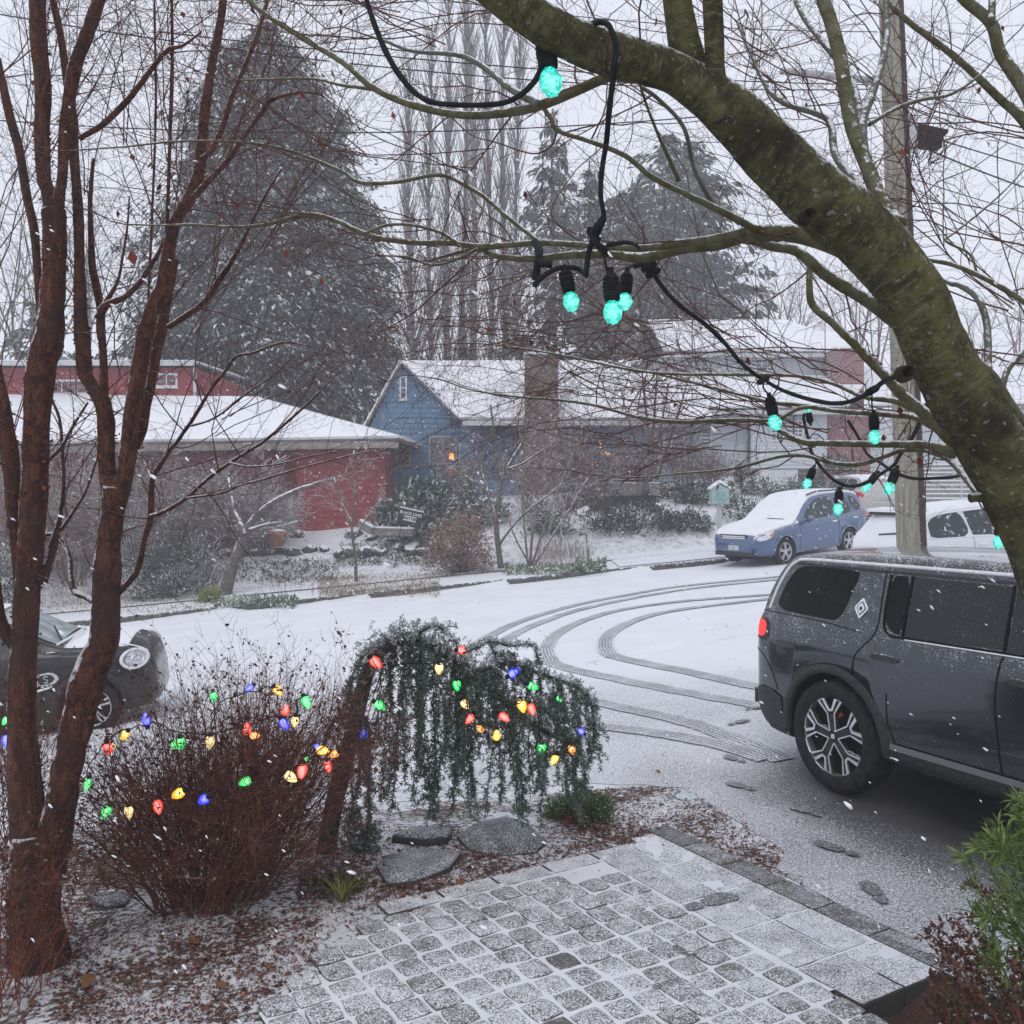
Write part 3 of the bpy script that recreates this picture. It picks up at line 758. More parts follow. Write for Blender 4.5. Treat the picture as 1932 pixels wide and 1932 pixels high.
c1 = W.box(P(1578, 0, 39.5).x, P(1630, 0, 39.5).x, 39.5, 41.2, 2.2, P(0, 657, 39.5).z, name='chimney', mat=brk)
W.box(P(1578, 0, 39.5).x - .04, P(1630, 0, 39.5).x + .04, 39.46, 41.24, P(0, 657, 39.5).z, P(0, 657, 39.5).z + .09, name='chimney_cap', mat=m_roofsnow, par=c1)
W.box(P(1555, 0, 36.8).x, P(1640, 0, 36.8).x, 36.7, 37.2, 1.8, P(0, 786, 36.8).z, name='brick_bay', mat=brk)
# right wing behind the pole, its own house
R_ = House('pale_house', 'pale low house with snowy roof half hidden behind the thick mossy trunk', (0, 0, 0))
YR = 39; rx0, rx1 = P(1655, 0, YR).x, P(2000, 0, YR).x
MR = R_.wall('front_wall', (rx0, YR), (rx1, YR), 3.0, P(0, 772, YR).z, m_whitew, .16, plank_name='clapboard')
R_.window(MR, P(1668, 0, YR).x - rx0, P(1690, 0, YR).x - rx0, P(0, 815, YR).z, P(0, 785, YR).z, nx=2, nz=3)
R_.window(MR, P(1880, 0, YR).x - rx0, P(1915, 0, YR).x - rx0, P(0, 825, YR).z, P(0, 785, YR).z, nx=2, nz=3)
R_.roof((P(1640, 0, 38.3).x, 38.3, P(0, 770, 38.3).z), (P(2040, 0, 38.3).x, 38.3, P(0, 765, 38.3).z), (P(1625, 0, 43).x, 43, P(0, 700, 43).z), (P(2040, 0, 43).x, 43, P(0, 698, 43).z), name='roof')
R_.box(rx0, rx1, YR + .3, 43.5, 2.5, P(0, 772, YR).z, name='house_core', mat=m_whitew)

# ---- red house: long low wing in front, upper block behind
Rd = House('red_house', 'dark red house with low snow-covered roofs behind the bare shrubs', (0, 0, 0))
m_redw = M('red_siding', (.27, .045, .055), .8, (.33, .065, .075), 4, .1, 40)
YH = 34.0; hx0, hx1 = P(-120, 0, YH).x, P(367, 0, YH).x
MH = Rd.wall('upper_wall', (hx0, YH), (hx1, YH), P(0, 790, YH).z, P(0, 694, YH).z, m_redw, .2, plank_name='siding_board')
for a_, b_2, n_ in ((92, 143, 2), (147, 168, 1), (297, 332, 2)):
    Rd.window(MH, P(a_, 0, YH).x - hx0, P(b_2, 0, YH).x - hx0, P(0, 741, YH).z if a_ < 200 else P(0, 727, YH).z, P(0, 720, YH).z if a_ < 200 else P(0, 708, YH).z, nx=n_, nz=1)
Rd.box(hx0 - .3, P(374, 0, YH).x, YH - .5, YH - .42, P(0, 693, YH).z, P(0, 684, YH).z, name='fascia', mat=m_fascia)
Rd.roof((hx0 - .3, YH - .42, P(0, 689, YH).z), (P(374, 0, YH).x, YH - .42, P(0, 689, YH).z), (hx0 - .3, YH + 6, P(0, 680, YH).z), (P(374, 0, YH).x, YH + 6, P(0, 680, YH).z), name='upper_roof', th=.06, snow=.07)
Rd.box(P(366, 0, YH).x, P(371, 0, YH).x, YH - .09, YH - .01, P(0, 760, YH).z, P(0, 694, YH).z, name='corner_board', mat=m_fascia)
Rd.box(hx0, hx1, YH + .3, YH + 6, 1, P(0, 694, YH).z, name='upper_core', mat=m_redw)
# low wing
YG = 31.0; wxa, wxb = P(-140, 0, YG).x, P(727, 0, YG).x
ME = Rd.wall('wing_wall', (wxa, YG + .8), (P(558, 0, YG).x, YG + .8), -.2, P(0, 848, YG).z, m_redw, .2, plank_name='siding_board')
MG2 = Rd.wall('end_wall', (P(560, 0, YG).x, YG), (wxb, YG), .7, P(0, 842, YG).z, m_redw, .2, plank_name='siding_board')
Rd.roof((P(-150, 0, 30.3).x, 30.3, P(0, 846, 30.3).z), (P(752, 0, 30.3).x, 30.3, P(0, 832, 30.3).z), (P(-150, 0, 33.9).x, 33.9, P(0, 752, 33.9).z), (P(480, 0, 33.9).x, 33.9, P(0, 757, 33.9).z), name='wing_roof')
Rd.roof((P(752, 0, 30.3).x, 30.3, P(0, 832, 30.3).z), (P(752, 0, 30.3).x + .3, 37.5, P(0, 832, 30.3).z), (P(480, 0, 33.9).x, 33.9, P(0, 757, 33.9).z), (P(480, 0, 33.9).x, 34.0, P(0, 757, 33.9).z), name='hip_roof')
f_ = MB(); a_, b_2 = P(-150, 846, 30.25), P(752, 833, 30.25)
f_.add([a_, b_2, b_2 - Vector((0, 0, .2)), a_ - Vector((0, 0, .2)), a_ + Vector((0, .06, 0)), b_2 + Vector((0, .06, 0)), b_2 + Vector((0, .06, -.2)), a_ + Vector((0, .06, -.2))], [(0, 3, 2, 1), (4, 5, 6, 7), (0, 1, 5, 4), (3, 7, 6, 2), (1, 2, 6, 5)])
f_.build('fascia', M('brown_fascia', (.20, .17, .15), .8, (.3, .27, .25), 4), Rd.o)
Rd.box(wxa, wxb - .3, YG + 1.0, 37, -.3, P(0, 846, YG).z, name='wing_core', mat=m_redw)
Rd.box(P(534, 0, YG).x, P(556, 0, YG).x, YG - .3, YG - .2, 1.5, P(0, 941, YG).z, name='white_door', mat=m_fascia)
MB().box(P(722, 0, YG).x, P(727, 0, YG).x, YG - .07, YG - .01, 1.5, P(0, 842, YG).z).build('corner_board', m_redw, Rd.o)

# ---- utility pole
up = empty('utility_pole', (0, 0, 0)); tag(up, 'tall weathered wooden utility pole with lichen on its left and a dark wet right side', 'utility pole')
YP = 11.9
pb, ptop = P(1728, 1200, YP), P(1679, -60, YP); pb.z = ground(pb.x, pb.y) - .1
top_ = pb + (ptop - pb) * 1.35
m_pole = M('lichen_wood', (.22, .215, .17), .95, (.115, .105, .08), 14, .8, 40, stretch=(6, 6, .8), lo=.4, hi=.6)
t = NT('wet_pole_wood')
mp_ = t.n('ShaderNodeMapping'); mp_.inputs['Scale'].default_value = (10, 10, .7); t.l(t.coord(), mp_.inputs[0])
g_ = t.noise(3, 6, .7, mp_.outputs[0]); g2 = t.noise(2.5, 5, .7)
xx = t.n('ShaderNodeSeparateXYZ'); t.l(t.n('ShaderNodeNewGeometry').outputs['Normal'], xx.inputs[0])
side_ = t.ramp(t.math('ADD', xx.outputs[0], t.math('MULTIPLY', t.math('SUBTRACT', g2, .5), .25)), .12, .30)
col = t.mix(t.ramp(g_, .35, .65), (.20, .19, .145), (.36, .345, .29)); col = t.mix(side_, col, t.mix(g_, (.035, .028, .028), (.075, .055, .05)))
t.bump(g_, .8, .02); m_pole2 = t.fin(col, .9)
pts = [pb.lerp(top_, k / 30) for k in range(31)]
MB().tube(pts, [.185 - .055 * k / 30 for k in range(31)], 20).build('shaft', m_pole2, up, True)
for yy in (1106, 640, 300):
    k = (P(0, yy, YP).z - pb.z) / (top_.z - pb.z); c = pb.lerp(top_, k)
    if 0 < k < 1: MB().lathe([(.182 - .055 * k, -.02), (.19 - .055 * k, 0), (.182 - .055 * k, .02)], 18, M=Matrix.Translation(c)).build('steel_band', M('zinc_band', (.3, .3, .31), .5, metal=.6), up, True)
m_galv = M('galvanised', (.38, .38, .40), .5, (.5, .5, .52), 12, metal=.3, snow=.6, sscale=30)
MB().tube([P(1655, 152, YP), P(1600, 148, YP - .1), P(1540, 140, YP - .3), P(1476, 134, YP - .6)], .045, 8).build('lamp_arm', m_galv, up, True)
MB().box(-.12, .12, -.02, .02, -.22, .22, M=Matrix.Translation(P(1712, 255, YP - .05))).build('pole_tag', m_galv, up)
# splice box with its loops of cable, hanging on the wires
sb = empty('splice_box', (0, 0, 0)); tag(sb, 'black cable splice box with looping leads hung on wires right of the pole', 'cable box')
bc_ = P(1751, 262, 12.6)
q = MB(); q.prism([(-.19, -.10), (.15, -.14), (.17, .05), (.12, .10), (-.19, .13)], -.08, .08, M=Matrix.Translation(bc_) @ Matrix.Rotation(radians(90), 4, 'X')); q.build('case', m_black, sb)
q = MB().box(-.27, .22, -.06, .06, .10, .15, M=Matrix.Translation(bc_) @ Matrix.Rotation(radians(12), 4, 'Y')).build('lid', m_black, sb)
for k in range(7):
    x = bc_.x + random.uniform(-.17, .15); q = [Vector((x, bc_.y, bc_.z - .1)), Vector((x + random.uniform(-.08, .08), bc_.y, bc_.z - random.uniform(.2, .38))), Vector((x + random.uniform(.05, .25), bc_.y + .02, bc_.z - random.uniform(.15, .3))), Vector((x + random.uniform(.1, .3), bc_.y, bc_.z - .02))]
    MB().tube([tuple(a) for a in catmull([tuple(a) for a in q], 5)], .007, 4).build('cable_loop', m_black, sb)
def wire(a, b, sag, r, label, n=14):
    a, b = P(*a), P(*b); pts = [a.lerp(b, k / n) - Vector((0, 0, sag * 4 * (k / n) * (1 - k / n))) for k in range(n + 1)]
    o = MB().tube(pts, r, 5).build('overhead_wire', m_black); tag(o, label, 'wire', 'overhead wires at the pole'); return o
for k, (a, b, sag, r) in enumerate([((1700, 195, 11.9), (2100, 330, 18), .05, .007), ((1700, 240, 11.9), (2100, 352, 18), .05, .010), ((1705, 262, 11.9), (2100, 400, 18), .1, .012), ((1700, 330, 11.9), (2100, 440, 18), .06, .007),
                                    ((1695, 180, 11.9), (2100, 215, 20), .03, .006), ((1640, 0, 11.9), (2150, 260, 20), .05, .007), ((1650, 160, 11.9), (300, 60, 9), .10, .007), ((1650, 168, 11.9), (-100, 10, 9), .25, .007),
                                    ((1655, 185, 11.9), (-200, 210, 12), .35, .008), ((1655, 60, 11.9), (500, -60, 12), .2, .006)]):
    wire(a, b, sag, r, ('thin dark overhead wire running right from the utility pole' if b[0] > a[0] else 'thin dark overhead wire crossing the upper left sky from the pole'))

# ---- mailbox
mbx = empty('mailbox', (0, 0, 0)); tag(mbx, 'pale teal mailbox with a snow cap on a white post by the kerb', 'mailbox')
YM = 25.9; c = P(1357, 930, YM); zt = P(0, 917, YM).z; zl = P(0, 951, YM).z; m_teal = M('teal_paint', (.24, .38, .38), .7, (.4, .5, .5), 14)
q = MB(); q.add([(-.24, -.17, 0), (.24, -.17, 0), (.24, .17, 0), (-.24, .17, 0), (-.24, -.17, .42), (.24, -.17, .42), (.24, .17, .42), (-.24, .17, .42), (0, -.17, .56), (0, .17, .56)],
                [(0, 3, 2, 1), (0, 1, 5, 8, 4), (2, 3, 7, 9, 6), (1, 2, 6, 5), (0, 4, 7, 3), (5, 6, 9, 8), (4, 8, 9, 7)], 0, Matrix.Translation((c.x, YM, zl))); q.build('box', m_teal, mbx)
q = MB(); q.add([(-.29, -.21, .40), (0, -.21, .58), (.29, -.21, .40), (.29, .21, .40), (0, .21, .58), (-.29, .21, .40), (-.27, -.2, .47), (0, -.2, .655), (.27, -.2, .47), (.27, .2, .47), (0, .2, .655), (-.27, .2, .47)],
                [(0, 1, 7, 6), (1, 2, 8, 7), (2, 3, 9, 8), (3, 4, 10, 9), (4, 5, 11, 10), (5, 0, 6, 11), (6, 7, 10, 11), (7, 8, 9, 10), (0, 5, 4, 1), (1, 4, 3, 2)], 0, Matrix.Translation((c.x, YM, zl))); q.build('snow_cap', m_snow, mbx)
MB().box(c.x - .14, c.x + .14, YM - .178, YM - .171, zl + .1, zl + .33).build('door', M('teal_door', (.3, .45, .45), .7, (.2, .3, .3), 14), mbx)
MB().box(c.x - .055, c.x + .055, YM - .05, YM + .06, ground(c.x, YM) - .05, zl).build('post', m_fascia, mbx)

# ---- steps up the bank at the right, and those to the blue house porch
def stairs(name, label, p0, p1, n, wd, rise_snow=True, rail=None):
    s_ = empty(name, (0, 0, 0)); tag(s_, label, 'steps'); p0, p1 = Vector(p0), Vector(p1); d = (p1 - p0); h = Vector((d.x, d.y, 0)).normalized(); sd = Vector((-h.y, h.x, 0))
    for k in range(n):
        a = p0 + d * k / n; b = p0 + d * (k + 1) / n; mb = MB(); q = MB()
        c4 = [a - sd * wd / 2, a + sd * wd / 2, b + h * .03 + sd * wd / 2, b + h * .03 - sd * wd / 2]; zt = b.z
        mb.add([(v.x, v.y, a.z - .3) for v in c4] + [(v.x, v.y, zt) for v in c4], [(0, 1, 2, 3), (4, 7, 6, 5), (0, 4, 5, 1), (1, 5, 6, 2), (2, 6, 7, 3), (3, 7, 4, 0)])
        st = mb.build('step', m_found, s_)
        c5 = [v + (a - v) * .01 for v in c4]; q.add([(v.x, v.y, zt + .002) for v in c5] + [(v.x, v.y, zt + .045) for v in c5], [(0, 1, 2, 3), (4, 7, 6, 5), (0, 4, 5, 1), (1, 5, 6, 2), (2, 6, 7, 3), (3, 7, 4, 0)])
        q.build('snow', m_snow, st)
    return s_, sd
s1, sd = stairs('garden_steps', 'long flight of snowy garden steps climbing right of the pole', P(1795, 950, 31), P(1770, 878, 34.5), 9, 3.0)
m_rail = M('rail_white', (.5, .5, .52), .5)
for off in (-.3,):
    a, b = P(1795, 950, 31), P(1770, 878, 34.5); MB().tube([a + sd * off + Vector((0, 0, .9)), b + sd * off + Vector((0, 0, .9))], .03, 6).build('handrail', m_rail, s1)
    for k in (0, .5, 1): c = a.lerp(b, k) + sd * off; MB().tube([c, c + Vector((0, 0, .9))], .025, 6).build('rail_post', m_rail, s1)
s2, sd = stairs('porch_steps', 'low snowy steps with dark railing leading to the blue house porch', P(1185, 918, 31.5), P(1150, 890, 33.8), 5, 2.2)
rl_ = empty('porch_railing', (0, 0, 0)); tag(rl_, 'dark metal railing wound with tiny warm lights on the cottage porch', 'railing')
ra, rb = P(1150, 862, 33.4), P(1212, 884, 32.4)
for k in range(13):
    c = ra.lerp(rb, k / 12); MB().tube([c, c - Vector((0, 0, .85))], .018, 5).build('baluster', m_black, rl_)
MB().tube([ra, rb], .03, 6).build('top_rail', m_black, rl_)
fl = EM('warm_fairy', (1, .55, .28), 1.8)
fa = [P(1098, 857, 33), P(1108, 870, 32.8), P(1122, 885, 32.6)]
lt = empty('fairy_lights', (0, 0, 0)); tag(lt, 'string of tiny warm fairy lights along the porch rails', 'fairy lights')
def along(pts, k):
    out = []; 
    for a, b in zip(pts, pts[1:]):
        for i in range(k): out.append(a.lerp(b, i / k))
    return out
MB().tube(fa, .008, 4).build('wire', m_black, lt)
for c in along(fa, 7) + along([P(1133, 832, 33.3), P(1134, 855, 33.3), P(1150, 856, 33.3), P(1172, 874, 32.9)], 7):
    MB().lathe([(.003, -.03), (.022, -.015), (.022, .01), (.003, .03)], 6, M=Matrix.Translation(c + Vector((random.uniform(-.03, .03), 0, random.uniform(-.04, .04))))).build('light', fl, lt)

# ---- yard sign
sg = empty('yard_sign', (0, 0, 0)); tag(sg, 'tilted black yard sign with white lettering on the snowy terrace', 'sign')
YS = 27.7; sc = P(774, 976, YS); Ms = Matrix.Translation(sc) @ Matrix.Rotation(radians(13), 4, 'Y')
MB().box(-.36, .36, -.015, .015, -.27, .22, M=Ms).build('panel', M('sign_black', (.03, .032, .035), .7), sg)
MB().box(-.36, .36, -.02, .02, .22, .25, M=Ms).build('snow_edge', m_snow, sg)
MB().box(-.19, .19, -.022, -.016, -.12, .03, M=Ms).build('white_bar', M('sign_white', (.6, .6, .6), .7), sg)
def text(body, size, loc, mat, parent, name, M_):
    cu = bpy.data.curves.new(name, 'FONT'); cu.body = body; cu.size = size; cu.align_x = 'CENTER'; cu.align_y = 'CENTER'; cu.extrude = .002; cu.resolution_u = 2; cu.offset = .003
    o = bpy.data.objects.new(name, cu); COL.objects.link(o); cu.materials.append(mat); bpy.context.view_layer.update()
    me = bpy.data.meshes.new_from_object(o.evaluated_get(bpy.context.evaluated_depsgraph_get())); bpy.data.objects.remove(o)
    o = link(name, me, parent); me.materials.clear(); me.materials.append(mat); o.matrix_local = M_ @ Matrix.Translation(loc) @ Matrix.Rotation(radians(90), 4, 'X'); return o
text('BLACK LIVES', .115, (0, -.02, .10), M('letter_white', (.65, .65, .65), .7), sg, 'lettering', Ms)
text('MATTER', .105, (0, -.026, -.045), M('letter_black', (.03, .03, .03), .7), sg, 'lettering', Ms)
for dx in (-.2, .2): MB().tube([Ms @ Vector((dx, 0, -.27)), Ms @ Vector((dx, 0, -.6))], .012, 4).build('stake', m_black, sg)

# ---- low timber edge of the terrace, boulders, pot, plant stakes
m_timber = M('grey_timber', (.16, .15, .145), .9, (.24, .23, .22), 10, .4, 30, snow=.75)
tm = empty('timber_edging', (0, 0, 0)); tag(tm, 'grey timber edging boards holding the snowy terrace above the boulders', 'timber edging')
for (a, b) in (((680, 982), (705, 996)), ((705, 996), (780, 998)), ((440, 1000), (520, 997)), ((520, 997), (560, 985))):
    A_, B_ = P(a[0], a[1], 28.6), P(b[0], b[1], 28.4); d_ = (B_ - A_); L = d_.length; an = atan2(d_.y, d_.x)
    Mt = Matrix.Translation(A_) @ Matrix.Rotation(an, 4, 'Z') @ Matrix.Rotation(-math.asin(d_.z / L), 4, 'Y')
    bd = MB().box(0, L, -.06, .06, -.22, 0, M=Mt).build('board', m_timber, tm); MB().box(0, L, -.07, .07, .002, .05, M=Mt).build('snow', m_snow, bd)
def rock_mesh(name, sx, sy, sz, mat, seed, sub=2, rough=.22):
    b = bmesh.new(); bmesh.ops.create_icosphere(b, subdivisions=sub, radius=1); rr = random.Random(seed)
    pl = [(Vector((rr.uniform(-1, 1), rr.uniform(-1, 1), rr.uniform(-1, 1))).normalized(), rr.uniform(.55, .85)) for _ in range(7)]
    for v in b.verts:
        c = v.co.copy()
        for n_, d_ in pl:
            t_ = c.dot(n_)
            if t_ > d_: c -= n_ * (t_ - d_)
        c *= 1 + rough * .3 * rr.uniform(-1, 1); v.co = Vector((c.x * sx, c.y * sy, c.z * sz))
    me = bpy.data.meshes.new(name); b.to_mesh(me); b.free(); me.materials.append(mat); return me
m_boulder = M('dark_boulder', (.045, .047, .05), .85, (.11, .11, .115), 5, .6, 14, snow=.42, sscale=3)
bm_l = [rock_mesh('boulder', random.uniform(.28, .45), random.uniform(.2, .3), random.uniform(.18, .27), m_boulder, 40 + k) for k in range(6)]
k = 0
for row, (ya, yb) in enumerate(((1050, 1040), (1022, 1012))):
    for dx in range(395, 830, 27):
        if row and 560 < dx < 660: continue
        dy = ya + (yb - ya) * (dx - 395) / 435 + random.uniform(-6, 6); p = PG(dx + random.uniform(-8, 8), dy)
        o = link('boulder', bm_l[k % 6]); k += 1; o.location = (p.x, p.y, p.z + .05); o.rotation_euler = (random.uniform(-.2, .2), random.uniform(-.2, .2), random.uniform(0, 6.3)); s_ = random.uniform(.75, 1.25); o.scale = (s_, s_, s_)
        tag(o, 'dark boulder capped with snow in the %s rock row below the terrace' % ('upper' if row else 'lower'), 'boulder', 'boulders of the terrace rock edge')
for (dx, dy, s_) in ((1010, 1000, 1.0), (1100, 970, 1.2), (1180, 985, 1.0), (1240, 960, 1.3), (1300, 985, 1.1), (240, 1065, 1.2), (150, 1055, 1.0)):
    p = PG(dx, dy); o = link('boulder', bm_l[k % 6]); k += 1; o.location = p; o.scale = (s_, s_, s_); o.rotation_euler = (0, 0, k)
    tag(o, 'snow-capped boulder set among the shrubs on the bank', 'boulder', 'boulders among the bank shrubs')
pot = empty('flower_pot', (0, 0, 0)); tag(pot, 'terracotta flower pot with snow on its soil among the boulders', 'flower pot')
pc = P(524, 1030, 28.2); Mp = Matrix.Translation(pc)
MB().lathe([(.17, -.02), (.26, .36), (.29, .37), (.29, .45), (.24, .45)], 18, M=Mp).build('pot', M('terracotta', (.30, .11, .07), .8, (.36, .16, .11), 5), pot, True)
MB().lathe([(.24, .43), (.24, .46), (.12, .50), (.01, .51)], 18, M=Mp).build('snow', m_snow, pot, True)
for (a, b) in (((1059, 980), (1059, 1062)), ((1102, 972), (1112, 1058))):
    A_, B_ = P(a[0], a[1], 26.0), P(b[0], b[1], 26.0); o = MB().tube([A_, B_ - Vector((0, 0, .1))], .028, 6).build('garden_stake', M('green_metal', (.10, .13, .11), .7, (.5, .5, .5), 6))
    tag(o, 'upright steel garden stake at the kerb bed' if a[0] < 1080 else 'leaning steel garden stake at the kerb bed', 'stake')

# ================================================================== VEHICLES
def pchip(keys):
    """smooth monotone-ish interpolation through (x, v) keys"""
    xs = [k[0] for k in keys]; vs = [k[1] for k in keys]; n = len(xs)
    d = [(vs[i + 1] - vs[i]) / (xs[i + 1] - xs[i]) for i in range(n - 1)]
    m = [d[0]] + [0 if d[i - 1] * d[i] <= 0 else 2 * d[i - 1] * d[i] / (d[i - 1] + d[i]) for i in range(1, n - 1)] + [d[-1]]
    def f(x):
        x = min(max(x, xs[0]), xs[-1]); i = 0
        while i < n - 2 and x > xs[i + 1]: i += 1
        h = xs[i + 1] - xs[i]; t = (x - xs[i]) / h
        return (2 * t ** 3 - 3 * t ** 2 + 1) * vs[i] + (t ** 3 - 2 * t ** 2 + t) * h * m[i] + (-2 * t ** 3 + 3 * t ** 2) * vs[i + 1] + (t ** 3 - t ** 2) * h * m[i + 1]
    return f
class Car:
    """x forward, y left, z up, origin on the ground under the middle"""
    def __init__(s, top, bot, hw, belt, roof, tumble, rnd=.10, axles=(-1.5, 1.5), wr=.36, arch=1.12, shoulder=.12, crown=.05):
        s.top, s.bot, s.hw = pchip(top), pchip(bot), pchip(hw); s.belt, s.roof, s.tumble, s.rnd = belt, roof, tumble, rnd
        s.x0, s.x1 = top[0][0], top[-1][0]; s.axles, s.wr, s.arch, s.sh, s.crown = axles, wr, arch, shoulder, crown
    def section(s, x):
        zt, zb, h = s.top(x), s.bot(x), s.hw(x); bl = min(s.belt(x) if callable(s.belt) else s.belt, zt - .05)
        hr = h * (1 - s.tumble * max(0, (zt - bl)) / (s.roof - (s.belt(x) if callable(s.belt) else s.belt)))
        r = min(s.rnd, (zt - bl) * .8 + .02); sh = max(zb + .2, bl - s.sh)
        pts = [(0, zb), (h * .82, zb), (h * .95, zb + .03), (h * .985, zb + .12), (h, zb + .45 * (sh - zb)), (h, sh), (h * .985, sh + (bl - sh) * .6), (h * .955, bl)]
        for k in (.33, .66): pts.append((h * .955 + (hr - h * .045 - h * .955) * k, bl + (zt - r - bl) * k))
        e = hr - h * .045
        pts.append((e, zt - r))
        for a in (22, 45, 68, 90): pts.append((e - r * 1.2 * (1 - cos(radians(a))), zt - r + r * sin(radians(a))))
        w_ = pts[-1][0]
        for k in (.75, .5, .25, 0): pts.append((w_ * k, zt + s.crown * (1 - k * k)))
        return pts
    def yside(s, x, z):
        p = s.section(x)[1:12]; 
        for (a, b), (c, d) in zip(p, p[1:]):
            if b <= z <= d and d > b: return a + (c - a) * (z - b) / (d - b)
        return p[0][0] if z < p[0][1] else p[-1][0]
    def ztop(s, x, y):
        p = s.section(x)[7:]; y = abs(y)
        for (a, b), (c, d) in zip(p, p[1:]):
            if c <= y <= a and a > c: return b + (d - b) * (a - y) / (a - c)
        return p[-1][1] if y < p[-1][0] else p[0][1]
    def body(s, parent, mat, well, name='body', extra=()):
        n = 76; X = [s.x0 + (s.x1 - s.x0) * (.5 - .5 * cos(pi * (i / n) ** 1.0)) * 1.0 for i in range(n + 1)]
        X = sorted(set([round(.55 * a + .45 * (s.x0 + (s.x1 - s.x0) * i / n), 4) for i, a in enumerate(X)]))
        V = []; f = []; K = None
        for x in X:
            h = s.section(x); ring = [(x, y, z) for y, z in h] + [(x, -y, z) for y, z in h[-2:0:-1]]; K = len(ring); V += ring
        for i in range(len(X) - 1):
            for j in range(K): a, b = i * K + j, i * K + (j + 1) % K; f.append((a, b, b + K, a + K)[::-1])
        f.append(tuple(range(K))); f.append(tuple(range((len(X) - 1) * K, len(X) * K))[::-1])
        mb = MB().add(V, f); me = mb.mesh(name, [mat, well], True); o = link(name, me, parent)
        cuts = MB()
        for ax in s.axles:
            for sd in (-1, 1):
                R = s.wr * s.arch; v = []; g = []; N = 36
                for yy in (sd * .42, sd * 1.3):
                    for q in range(N): an = 2 * pi * q / N; v.append((ax + R * cos(an), yy, s.wr + R * sin(an)))
                for q in range(N): g.append((q, (q + 1) % N, (q + 1) % N + N, q + N))
                g.append(tuple(range(N))[::-1]); g.append(tuple(range(N, 2 * N)))
                cuts.add(v, g)
        for e in extra: cuts.box(*e)
        cm = cuts.mesh('cut', [well]); 
        bmx = bmesh.new(); bmx.from_mesh(cm); bmesh.ops.recalc_face_normals(bmx, faces=bmx.faces); bmx.to_mesh(cm); bmx.free()
        bmx = bmesh.new(); bmx.from_mesh(me); bmesh.ops.recalc_face_normals(bmx, faces=bmx.faces); bmx.to_mesh(me); bmx.free()
        co = link('cut', cm); mod = o.modifiers.new('b', 'BOOLEAN'); mod.operation = 'DIFFERENCE'; mod.object = co; mod.solver = 'EXACT'
        bpy.context.view_layer.update(); dg = bpy.context.evaluated_depsgraph_get()
        nm = bpy.data.meshes.new_from_object(o.evaluated_get(dg)); o.modifiers.clear(); o.data = nm; nm.name = name
        bpy.data.objects.remove(co); bpy.data.meshes.remove(me)
        # faces made by the cut: dark wells, flat
        bmx = bmesh.new(); bmx.from_mesh(nm)
        for fc in bmx.faces:
            c = fc.calc_center_median()
            for ax in s.axles:
                if abs(c.y) < .95 and (Vector((c.x - ax, c.z - s.wr)).length < s.wr * s.arch * 1.004) and (abs(fc.normal.y) < .3 or abs(abs(c.y) - .42) < .01):
                    fc.material_index = 1; fc.smooth = False
        bmx.to_mesh(nm); bmx.free()
        return o
    def patch(s, parent, poly, mat, off=.004, side=1, name='window', rows=12, cols=10, rnd=2, thick=None):
        if rnd: poly = chaikin(poly, rnd)
        z0 = min(p[1] for p in poly) + 1e-4; z1 = max(p[1] for p in poly) - 1e-4
        V = []; f = []
        for i in range(rows + 1):
            t = .5 - .5 * cos(pi * i / rows); z = z0 + (z1 - z0) * t; X = []
            for a, b in zip(poly, poly[1:] + poly[:1]):
                if (a[1] > z) != (b[1] > z): X.append(a[0] + (b[0] - a[0]) * (z - a[1]) / (b[1] - a[1]))
            xa, xb = min(X), max(X)
            for j in range(cols + 1):
                x = xa + (xb - xa) * j / cols; V.append((x, side * (s.yside(x, z) + off), z))
        for i in range(rows):
            for j in range(cols):
                a = i * (cols + 1) + j; q = (a, a + 1, a + cols + 2, a + cols + 1); f.append(q if side < 0 else q[::-1])
        return MB().add(V, f).build(name, mat, parent, True)
    def line(s, parent, pts, mat, r=.006, off=0., side=1, name='trim', k=6, sm=True, n=5):
        if sm: pts = catmull(pts, k)
        return MB().tube([(p[0], side * (s.yside(p[0], p[1]) + off), p[1]) for p in pts], r, n).build(name, mat, parent, True)
    def toppatch(s, parent, x0, x1, y0, y1, mat, off=.006, name='windshield', n=14, taper=1, snow=0.):
        V = []; f = []
        for i in range(n + 1):
            x = x0 + (x1 - x0) * i / n; tp = 1 + (taper - 1) * i / n
            for j in range(n + 1):
                y = (y0 + (y1 - y0) * j / n) * tp; ed = min(i, n - i, j, n - j) / 2.; h = off + snow * min(1, ed)
                V.append((x, y, s.ztop(x, y) + h))
        for i in range(n):
            for j in range(n): a = i * (n + 1) + j; f.append((a, a + 1, a + n + 2, a + n + 1) if x1 < x0 else (a + n + 1, a + n + 2, a + 1, a))
        return MB().add(V, f).build(name, mat, parent, True)
    def snow(s, parent, body, thr=.75, th=.025, zmin=.5, mat=None, hatch=False):
        """a layer of snow on the upward faces, thinning to nothing at its edge"""
        bmx = bmesh.new(); bmx.from_mesh(body.data)
        dl = [fc for fc in bmx.faces if (fc.normal.z < thr and not (hatch and fc.normal.x < -.3 and fc.normal.z > .25 and abs(fc.normal.y) < .6)) or fc.calc_center_median().z < zmin or fc.material_index == 1]
        bmesh.ops.delete(bmx, geom=dl, context='FACES')
        for v in bmx.verts:
            e = v.is_boundary; v.co.z += .003 if e else th + random.uniform(-.003, .003)
        for fc in bmx.faces: fc.material_index = 0; fc.smooth = True
        me = bpy.data.meshes.new('snow'); bmx.to_mesh(me); bmx.free(); me.materials.append(mat or m_snow)
        return link('snow_layer', me, parent)

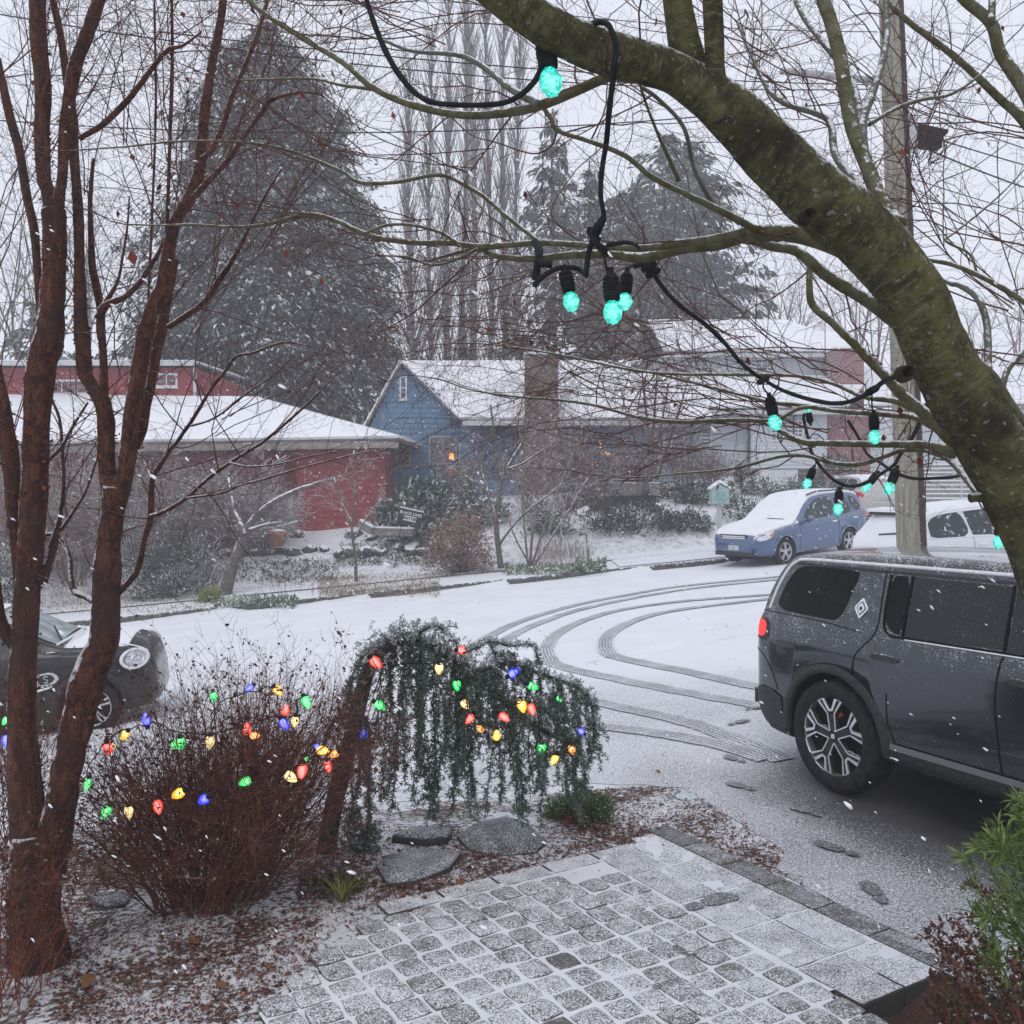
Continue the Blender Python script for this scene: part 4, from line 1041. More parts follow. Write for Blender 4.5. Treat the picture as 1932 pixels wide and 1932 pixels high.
def paint(name, c, snow_specks=.0, rough=.28, metal=.5, thr=.62, coat=1.0, sleet_up=.25):
    t = NT(name); co = t.coord(); n = t.noise(75, 3, .65, co); n2 = t.noise(7, 4, .6, co); up = t.nz()
    v = t.math('ADD', n, t.math('MULTIPLY', t.math('SUBTRACT', n2, .5), .35))
    v = t.math('ADD', v, t.math('MULTIPLY', t.math('MAXIMUM', up, 0.0), sleet_up))
    f = t.ramp(v, thr, thr + .10, 0, snow_specks)
    col = t.mix(f, c, (.66, .67, .71)); t.bump(n, .25, .004)
    t.fin(col, t.ramp(f, 0, 1, rough, .75), 0, coat); t.l(t.ramp(f, 0, .6, metal, 0), t.b.inputs['Metallic']); return t.m
m_glass = M('dark_car_glass', (.010, .011, .013), .05, coat=.6, spec=.8)
def glass_sleet(name, c, amt=.5, thr=.6, spec=.3):
    t = NT(name); co = t.coord(); n = t.noise(85, 3, .6, co); n2 = t.noise(5, 3, .6, co)
    f = t.ramp(t.math('ADD', n, t.math('MULTIPLY', t.math('SUBTRACT', n2, .5), .4)), thr, thr + .1, 0, amt)
    return t.fin(t.mix(f, c, (.5, .51, .54)), t.ramp(f, 0, 1, .06, .6), 0, 0, spec)
m_tyre = M('tyre_rubber', (.016, .016, .017), .8, (.030, .030, .031), 14, .3, 120, spec=.1)
m_well = M('wheel_well', (.008, .008, .009), .9)
m_chrome = M('bright_trim', (.62, .63, .65), .28, (.8, .8, .82), 30, metal=.85)
m_snowtrim = M('frosted_trim', (.66, .67, .70), .5, (.85, .85, .87), 60, .2, 200)
m_plast = M('black_plastic', (.022, .023, .025), .5, (.05, .05, .053), 40, .2, 200, snow=.93, sscale=50)
m_seam = M('panel_gap', (.004, .004, .005), .9)
m_silver = M('silver_alloy', (.55, .56, .58), .3, (.66, .66, .68), 20, metal=.7)

def wheel(parent, x, y, r, wd, side, spokes='double', rim_r=.70, name='wheel'):
    T = Matrix.Translation((x, y, r)); o = MB(); R = r
    prof = [(R * .69, -wd * .5 + .02), (R * .76, -wd * .5), (R * .9, -wd * .5), (R * .965, -wd * .42), (R * .995, -wd * .3), (R, -wd * .15), (R, 0), (R, wd * .15), (R * .995, wd * .3), (R * .965, wd * .42), (R * .9, wd * .5), (R * .76, wd * .5), (R * .69, wd * .5 - .02)]
    n = 44; v = []; f = []
    for a_, h in prof:
        for j in range(n): an = 2 * pi * j / n; v.append((x + a_ * cos(an), y + h, r + a_ * sin(an)))
    for i in range(len(prof) - 1):
        for j in range(n): a, b = i * n + j, i * n + (j + 1) % n; f.append((a, b, b + n, a + n))
    tyre = MB().add(v, f).build(name, m_tyre, parent, True)
    yo = y + side * wd * .36
    def disc(rad, yy, mat, nm, bev=.01):
        d = MB(); N = 40; v = [(x + rad * cos(2 * pi * j / N), yy, r + rad * sin(2 * pi * j / N)) for j in range(N)] + [(x, yy - side * bev, r)]
        d.add(v, [(j, (j + 1) % N, N) if side < 0 else ((j + 1) % N, j, N) for j in range(N)]); return d.build(nm, mat, tyre)
    disc(R * rim_r, yo - side * wd * .22, m_well, 'rim_back')
    rim = MB(); pr = [(R * rim_r * 1.0, 0), (R * rim_r * 1.02, .012), (R * rim_r * .985, .018), (R * rim_r * .95, .004), (R * rim_r * .95, -wd * .2)]
    v = []; f = []
    for a_, h in pr:
        for j in range(n): an = 2 * pi * j / n; v.append((x + a_ * cos(an), yo + side * h, r + a_ * sin(an)))
    for i in range(len(pr) - 1):
        for j in range(n): a, b = i * n + j, i * n + (j + 1) % n; f.append((a, b, b + n, a + n))
    rim.add(v, f)
    def bar(mbx, p, q, w0, w1, y0, y1, m=0):
        p, q = Vector(p), Vector(q); t_ = (q - p).normalized(); s_ = Vector((-t_.y, t_.x))
        c = [p + s_ * w0 / 2, q + s_ * w1 / 2, q - s_ * w1 / 2, p - s_ * w0 / 2]
        v = [(x + e.x, yo + side * yy, r + e.y) for yy in (y0, y1) for e in c]
        mbx.add(v, [(0, 1, 2, 3), (7, 6, 5, 4), (0, 4, 5, 1), (1, 5, 6, 2), (2, 6, 7, 3), (3, 7, 4, 0)], m)
    pol = lambda rr, a: (rr * cos(a), rr * sin(a))
    RR = R * rim_r
    if spokes == 'fork':
        rim.build('rim', [m_chrome], tyre, True)
        dark = MB(); br = MB()
        for k in range(5):
            a = radians(90 + 8) + 2 * pi * k / 5
            bar(dark, pol(.10 * RR, a), pol(.58 * RR, a), .27 * RR, .20 * RR, -.03, .006)
            for sg in (-1, 1):
                bar(dark, pol(.52 * RR, a + sg * .07), pol(.97 * RR, a + sg * .34), .17 * RR, .17 * RR, -.03, .006)
                br_pts = [pol(.16 * RR, a + sg * .62), pol(.56 * RR, a + sg * .20), pol(.96 * RR, a + sg * .42)]
                bar(br, br_pts[0], br_pts[1], .028 * RR, .03 * RR, 0, .012); bar(br, br_pts[1], br_pts[2], .03 * RR, .055 * RR, 0, .012)
                inn = [pol(.64 * RR, a + sg * .085), pol(.97 * RR, a + sg * .235)]
                bar(br, inn[0], inn[1], .055 * RR, .085 * RR, 0, .014)
                bar(br, pol(.95 * RR, a + sg * .23), pol(.95 * RR, a + sg * .43), .06 * RR, .06 * RR, 0, .013)
            bar(br, pol(.64 * RR, a - .10), pol(.64 * RR, a + .10), .055 * RR, .055 * RR, 0, .0135)
        dark.build('spoke_backs', m_plast, tyre); br.build('spoke_faces', m_chrome, tyre)
        hub = MB(); bar(hub, (-.055 * RR, 0), (.055 * RR, 0), .11 * RR, .11 * RR, .0, .016); ho = hub.build('hub_cap', m_chrome, tyre)
        cal = MB(); bar(cal, (-.10 * RR, .38 * RR), (.10 * RR, .58 * RR), .12 * RR, .12 * RR, -wd * .2, -wd * .1)
        cal.build('brake_caliper', M('orange_caliper', (.45, .13, .02), .5), tyre)
    else:
        rim.build('rim', m_silver, tyre, True); br = MB()
        for k in range(5):
            a = radians(90) + 2 * pi * k / 5
            for sg in (-1, 1): bar(br, pol(.14 * RR, a + sg * .3), pol(.97 * RR, a + sg * .14), .10 * RR, .11 * RR, -.02, .01)
        N = 20; br.add([(x + .2 * RR * cos(2 * pi * j / N), yo + side * .012, r + .2 * RR * sin(2 * pi * j / N)) for j in range(N)], [tuple(range(N)) if side < 0 else tuple(range(N))[::-1]])
        br.build('spoke_faces', m_silver, tyre)
    return tyre
def flare(car, parent, ax, side, mat, name='arch_trim', w0=.0, w1=.07, off=.02, a0=-5, a1=185):
    """a raised lip round the wheel arch"""
    V = []; f = []; n = 30; R = car.wr * car.arch
    for i in range(n + 1):
        a = radians(a0 + (a1 - a0) * i / n)
        for rr, o in ((R - .012, -.03), (R - .012, off), (R + w1 * .85, off), (R + w1, -.004)):
            x = ax + rr * cos(a); z = car.wr + rr * sin(a); zz = max(z, car.bot(x) + .01)
            V.append((x, side * (car.yside(min(max(x, car.x0 + .02), car.x1 - .02), zz) + o), z))
    for i in range(n):
        for j in range(3): a = i * 4 + j; q = (a, a + 1, a + 5, a + 4); f.append(q if side > 0 else q[::-1])
    return MB().add(V, f).build(name, mat, parent, True)

# ------------------------------------------------------------------ the grey sport-utility car in the drive
sv_o = empty('parked_suv', (0, 0, 0))
tag(sv_o, 'dark slate grey boxy sport-utility car with tinted windows standing in the snowy driveway', 'car')
RX = -1.55
Z = 0.0
belt = lambda x: 1.235 + .012 * (x + 1)
suv = Car(top=[(-2.53, 1.10), (-2.50, 1.20), (-2.44, 1.34), (-2.35, 1.54), (-2.27, 1.66), (-2.15, 1.735), (-1.8, 1.775), (-.6, 1.80), (.4, 1.79), (.9, 1.73), (1.25, 1.48), (1.5, 1.22), (2.0, 1.16), (2.35, 1.08), (2.52, .9)],
          bot=[(-2.53, .52), (-2.42, .36), (-2.2, .28), (-1.9, .27), (-1, .31), (1, .31), (1.9, .36), (2.52, .5)],
          hw=[(-2.53, .80), (-2.48, .87), (-2.40, .925), (-2.15, .965), (-1.6, .995), (0, 1.0), (1.6, .99), (2.2, .93), (2.52, .75)],
          belt=belt, roof=1.80, tumble=.15, rnd=.09, axles=(RX, RX + 3.08), wr=.418, arch=1.16, shoulder=.17, crown=.03)
m_suv = paint('slate_grey_paint', (.026, .032, .043), .42, .17, .60, .655, sleet_up=.30, coat=1)
m_suvroof = paint('black_roof_frosted', (.020, .021, .024), .55, .35, .1, .56, sleet_up=.06)
m_suvglass = glass_sleet('tinted_glass_sleet', (.004, .005, .005), .16, .63, .10)
m_suvglass2 = glass_sleet('tinted_glass_grey', (.016, .018, .022), .22, .61)
b_ = suv.body(sv_o, m_suv, m_well); b_.data.materials.append(m_suvroof)
for fc in b_.data.polygons:
    if fc.material_index == 0:
        c = fc.center
        if c.z > 1.67 or (c.z > 1.27 and c.x < -2.28) or (c.z > 1.25 and c.x > .95 ): fc.material_index = 2
S = -1
# side glass: rear quarter, rear door (with its fixed quarter light), front door
suv.patch(sv_o, [(-2.245, 1.295), (-2.19, 1.50), (-2.10, 1.63), (-2.0, 1.665), (-1.44, 1.665), (-1.425, 1.63), (-1.50, 1.36), (-1.55, 1.29), (-1.65, 1.285)], m_suvglass, .004, S, 'rear_quarter_window', 18, 16, 1)
suv.patch(sv_o, [(-1.125, 1.655), (-.965, 1.655), (-.95, 1.255), (-1.03, 1.265), (-1.105, 1.33)], m_suvglass, .004, S, 'quarter_light', 14, 6, 1)
suv.patch(sv_o, [(-.93, 1.655), (-.19, 1.655), (-.175, 1.262), (-.915, 1.25)], m_suvglass2, .004, S, 'rear_door_window', 14, 12, 0)
suv.patch(sv_o, [(-.155, 1.655), (.62, 1.65), (1.12, 1.38), (1.16, 1.272), (-.14, 1.262)], m_suvglass2, .004, S, 'front_door_window', 14, 12, 0)
suv.patch(sv_o, [(-2.1, 1.685), (1.0, 1.685), (1.0, 1.665), (-2.1, 1.665)], m_plast, .002, S, 'window_header', 3, 30, 0)
suv.line(sv_o, [(-1.135, 1.655), (-1.115, 1.34), (-1.05, 1.248), (-.9, 1.240), (-.4, 1.246), (.2, 1.252), (1.15, 1.262)], m_seam, .010, .002, S, 'window_seal', 5)
suv.line(sv_o, [(-.95, 1.66), (-.932, 1.25)], m_seam, .010, .004, S, 'window_divider', sm=False)
suv.line(sv_o, [(-.178, 1.66), (-.158, 1.25)], m_seam, .011, .002, S, 'pillar_gap', sm=False)
suv.line(sv_o, [(-.9, 1.230), (-.4, 1.236), (.2, 1.242), (1.15, 1.252)], m_snowtrim, .006, .008, S, 'snowy_ledge', 5)
suv.line(sv_o, [(-2.33, 1.29), (-2.285, 1.46), (-2.20, 1.62), (-2.11, 1.69), (-2.0, 1.712), (-1.6, 1.718), (-.8, 1.722), (0, 1.722), (.55, 1.70)], m_snowtrim, .013, .0, S, 'roof_rail', 8, n=8)
suv.line(sv_o, [(-1.185, 1.675), (-1.175, 1.48), (-1.16, 1.30), (-1.20, 1.19), (-1.31, 1.07), (-1.35, .92), (-1.36, .86)], m_seam, .005, .001, S, 'door_gap', 6)
suv.line(sv_o, [(-.158, 1.245), (-.19, .95), (-.17, .7), (-.13, .36)], m_seam, .006, .001, S, 'door_gap', 6)
suv.line(sv_o, [(-1.03, .84), (-1.02, .64), (-.96, .50), (-.93, .43)], m_seam, .005, .001, S, 'door_gap', 6)
suv.line(sv_o, [(-2.45, 1.265), (-2.2, 1.27), (-1.7, 1.262), (-1.3, 1.23)], m_seam, .004, .001, S, 'body_crease', 5)
suv.line(sv_o, [(-2.49, .95), (-2.35, .92), (-2.22, .80), (-2.14, .66)], m_seam, .004, .001, S, 'bumper_gap', 5)
suv.patch(sv_o, [(-1.0, .50), (1.0, .50), (1.0, .455), (-1.0, .455)], M('sill_grey', (.16, .165, .175), .4), .014, S, 'sill_trim', 3, 20, 0)
suv.patch(sv_o, [(-1.0, .45), (1.05, .45), (1.05, .325), (-1.0, .325)], m_plast, .008, S, 'rocker_panel', 3, 20, 0)
suv.patch(sv_o, [(-2.50, .62), (-2.36, .66), (-2.10, .64), (-2.06, .31), (-2.3, .32), (-2.47, .50)], m_plast, .012, S, 'bumper_corner', 8, 8, 0)
for ax in suv.axles:
    flare(suv, sv_o, ax, S, m_plast, w1=.055, off=.012); flare(suv, sv_o, ax, 1, m_plast, w1=.055, off=.012)
# flush handle, emblem, tail light
def handle(car, parent, x, z, mat, w_=.105, h=.022, off=.016, side=-1, tilt=0, name='door_handle'):
    V = []; n = 16
    for o_ in (0, off):
        for j in range(n):
            a = 2 * pi * j / n; c_, s_ = cos(a), sin(a)
            px = x + w_ * (abs(c_) ** .5) * (1 if c_ > 0 else -1) * (.94 if o_ else 1); pz = z + h * s_ * (.85 if o_ else 1) + (px - x) * tilt
            V.append((px, side * (car.yside(px, pz) + o_), pz))
    f = [tuple(range(n, 2 * n))] + [(j, (j + 1) % n, (j + 1) % n + n, j + n) for j in range(n)]
    return MB().add(V, f).build(name, mat, parent)
handle(suv, sv_o, -1.045, 1.085, m_plast, .125, .026); handle(suv, sv_o, .02, 1.09, m_plast, .125, .026)
def emblem(car, parent, x, z, s=.075, side=-1):
    def dia(r, o0, o1, mat, nm, par, off=(0, 0)):
        pts = [(x + off[0] - r * .85, z + off[1] + r * .1), (x + off[0] - r * .85, z + off[1] - r * .1), (x + off[0] - r * .08, z + off[1] - r), (x + off[0] + r * .08, z + off[1] - r), (x + off[0] + r * .85, z + off[1] - r * .1), (x + off[0] + r * .85, z + off[1] + r * .1), (x + off[0] + r * .08, z + off[1] + r), (x + off[0] - r * .08, z + off[1] + r)]
        v = [(a, side * (car.yside(a, b) + o), b) for o in (o0, o1) for a, b in pts]; n = len(pts)
        return MB().add(v, [tuple(range(n, 2 * n))] + [(j, (j + 1) % n, (j + 1) % n + n, j + n) for j in range(n)]).build(nm, mat, par)
    e = dia(s, 0, .010, m_chrome, 'emblem', parent); dia(s * .68, .010, .012, m_plast, 'emblem_ring', e)
    dia(s * .55, .012, .014, m_chrome, 'emblem_inner', e); dia(s * .22, .014, .017, m_plast, 'emblem_core', e)
emblem(suv, sv_o, -1.335, 1.40, .072)
tl = suv.patch(sv_o, [(-2.52, 1.195), (-2.36, 1.195), (-2.31, 1.17), (-2.31, 1.09), (-2.35, 1.06), (-2.52, 1.07)], EM('tail_light_glow', (.85, .02, .015), 1.6), .006, S, 'tail_light', 6, 8, 1)
suv.patch(sv_o, [(-2.36, 1.215), (-2.27, 1.19), (-2.26, 1.06), (-2.33, 1.03), (-2.45, 1.04), (-2.5, 1.06)], m_plast, .004, S, 'tail_light_surround', 6, 4, 0)
mb = MB().box(-2.60, -2.47, -.80, .80, .46, .58); mb.build('rear_bumper', m_plast, sv_o)
for ax in suv.axles:
    wheel(sv_o, ax, -.855, .418, .285, -1, 'fork', .73); wheel(sv_o, ax, .855, .418, .285, 1, 'fork', .73)
# place: rear wheel on its spot in the drive, nose towards the camera side
psi = atan2(SUVD.y, SUVD.x)
loc = Vector((SUVP[0], SUVP[1], 0)) - Matrix.Rotation(psi, 3, 'Z') @ Vector((RX, -.98, 0))
fw = loc + Matrix.Rotation(psi, 3, 'Z') @ Vector((1.53, -.98, 0))
z0 = .055
sv_o.location = (loc.x, loc.y, z0); sv_o.rotation_euler = (0, 0, psi)

# ------------------------------------------------------------------ far parked cars
def hatch_details(car, o, side, winpoly, glass=m_glass, trim=None):
    for p in winpoly: car.patch(o, p, glass, .004, side, 'side_window', 8, 8, 1)
m_blue = paint('blue_paint', (.060, .115, .225), .5, .32, .3, .66)
bc = empty('parked_wagon'); tag(bc, 'mid blue wagon with snow on bonnet and windscreen parked at the far kerb', 'car')
blue = Car(top=[(-2.22, .95), (-2.18, 1.08), (-2.05, 1.40), (-1.9, 1.58), (-1.6, 1.655), (-.6, 1.70), (.0, 1.66), (.35, 1.52), (.75, 1.22), (1.0, 1.06), (1.5, 1.0), (2.0, .90), (2.2, .80), (2.28, .68)],
           bot=[(-2.22, .5), (-2.0, .34), (-1, .24), (1, .24), (2.0, .28), (2.28, .36)],
           hw=[(-2.22, .70), (-2.15, .80), (-1.9, .86), (0, .89), (1.6, .87), (2.0, .80), (2.2, .68), (2.28, .55)],
           belt=lambda x: 1.02 - .02 * x, roof=1.69, tumble=.22, rnd=.10, axles=(-1.27, 1.35), wr=.345, arch=1.16, shoulder=.13, crown=.03)
bb_ = blue.body(bc, m_blue, m_well)
m_winsnow = M('window_with_stuck_snow', (.04, .048, .055), .2, (.6, .61, .64), 9, .2, 60, lo=.58, hi=.66, stretch=(1, 1, 1))
for sd in (1, -1):
    blue.patch(bc, [(-.10, 1.55), (-.78, 1.57), (-.78, 1.07), (.62, 1.05), (.35, 1.30)], m_winsnow, .004, sd, 'front_door_window', 8, 8, 1)
    blue.patch(bc, [(-.84, 1.57), (-1.42, 1.54), (-1.50, 1.08), (-.84, 1.07)], m_winsnow, .004, sd, 'rear_door_window', 8, 8, 1)
    blue.patch(bc, [(-1.48, 1.54), (-1.78, 1.48), (-2.02, 1.14), (-1.55, 1.10)], m_winsnow, .004, sd, 'quarter_window', 8, 8, 1)
    blue.line(bc, [(-.81, 1.05), (-.83, .7), (-.80, .36)], m_seam, .005, .001, sd, 'door_gap'); blue.line(bc, [(.70, 1.0), (.78, .75), (.80, .36)], m_seam, .005, .001, sd, 'door_gap')
    blue.line(bc, [(-2.15, .98), (-1, .95), (1, .90), (1.9, .80)], m_blue, .012, .002, sd, 'body_crease')
    handle(blue, bc, -.62, .93, m_snowtrim, .09, .02, .03, sd); handle(blue, bc, -1.55, .95, m_snowtrim, .09, .02, .03, sd)
    flare(blue, bc, blue.axles[1], sd, m_blue, w1=.03, off=.01); flare(blue, bc, blue.axles[0], sd, m_blue, w1=.03, off=.01)
    blue.patch(bc, [(-2.20, 1.08), (-2.0, 1.10), (-1.97, .96), (-2.19, .9)], M('red_lens', (.55, .06, .04), .3), .006, sd, 'tail_light', 4, 4, 0)
    hl = blue.patch(bc, [(2.24, .70), (2.22, .80), (1.9, .88), (1.72, .90), (1.78, .76), (2.1, .66)], M('headlamp_glass', (.55, .56, .58), .15, (.8, .8, .82), 20), .006, sd, 'headlight', 6, 8, 1)
    blue.patch(bc, [(1.84, .85), (1.73, .88), (1.78, .77), (1.88, .74)], M('amber_lens', (.75, .26, .07), .3), .010, sd, 'indicator', 4, 4, 1).parent = hl
    m = MB(); m.lathe([(0.01, -.10), (.07, -.09), (.10, -.03), (.10, .03), (.06, .07)], 12, M=Matrix.Translation((.52, sd * 1.0, 1.08)) @ Matrix.Rotation(radians(90), 4, 'Y') @ Matrix.Scale(.9, 4)); mr = m.build('door_mirror', m_blue, bc, True)
    MB().tube([(.52, sd * .83, 1.02), (.52, sd * .95, 1.05)], .025, 6).build('mirror_arm', m_plast, bc)
    for ax in blue.axles: wheel(bc, ax, sd * .76, .345, .22, sd, 'double', .66)
    MB().tube([(.2, sd * .66, 1.66), (-.2, sd * .68, 1.73), (-1.5, sd * .68, 1.70), (-1.75, sd * .67, 1.65)], .02, 6).build('roof_rail', m_plast, bc, True)
# grille, plate, lower bumper (front)
g = MB(); 
for k in range(5): g.box(2.235 + .006 * (k % 2), 2.27, -.36, .36, .60 + k * .042, .625 + k * .042)
g.build('grille_bars', m_snowtrim, bc); MB().box(2.20, 2.262, -.40, .40, .585, .825).build('grille', m_plast, bc)
MB().box(2.27, 2.29, -.16, .16, .44, .56).build('number_plate', M('plate_white', (.6, .6, .58), .5, (.3, .32, .4), 30), bc)
MB().box(2.10, 2.285, -.60, .60, .30, .40).build('lower_grille', m_plast, bc)
for sd in (1, -1):
    MB().lathe([(.085, 0), (.085, .02), (.05, .03)], 12, M=Matrix.Translation((2.19, sd * .60, .43)) @ Matrix.Rotation(radians(90), 4, 'Y') @ Matrix.Rotation(radians(-sd * 25), 4, 'X')).build('fog_light', m_chrome, bc)
blue.snow(bc, bb_, .52, .02, .80, m_roofsnow)
MB().tube([(.98, .55, 1.11), (1.02, .05, 1.125)], .012, 4).build('wiper', m_black, bc)
ph = radians(180 + 36)
bc.rotation_euler = (0, .072, ph); fwp = PG(1478, 1064); 
q = fwp - Matrix.Rotation(ph, 3, 'Z') @ Vector((1.35, .76, 0)); bc.location = (q.x, q.y, street(q.x, q.y) + .0)

m_white = paint('white_car_paint', (.62, .63, .66), .5, .35, .05, .55)
def rear_wagon(name, label, mat, glassm, snowy=True):
    c = empty(name); tag(c, label, 'car')
    car = Car(top=[(-2.25, .95), (-2.2, 1.02), (-2.05, 1.22), (-1.82, 1.50), (-1.68, 1.57), (-1.3, 1.62), (-.4, 1.65), (.2, 1.60), (.6, 1.42), (1.05, 1.12), (1.5, 1.02), (2.1, .92), (2.3, .75)],
              bot=[(-2.25, .48), (-2.1, .34), (-1, .24), (1, .24), (2.3, .36)],
              hw=[(-2.25, .76), (-2.18, .84), (-1.9, .90), (0, .92), (1.6, .90), (2.1, .82), (2.3, .66)],
              belt=lambda x: 1.06 - .03 * x, roof=1.64, tumble=.24, rnd=.12, axles=(-1.32, 1.38), wr=.345, arch=1.14, shoulder=.14, crown=.03)
    b = car.body(c, mat, m_well)
    for sd in (1, -1):
        car.patch(c, [(-1.84, 1.13), (-1.74, 1.40), (-1.50, 1.535), (-.97, 1.56), (-.95, 1.10)], glassm, .004, sd, 'rear_side_window', 8, 8, 1)
        car.patch(c, [(-.91, 1.10), (-.91, 1.56), (.0, 1.555), (.40, 1.38), (.70, 1.06)], glassm, .004, sd, 'front_side_window', 8, 8, 0)
        car.line(c, [(-1.80, 1.14), (-1.72, 1.42), (-1.45, 1.525), (-.9, 1.555), (0, 1.555), (.42, 1.38)], m_snowtrim, .010, .004, sd, 'window_trim')
        car.line(c, [(-1.82, 1.13), (-.9, 1.10), (.7, 1.04)], m_snowtrim, .010, .004, sd, 'window_ledge')
        car.line(c, [(-.92, 1.1), (-.94, .7), (-.90, .36)], m_seam, .005, .001, sd, 'door_gap')
        handle(car, c, -.75, .96, m_snowtrim, .09, .02, .03, sd); handle(car, c, -1.55, .98, m_snowtrim, .09, .02, .03, sd)
        car.patch(c, [(-2.235, 1.0), (-2.14, 1.08), (-1.92, 1.08), (-2.0, .93), (-2.22, .90)], M('dull_red_lens', (.42, .05, .05), .3), .008, sd, 'tail_light', 5, 5, 1)
        for ax in car.axles: wheel(c, ax, sd * .79, .345, .22, sd, 'double', .66)
        flare(car, c, car.axles[0], sd, m_plast, w1=.03, off=.008)
    return c, car, b
ww, wcar, wb = rear_wagon('parked_hatchback', 'snow-covered white hatchback seen from behind beyond the utility pole', m_white, m_winsnow)
wcar.snow(ww, wb, .74, .035, .85, m_roofsnow, True)
MB().box(-1.93, -1.62, -.58, .58, 1.545, 1.60, M=Matrix.Rotation(.0, 4, 'Y')).build('roof_spoiler', m_plast, ww)
MB().box(-1.96, -1.60, -.60, .60, 1.60, 1.66).build('spoiler_snow', m_roofsnow, ww)
MB().tube([(-2.13, .08, 1.20), (-2.10, -.45, 1.24)], .014, 5).build('rear_wiper', m_black, ww)
MB().box(-2.262, -2.24, -.24, .24, .70, .82).build('number_plate', m_snowtrim, ww)
ph = radians(17); ww.rotation_euler = (0, -.07, ph)
ww.location = (8.35, 16.85, street(8.35, 16.85) - .03); ww.scale = (.95, .95, .93)
sw, scar, sb_ = rear_wagon('parked_wagon', 'pale silver wagon with red tail lights parked uphill behind the blue wagon', M('silver_paint', (.40, .38, .37), .35, (.5, .48, .47), 8, metal=.3), m_winsnow)
scar.snow(sw, sb_, .74, .03, 1.05, m_roofsnow)
MB().box(-2.262, -2.24, -.20, .20, .78, .90).build('number_plate', M('plate_grey', (.5, .5, .48), .5, (.25, .27, .3), 40), sw)
MB().tube([(-2.258, -.45, .74), (-2.258, .45, .74)], .012, 5).build('bumper_strip', m_chrome, sw)
ph = radians(97)
sw.location = (12.0, 33.3, 1.24); sw.rotation_euler = (0, 0, ph)

# ------------------------------------------------------------------ black small car at the left
mc = empty('parked_hatchback'); tag(mc, 'black compact hatchback with round white-rimmed headlight behind the twisted tree', 'car')
mini = Car(top=[(-2.1, .9), (-2.05, 1.1), (-1.9, 1.45), (-1.7, 1.53), (-.4, 1.57), (.35, 1.50), (.62, 1.34), (1.0, 1.10), (1.12, 1.06), (1.5, 1.03), (1.72, 1.0), (1.90, .935), (2.01, .84), (2.075, .64)],
           bot=[(-2.1, .5), (-1.9, .3), (-1, .22), (1, .22), (1.9, .24), (2.075, .30)],
           hw=[(-2.1, .74), (-1.9, .86), (0, .90), (1.3, .91), (1.7, .88), (1.93, .81), (2.03, .70), (2.075, .60)],
           belt=lambda x: 1.03, roof=1.56, tumble=.18, rnd=.12, axles=(-1.33, 1.33), wr=.33, arch=1.15, shoulder=.14, crown=.04)
m_mini = paint('gloss_black_paint', (.008, .009, .010), .25, .22, .0, .68, sleet_up=.12, coat=.25)
bm_ = mini.body(mc, m_mini, m_well)
for sd in (1, -1):
    mini.patch(mc, [(-1.5, 1.07), (-1.45, 1.42), (.2, 1.45), (.55, 1.25), (.78, 1.08)], m_glass, .004, sd, 'side_window', 8, 10, 1)
    flare(mini, mc, 1.33, sd, m_plast, w1=.08, off=.02); flare(mini, mc, -1.33, sd, m_plast, w1=.08, off=.02)
    for ax in mini.axles: wheel(mc, ax, sd * .78, .33, .21, sd, 'double', .66)
def ring_on(car, parent, x, z, rx, rz, w_, off, mat, name, side=-1, n=28):
    V = []; f = []
    for j in range(n):
        a = 2 * pi * j / n
        for k, o_ in ((1, 0), (1, off), (1 - w_, off), (1 - w_, 0)):
            px, pz = x + rx * k * cos(a), z + rz * k * sin(a); V.append((px, side * (car.yside(min(px, car.x1 - .005), pz) + o_), pz))
    for j in range(n):
        for k in range(4): a, b = j * 4 + k, j * 4 + (k + 1) % 4; c, d = ((j + 1) % n) * 4 + k, ((j + 1) % n) * 4 + (k + 1) % 4; f.append((a, b, d, c))
    return MB().add(V, f).build(name, mat, parent, True)
hlx, hlz = 1.86, .845
for sd in (-1, 1):
    h_ = mini.patch(mc, [(hlx + .12 * cos(2 * pi * j / 20), hlz + .095 * sin(2 * pi * j / 20)) for j in range(20)], M('lamp_reflector', (.30, .31, .33), .15, (.75, .76, .78), 26, metal=.3), .012, sd, 'headlight', 10, 8, 0)
    ring_on(mini, mc, hlx - .015, hlz, .160, .122, .26, .022, m_snowtrim, 'headlight_rim', sd).parent = h_
    ring_on(mini, mc, hlx + .02, hlz - .01, .075, .06, .3, .02, m_chrome, 'lamp_ring', sd).parent = h_
# fender scuttle with the S badge
sc1 = mini.patch(mc, [(.76, .80), (.76, .64), (.95, .66), (1.04, .74), (.95, .82)], m_chrome, .012, -1, 'side_vent', 6, 6, 1)
mini.patch(mc, [(.80, .785), (.80, .675), (.93, .685), (.99, .74), (.93, .795)], m_plast, .016, -1, 'vent_insert', 6, 6, 1).parent = sc1
mini.patch(mc, [(.76, .63), (.76, .60), (.95, .635), (.95, .655)], m_snowtrim, .014, -1, 'vent_lip', 4, 6, 0).parent = sc1
sp_ = [(.905, .765), (.885, .775), (.865, .765), (.87, .745), (.90, .73), (.90, .71), (.88, .70), (.862, .71)]
mini.line(mc, sp_, m_snowtrim, .005, .02, -1, 'letter_s').parent = sc1
mini.patch(mc, [(1.62, .60), (1.66, .63), (1.73, .56), (1.70, .53)], M('orange_marker', (.7, .22, .03), .3), .01, -1, 'side_marker', 4, 4, 0)
mini.snow(mc, bm_, .95, .012, .96, m_roofsnow)
